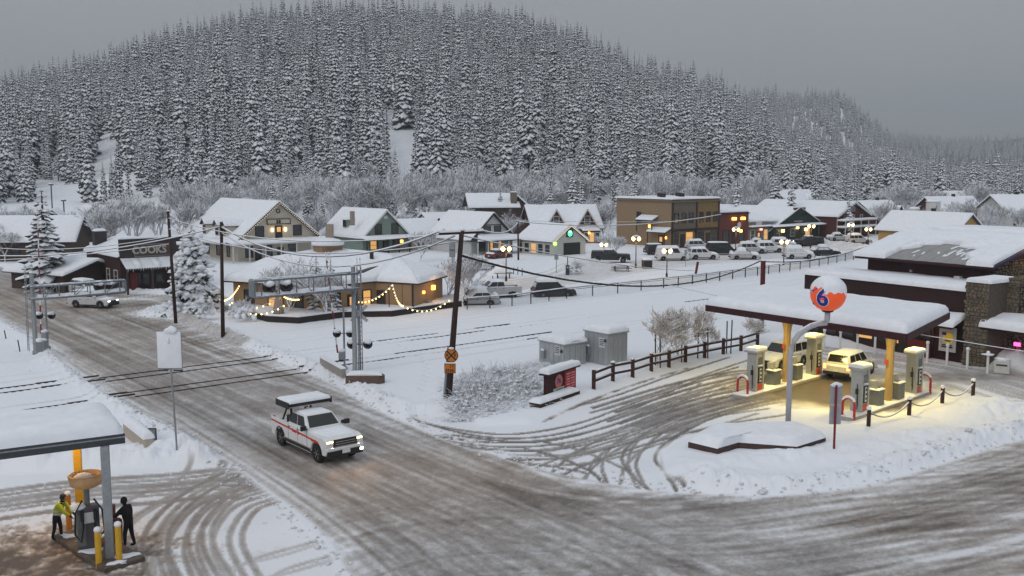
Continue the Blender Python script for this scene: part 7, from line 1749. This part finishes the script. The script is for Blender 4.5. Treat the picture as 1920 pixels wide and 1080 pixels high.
aw = MB().slab([fpt(ef, -.5, 2.95, 2.4), fpt(ef, 8, 2.95, 2.4), fpt(ef, 8, 3.5, 0), fpt(ef, -.5, 3.5, 0)], .15).build('awning', DB, t); snow_cover(fpt(ef, -.6, 3.0, 2.5), fpt(ef, 8, 3.0, 2.5), fpt(ef, 8, 3.55, 0), fpt(ef, -.6, 3.55, 0), .5, 12, 7, 9, edge=.4).build('snow', SNOW, t)
fbox(t, ef, 3.0, 2.55, .25, .2, .25, 'awning_lamp', BULB, 1.2)
fbox(t, ((gx1 + .3, gy0), (0, 1)), 4.8, ev + .8, .35, .5, .3, 'gable_lamp', AMBERL)
lq = bpy.data.lights.new('gable_lamp_light', 'POINT'); lq.energy = 30; lq.color = (1, .6, .2); lo = bpy.data.objects.new('gable_lamp_light', lq); COL.objects.link(lo); lo.parent = t; lo.location = (gx1 + 1.0, gy0 + 4.2, ev + .9)
# shopfront below the canopy
for i in range(8):
    s = 1.0 + i * 1.75
    if s < L - 3.5: win(t, FRONT, s, .7, 1.3, 1.5, lit=(i in (3, 5)), bars=False)
door(t, FRONT, L - 5.2, 0, 1.2, 2.2, lit=True)
MB().slab([(L - 7.5, -1.7, 2.75), (L - .4, -1.7, 2.75), (L - .4, 0, 3.4), (L - 7.5, 0, 3.4)], .12).build('porch_roof', DB, t); snow_cover((L - 7.5, -1.75, 2.8), (L - .3, -1.75, 2.8), (L - .3, 0, 3.42), (L - 7.5, 0, 3.42), .4, 10, 5, 12, edge=.3).build('snow', SNOW, t)
ls = fbox(t, FRONT, L - 3.6, 2.15, .7, .35, .12, 'lit_sign', AMBERL, .9)
l = bpy.data.lights.new('sign_light', 'POINT'); l.energy = 14; l.color = (1, .3, .08); l.shadow_soft_size = .2; lo = bpy.data.objects.new('sign_light', l); COL.objects.link(lo); lo.parent = t; lo.location = (L - 3.6, -1.3, 2.1)
win(t, FRONT, L - 3.6, 1.0, .9, 1.0, bars=False)
ps = fbox(t, FRONT, L - 1.5, .75, 1.35, 1.8, .06, 'poster', mat('poster_grey', (.46, .46, .45), .7, .08, 5, 0), .35)
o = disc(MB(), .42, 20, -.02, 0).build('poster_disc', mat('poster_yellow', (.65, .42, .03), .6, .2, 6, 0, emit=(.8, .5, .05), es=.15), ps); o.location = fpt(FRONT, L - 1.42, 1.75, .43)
for x_, z_, w_, h_, c_ in ((-1.75, 1.95, .35, .22, BLUE), (-1.5, 1.2, .8, .08, DARKTRIM), (-1.5, 1.05, .9, .1, DARKTRIM), (-1.45, 1.5, .5, .12, mat('poster_green', (.03, .15, .08), .6, .1, 5, 0))): fbox(ps, FRONT, L + x_, z_, w_, h_, .012, 'print', c_, .44)
fbox(t, FRONT, L - 3.7, .1, 1.9, 1.2, .08, 'panel_door', DARKRED, .5)
# white posts with snow caps along the store lane
WP_ = [(1738, 678), (1775, 683), (1813, 691), (1851, 699), (1545, 652), (1575, 655), (1607, 659), (1640, 662)]
LB = ['leftmost white post before the store poster', 'white post below the store poster', 'white post before the stone chimney', 'white post with a flat snow tray right of the chimney', 'white post seen under the canopy, leftmost', 'second white post seen under the canopy', 'third white post seen under the canopy', 'rightmost white post seen under the canopy']
for (x, y), lab in zip(WP_, LB):
    p = G(x, y); p.z = 0; tt = thing('white_post', lab, 'post', p, 0, 'white posts along the store front'); MB().lathe([(.09, -.1), (.09, 1.35)], (0, 0, 0), 10).build('shaft', WHITEP, tt); snow_cap(tt, (0, 0, 1.33), .12, .22)
    if x == 1851: MB().smooth().blob((0, 0, 1.3), (.45, .3, .08), 3).build('snow', SNOW, tt)
p = G(1878, 700); tt = thing('ice_freezer', 'low pale chest half buried in snow beside the last white post', 'freezer', p, R(-30)); MB().box((0, 0, .45), (1.0, .7, .9)).build('chest', WHITETRIM, tt, bevel=.05); MB().smooth().blob((0, 0, .95), (.5, .36, .16), 3).build('snow', SNOW, tt); MB().box((0, -.36, .6), (.7, .02, .12)).build('label_strip', DARKST, tt)
# ------------------------------------------------------------------ track-side railing, lamps and small things in the town
FL = [(876, 584), (960, 577), (1062, 563), (1158, 553), (1244, 543), (1324, 533), (1420, 520), (1500, 508), (1600, 490), (1650, 480)]
FW_ = [G(*q) for q in FL]; t = thing('trackside_railing', 'long dark metal railing topped with snow along the rail yard', 'fence', FW_[0])
RAILM = mat('railing_dark', (.03, .032, .034), .7, .2, 5, .05)
pk = MB(); last = None
for a, b in zip(FW_[:-1], FW_[1:]):
    L_s = (b - a).length; n = max(1, round(L_s / 3.2))
    for i in range(n):
        p, q = a.lerp(b, i / n) - FW_[0], a.lerp(b, (i + 1) / n) - FW_[0]
        MB().bar(p + Vector((0, 0, -.3)), p + Vector((0, 0, 1.2)), .11).build('post', RAILM, t)
        MB().bar(p + Vector((0, 0, 1.12)), q + Vector((0, 0, 1.12)), .07).build('top_rail', RAILM, t)
        MB().bar(p + Vector((0, 0, .95)), q + Vector((0, 0, .95)), .05).build('mid_rail', RAILM, t)
        MB().smooth().tube([p + Vector((0, 0, 1.19)), p.lerp(q, .5) + Vector((0, 0, 1.2)), q + Vector((0, 0, 1.19))], .065, 6).build('snow', SNOW, t)
        for k in range(1, 22): r_ = p.lerp(q, k / 22); pk.bar(r_ + Vector((0, 0, .15)), r_ + Vector((0, 0, .95)), .018)
pk.build('pickets', mat('picket_grey', (.12, .125, .13), .7, .2, 5, 0, snow=.3), t)['kind'] = 'stuff'
def lamp(x, yb, yt, lab, on=True):
    p = G(x, yb); h = zat(p, yt) - p.z; t = thing('street_lamp', lab, 'street lamp', p, 0, 'twin-globe street lamps in the town')
    MB().smooth().lathe([(.16, -.2), (.14, .5), (.075, .7), (.06, h - .4)], (0, 0, 0), 10).build('post', DARKTRIM, t)
    MB().bar((-.42, 0, h - .95), (.42, 0, h - .95), .08).build('arm', DARKTRIM, t)
    for s in (-1, 1):
        g = MB().smooth().lathe([(.08, -.28), (.24, -.1), (.28, .06), (.2, .24), (.08, .3)], (s * .4, 0, h - .62), 12).build('globe', GLOBE, t); snow_cap(t, (s * .4, 0, h - .33), .16, .16)
    MB().lathe([(.12, 0), (.5, .04), (.1, .18)], (0, 0, h - .45), 10).build('hood', DARKTRIM, t); snow_cap(t, (0, 0, h - .30), .34, .24)
    l = bpy.data.lights.new('street_lamp_light', 'POINT'); l.energy = 45; l.color = (1, .66, .32); l.shadow_soft_size = .25; lo = bpy.data.objects.new('street_lamp_light', l); COL.objects.link(lo); lo.parent = t; lo.location = (0, -.2, h - 1.2)
for a in [(949, 527, 458, 'lit twin-globe lamp between the leaning pole and the snow heap'), (1192, 503, 440, 'lit twin-globe lamp right of the black pickup'), (1250, 524, 462, 'lit lamp by the railing below the brick building'), (1469, 500, 446, 'lit lamp before the green shop car rows'), (1379, 472, 424, 'lit twin-globe lamp before the red brick shop'), (1520, 466, 418, 'lit twin-globe lamp before the green shop front'), (1594, 458, 416, 'lit lamp before the red barn porch'), (1627, 462, 424, 'lit lamp at the right end of the car park'), (1132, 478, 452, 'small lit lamp before the dark red gabled house')]: lamp(*a)
# bench, bin, pay box, marker posts
p = G(1165, 509); t = thing('picnic_bench', 'dark picnic bench with a snow slab left of the brown bin', 'bench', p, R(5)); MB().box((0, 0, .72), (2.6, .7, .07)).build('table_top', DARKTRIM, t)
for s in (-.75, .75): MB().box((0, s, .42), (2.6, .28, .06)).build('seat', DARKTRIM, t)
for x in (-.9, .9):
    for s in (-.6, .6): MB().bar((x, s, 0), (x, s * .4, .7), .09).build('leg', DARKTRIM, t)
snow_cover((-1.3, -.35, .76), (1.3, -.35, .76), (1.3, .35, .76), (-1.3, .35, .76), .3, 8, 4, 3, edge=.2).build('snow', SNOW, t)
p = G(1213, 503); t = thing('bin_enclosure', 'square brown bin enclosure right of the picnic bench', 'waste bin', p, R(8)); MB().box((0, 0, .55), (1.35, 1.0, 1.3)).build('box', mat('bin_brown', (.09, .05, .04), .85, .2, 5, .2, stretch=(5, 5, .4)), t, bevel=.03); MB().box((0, -.52, .6), (.9, .04, .8)).build('door', DARKTRIM, t); snow_cover((-.68, -.5, 1.2), (.68, -.5, 1.2), (.68, .5, 1.2), (-.68, .5, 1.2), .28, 6, 5, 3, edge=.25).build('snow', SNOW, t)
p = G(1064, 516); t = thing('pay_station', 'dark pay box on a post right of the snow heap', 'pay box', p); MB().tube([(0, 0, 0), (0, 0, 2.4)], .06, 8).build('post', DARKST, t); MB().box((0, 0, .7), (.5, .4, 1.3)).build('box', mat('box_blue', (.04, .05, .07), .6, .2, 5, .05), t, bevel=.03); MB().box((0, -.21, 1.05), (.3, .02, .3)).build('screen', STEELP, t)
p = G(1043, 514); t = thing('parking_sign', 'plain grey sign rear on a post in the snow heap', 'sign', p); MB().tube([(0, 0, -.2), (0, 0, 2.6)], .05, 8).build('post', STEELP, t); MB().box((0, -.05, 2.3), (.55, .03, .85)).build('panel', STEELP, t)
p = G(1285, 500); t = thing('parking_sign', 'grey sign on a post before the snowy van', 'sign', p); MB().tube([(0, 0, -.2), (0, 0, 2.4)], .045, 8).build('post', STEELP, t); MB().box((0, -.05, 2.1), (.4, .03, .75)).build('panel', STEELP, t)
p = G(1303, 519); tag(MB().bar((p.x, p.y, -.2), (p.x + .35, p.y, 2.0), .28).build('leaning_post', DARKRED), 'short leaning dark post beyond the railing', 'post')
p = G(944, 522); t = thing('picnic_table', 'brown table edge sticking out of a lamplit snow heap', 'table', p, R(10)); MB().box((0, 0, .7), (2.4, .8, .08)).build('table_top', mat('table_brown', (.16, .09, .05), .8, .2, 5, .2), t)
for x in (-.8, .8): MB().bar((x, 0, 0), (x, 0, .7), .12).build('leg', DARKTRIM, t)
snow_cover((-1.2, -.3, .73), (.4, -.3, .73), (.4, .5, .73), (-1.2, .5, .73), .8, 8, 6, 3, edge=.6).build('snow', SNOW, t)
for i, (x, y) in enumerate(((924, 532), (934, 532), (963, 516), (971, 515), (979, 517))):
    p = G(x, y); tag(MB().tube([(p.x, p.y, p.z - .2), (p.x, p.y, p.z + 1.0)], .055, 6).build('marker_post', DARKST), 'short dark marker post ' + ['left of the lamplit heap, outer one', 'left of the lamplit heap, inner one', 'right of the lamplit heap, first of three', 'right of the lamplit heap, middle of three', 'right of the lamplit heap, last of three'][i], 'post', 'marker posts round the lamplit heap')
# ------------------------------------------------------------------ second filling station, lower left
zc = 4.25; pa, pb_, pc = at(-260, 897, zc), at(235, 831, zc), at(199, 764, zc + .5); pc.z = zc; pd = pa + (pc - pb_)
o0 = Vector((pb_.x, pb_.y, 0)); C2 = thing('corner_canopy', 'snow-covered canopy corner with dark gutter at the lower left', 'canopy', o0); q = [(p.x - o0.x, p.y - o0.y) for p in (pa, pb_, pc, pd)]
MB().prism(q, zc, zc + .22).build('fascia', DARKST, C2)
q2 = [(x * 1.0, y) for x, y in q]; MB().prism(q2, zc + .26, zc + .36).build('gutter', DARKST, C2); MB().prism([(x * .99, y * .99) for x, y in q], zc + .2, zc + .28).build('light_strip', STEELP, C2)
snow_cover(*[(p[0], p[1], zc + .35) for p in q], .55, 20, 12, 17, edge=.7, noise=.08).build('snow', SNOW, C2)
for x, y, m_, nm in ((207, 1052, STEELP, 'grey_post'), (152, 985, YELLOW, 'yellow_post')):
    p = at(x, y) - o0; MB().box((p.x, p.y, zc / 2), (.3, .3, zc), R(20)).build(nm, m_, C2, bevel=.03)
l = bpy.data.lights.new('corner_canopy_light', 'AREA'); l.energy = 60; l.size = .5; l.color = (1.0, .62, .3)
lo = bpy.data.objects.new('corner_canopy_light', l); COL.objects.link(lo); lo.parent = C2; lq_ = at(120, 1010) - o0; lo.location = (lq_.x, lq_.y, zc - .05); MB().box((lq_.x, lq_.y, zc - .02), (.6, .6, .03)).build('canopy_light', LAMPW, C2)
p = at(168, 1032); t = thing('tall_pump', 'old fuel pump with a round orange-white top and looping hoses', 'fuel pump', (p.x, p.y, .14), R(30))
MB().box((0, 0, .8), (.75, .5, 1.6)).build('cabinet', mat('pump_dark', (.10, .09, .10), .5, .2, 6, .03), t, bevel=.04); MB().box((-.25, 0, .75), (.3, .56, 1.2)).build('side_panel', DGREY, t, bevel=.03)
MB().lathe([(.10, 1.6), (.10, 2.35)], (0, 0, 0), 10).build('neck', DGREY, t)
PEACH = mat('peach_ring', (.55, .33, .16), .6, .15, 5, .05)
MB().smooth().lathe([(.35, 2.3), (.55, 2.4), (.62, 2.75), (.55, 2.8), (.50, 2.6), (.3, 2.55)], (0, 0, 0), 24).build('round_top', PEACH, t); MB().smooth().blob((-.1, .1, 2.66), (.4, .35, .1), 4).build('snow', SNOW, t)
for s in (-1, 1):
    MB().smooth().tube([(s * .2, -.3, 1.9), (s * .45, -.4, 1.5), (s * .5, -.42, .7), (s * .3, -.4, .35), (s * .2, -.36, .9), (s * .22, -.34, 1.4)], .035, 6).build('hose', TRIM, t); MB().box((s * .22, -.3, 1.3), (.12, .14, .4)).build('nozzle', TRIM, t, bevel=.02)
MB().box((.0, -.27, 1.2), (.4, .03, .4)).build('dial_panel', WHITEG, t); MB().smooth().blob((-.35, -.1, 1.62), (.3, .3, .12), 5).build('snow', SNOW, t)
a, b = at(150, 1010), at(235, 1062); t = thing('fuel_island', 'muddy concrete island at the lower left filling point', 'kerb', (a.x, a.y, 0)); d = b - a; d.z = 0; s_ = Vector((-d.y, d.x, 0)).normalized() * .75
MB().prism([tuple((-s_ - d * .2).to_2d()), tuple((d - s_).to_2d()), tuple((d + s_).to_2d()), tuple((s_ - d * .2).to_2d())], -.05, .15).build('kerb', mat('muddy_concrete', (.12, .095, .075), .8, .4, 3, .3), t, bevel=.04)
for kx, ky, kr in ((.15, .3, .5), (.5, -.5, .4), (.85, .4, .45), (.95, -.3, .3), (-.05, -.4, .35)):
    c_ = d * kx + s_ * ky; MB().smooth().blob((c_.x, c_.y, .15), (kr, kr * .7, .05), int(kx * 50) + 5, 2, .5).build('snow', SNOW, t)
for i, (x, y, yt, m_) in enumerate(((186, 1062, 996, YELLOW), (224, 1056, 986, YELLOW), (130, 990, 928, mat('orange_paint', (.55, .2, .03), .6, .15, 8, .02)))):
    p = at(x, y); h = zat(p, yt); t = thing('bollard', ['yellow bollard before the grey canopy post', 'yellow bollard at the feet of the person in black', 'orange bollard beside the person in the yellow jacket'][i], 'bollard', p, 0, 'bollards at the lower left pump'); MB().lathe([(.11, -.1), (.11, h)], (0, 0, 0), 12).build('shaft', m_, t); snow_cap(t, (0, 0, h), .12, .16)
p = at(214, 1020); t = thing('oil_bin', 'dark red bin beside the person in black', 'waste bin', (p.x, p.y, 0), R(15)); MB().lathe([(.3, 0), (.33, .9), (.28, .95)], (0, 0, 0), 14).build('drum', DARKRED, t); MB().box((0, 0, 1.25), (.2, .2, .6)).build('pipe_box', mat('box_rust', (.2, .08, .06), .8, .2, 6, .1), t, bevel=.02)
a, b = G(240, 822), G(281, 856); d = b - a; d.z = 0; t = thing('barrier_block', 'pale concrete barrier with a thick snow top beside the canopy corner', 'barrier', a); MB().bar((0, 0, .3), d + Vector((0, 0, .3)), .45, .75).build('block', mat('pale_concrete', (.42, .36, .30), .9, .15, 6, .2), t, bevel=.04); s_ = Vector((-d.y, d.x, 0)).normalized() * .28
snow_cover(-s_ + Vector((0, 0, .66)), d - s_ + Vector((0, 0, .66)), d + s_ + Vector((0, 0, .66)), s_ + Vector((0, 0, .66)), .35, 10, 4, 3, edge=.22).build('snow', SNOW, t)
p = G(280, 838); t = thing('frame_sign', 'small snow-spattered framed sign behind the concrete barrier', 'sign', p); MB().box((0, 0, .35), (.75, .04, .6)).build('panel', mat('sign_pale', (.38, .40, .40), .6, .3, 9, .1), t)
for x, z, w, h in ((0, .67, .8, .05), (.38, .35, .05, .66)): MB().box((x, -.02, z), (w, .06, h)).build('frame', DARKST, t)

# ------------------------------------------------------------------ the two people at the pump
def skin_figure(name, joints, edges, m, parent, sub=2):
    names = list(joints); me = bpy.data.meshes.new(name); me.from_pydata([joints[n][0] for n in names], [(names.index(a), names.index(b)) for a, b in edges], [])
    o = bpy.data.objects.new(name, me); COL.objects.link(o)
    sk = o.modifiers.new('skin', 'SKIN'); sk.use_smooth_shade = True
    ss = o.modifiers.new('sub', 'SUBSURF'); ss.levels = ss.render_levels = sub
    for i, n in enumerate(names):
        r = joints[n][1]; me.skin_vertices[0].data[i].radius = r if isinstance(r, tuple) else (r, r); me.skin_vertices[0].data[i].use_root = (n == 'pelvis')
    bpy.context.view_layer.update()
    me2 = bpy.data.meshes.new_from_object(o.evaluated_get(bpy.context.evaluated_depsgraph_get())); o.modifiers.clear(); o.data = me2; me2.materials.clear(); me2.materials.append(m); me2.polygons.foreach_set('use_smooth', [True] * len(me2.polygons)); o.parent = parent
    return o
def person(label, loc, rz, cloth, lean, arm_l, arm_r, head_m, jacket=None, hood=None, stride=.12):
    """figure facing local +x; lean = forward shift of the chest; arm_* = (elbow, wrist) points"""
    t = thing('person', label, 'person', loc, rz)
    J = {'pelvis': ((0, 0, .98), (.15, .17)), 'waist': ((lean * .3, 0, 1.12), (.13, .165)), 'chest': ((lean * .75, 0, 1.34), (.145, .19)), 'neckb': ((lean, 0, 1.50), (.08, .09)), 'neck': ((lean + .02, 0, 1.56), .062), 'head': ((lean + .05, 0, 1.66), (.095, .085)), 'crown': ((lean + .06, 0, 1.77), (.075, .07))}
    E_ = [('pelvis', 'waist'), ('waist', 'chest'), ('chest', 'neckb'), ('neckb', 'neck'), ('neck', 'head'), ('head', 'crown')]
    for s, sd, arm in ((1, 'l', arm_l), (-1, 'r', arm_r)):
        J['sh' + sd] = ((lean * .9, s * .19, 1.45), .075); J['el' + sd] = (arm[0], .058); J['wr' + sd] = (arm[1], .042)
        w = Vector(arm[1]); d = (w - Vector(arm[0])).normalized(); side = Vector((-d.y, d.x, 0)); side = side.normalized() if side.length > .1 else Vector((0, 1, 0))
        J['pm' + sd] = (tuple(w + d * .07), (.038, .02))
        E_ += [('chest', 'sh' + sd), ('sh' + sd, 'el' + sd), ('el' + sd, 'wr' + sd), ('wr' + sd, 'pm' + sd)]
        for f in range(4): J['f%d%s' % (f, sd)] = (tuple(w + d * (.14 - .01 * abs(f - 1.2)) + side * (f - 1.5) * .022 - Vector((0, 0, .02))), .009); E_.append(('pm' + sd, 'f%d%s' % (f, sd)))
        J['th' + sd] = (tuple(w + d * .08 + side * .055), .01); E_.append(('wr' + sd, 'th' + sd))
        J['hp' + sd] = ((0, s * .10, .90), .105); J['kn' + sd] = ((.03 + s * stride * .5, s * .11, .50), .075); J['an' + sd] = ((-.02 + s * stride, s * .11, .10), .052); J['to' + sd] = ((.17 + s * stride, s * .13, .045), (.045, .04))
        E_ += [('pelvis', 'hp' + sd), ('hp' + sd, 'kn' + sd), ('kn' + sd, 'an' + sd), ('an' + sd, 'to' + sd)]
    skin_figure('body', J, E_, cloth, t)
    hx = lean + .07
    MB().smooth().lathe([(.03, -.11), (.075, -.08), (.088, 0), (.07, .06)], (hx + .02, 0, 1.665), 14).build('face', head_m, t)
    m = MB().smooth(); m.blob((hx + .105, 0, 1.655), (.022, .018, .028), 1, 1, 0)
    m.build('nose', head_m, t)
    for s in (-1, 1): MB().smooth().blob((hx + .088, s * .035, 1.69), (.012, .014, .009), 1, 1, 0).build('eye', TRIM, t)
    MB().smooth().lathe([(.112, -.06), (.118, .02), (.10, .09), (.05, .13), (.005, .14)], (hx - .025, 0, 1.69), 16).build('hood' if hood else 'beanie', hood or TRIM, t)
    if jacket:
        JJ = {'pelvis': ((0, 0, .96), (.175, .195)), 'waist': ((lean * .3, 0, 1.12), (.16, .19)), 'chest': ((lean * .75, 0, 1.34), (.17, .21)), 'neckb': ((lean, 0, 1.51), (.095, .1))}
        EE = [('pelvis', 'waist'), ('waist', 'chest'), ('chest', 'neckb')]
        for s, sd, arm in ((1, 'l', arm_l), (-1, 'r', arm_r)): JJ['sh' + sd] = ((lean * .9, s * .19, 1.45), .09); JJ['el' + sd] = (arm[0], .075); JJ['wr' + sd] = (tuple(Vector(arm[0]).lerp(Vector(arm[1]), .9)), .058); EE += [('chest', 'sh' + sd), ('sh' + sd, 'el' + sd), ('el' + sd, 'wr' + sd)]
        skin_figure('jacket', JJ, EE, jacket, t)
        for z, r1, r2 in ((1.18, .19, .215), (1.06, .19, .21)): MB().smooth().lathe([(1, -.025), (1, .025)], (0, 0, 0), 20).build('reflective_band', mat('reflective', (.6, .6, .55), .4, .1, 5, 0), t).scale = (r1, r2, 1); t.children[-1].location = (lean * .35, 0, z)
    return t
BLK = mat('black_clothes', (.012, .011, .013), .85, .2, 8, .1); SKIN = mat('skin', (.35, .2, .14), .6, .1, 6, 0); NAVY = mat('dark_trousers', (.018, .02, .03), .85, .2, 8, .1)
HIVIS = mat('hi_vis', (.42, .50, .03), .7, .1, 6, .05)
p = at(243, 1026); blk = person('person dressed all in black standing at the pump with hands forward', (p.x, p.y, .0), R(165), BLK, .10, ((.32, .22, 1.2), (.52, .16, 1.12)), ((.30, -.22, 1.2), (.50, -.14, 1.10)), SKIN, hood=BLK, jacket=BLK)
blk.scale = (1.06,) * 3
[bpy.data.objects.remove(c_) for c_ in list(blk.children) if c_.name.startswith('reflective')]
p = at(108, 1012); person('person in a yellow high-visibility jacket bending at the pump', (p.x, p.y, .0), R(-5), NAVY, .26, ((.45, .2, 1.15), (.62, .14, 1.0)), ((.46, -.2, 1.15), (.64, -.12, .98)), SKIN, jacket=HIVIS)
# ------------------------------------------------------------------ murky winter air
m = bpy.data.materials.new('haze'); m.use_nodes = True; n, l = m.node_tree.nodes, m.node_tree.links; n.clear()
ou = n.new('ShaderNodeOutputMaterial'); pv = n.new('ShaderNodeVolumePrincipled'); pv.inputs['Color'].default_value = (.86, .93, 1.0, 1); pv.inputs['Density'].default_value = .00030; pv.inputs['Anisotropy'].default_value = .2
l.new(pv.outputs[0], ou.inputs['Volume'])
hb = MB().box((900, 1500, 120), (6400, 3400, 243)).build('haze', m); struct(hb, 'stuff')
tag(hb, 'thin grey winter haze in the air over the whole town', 'haze')
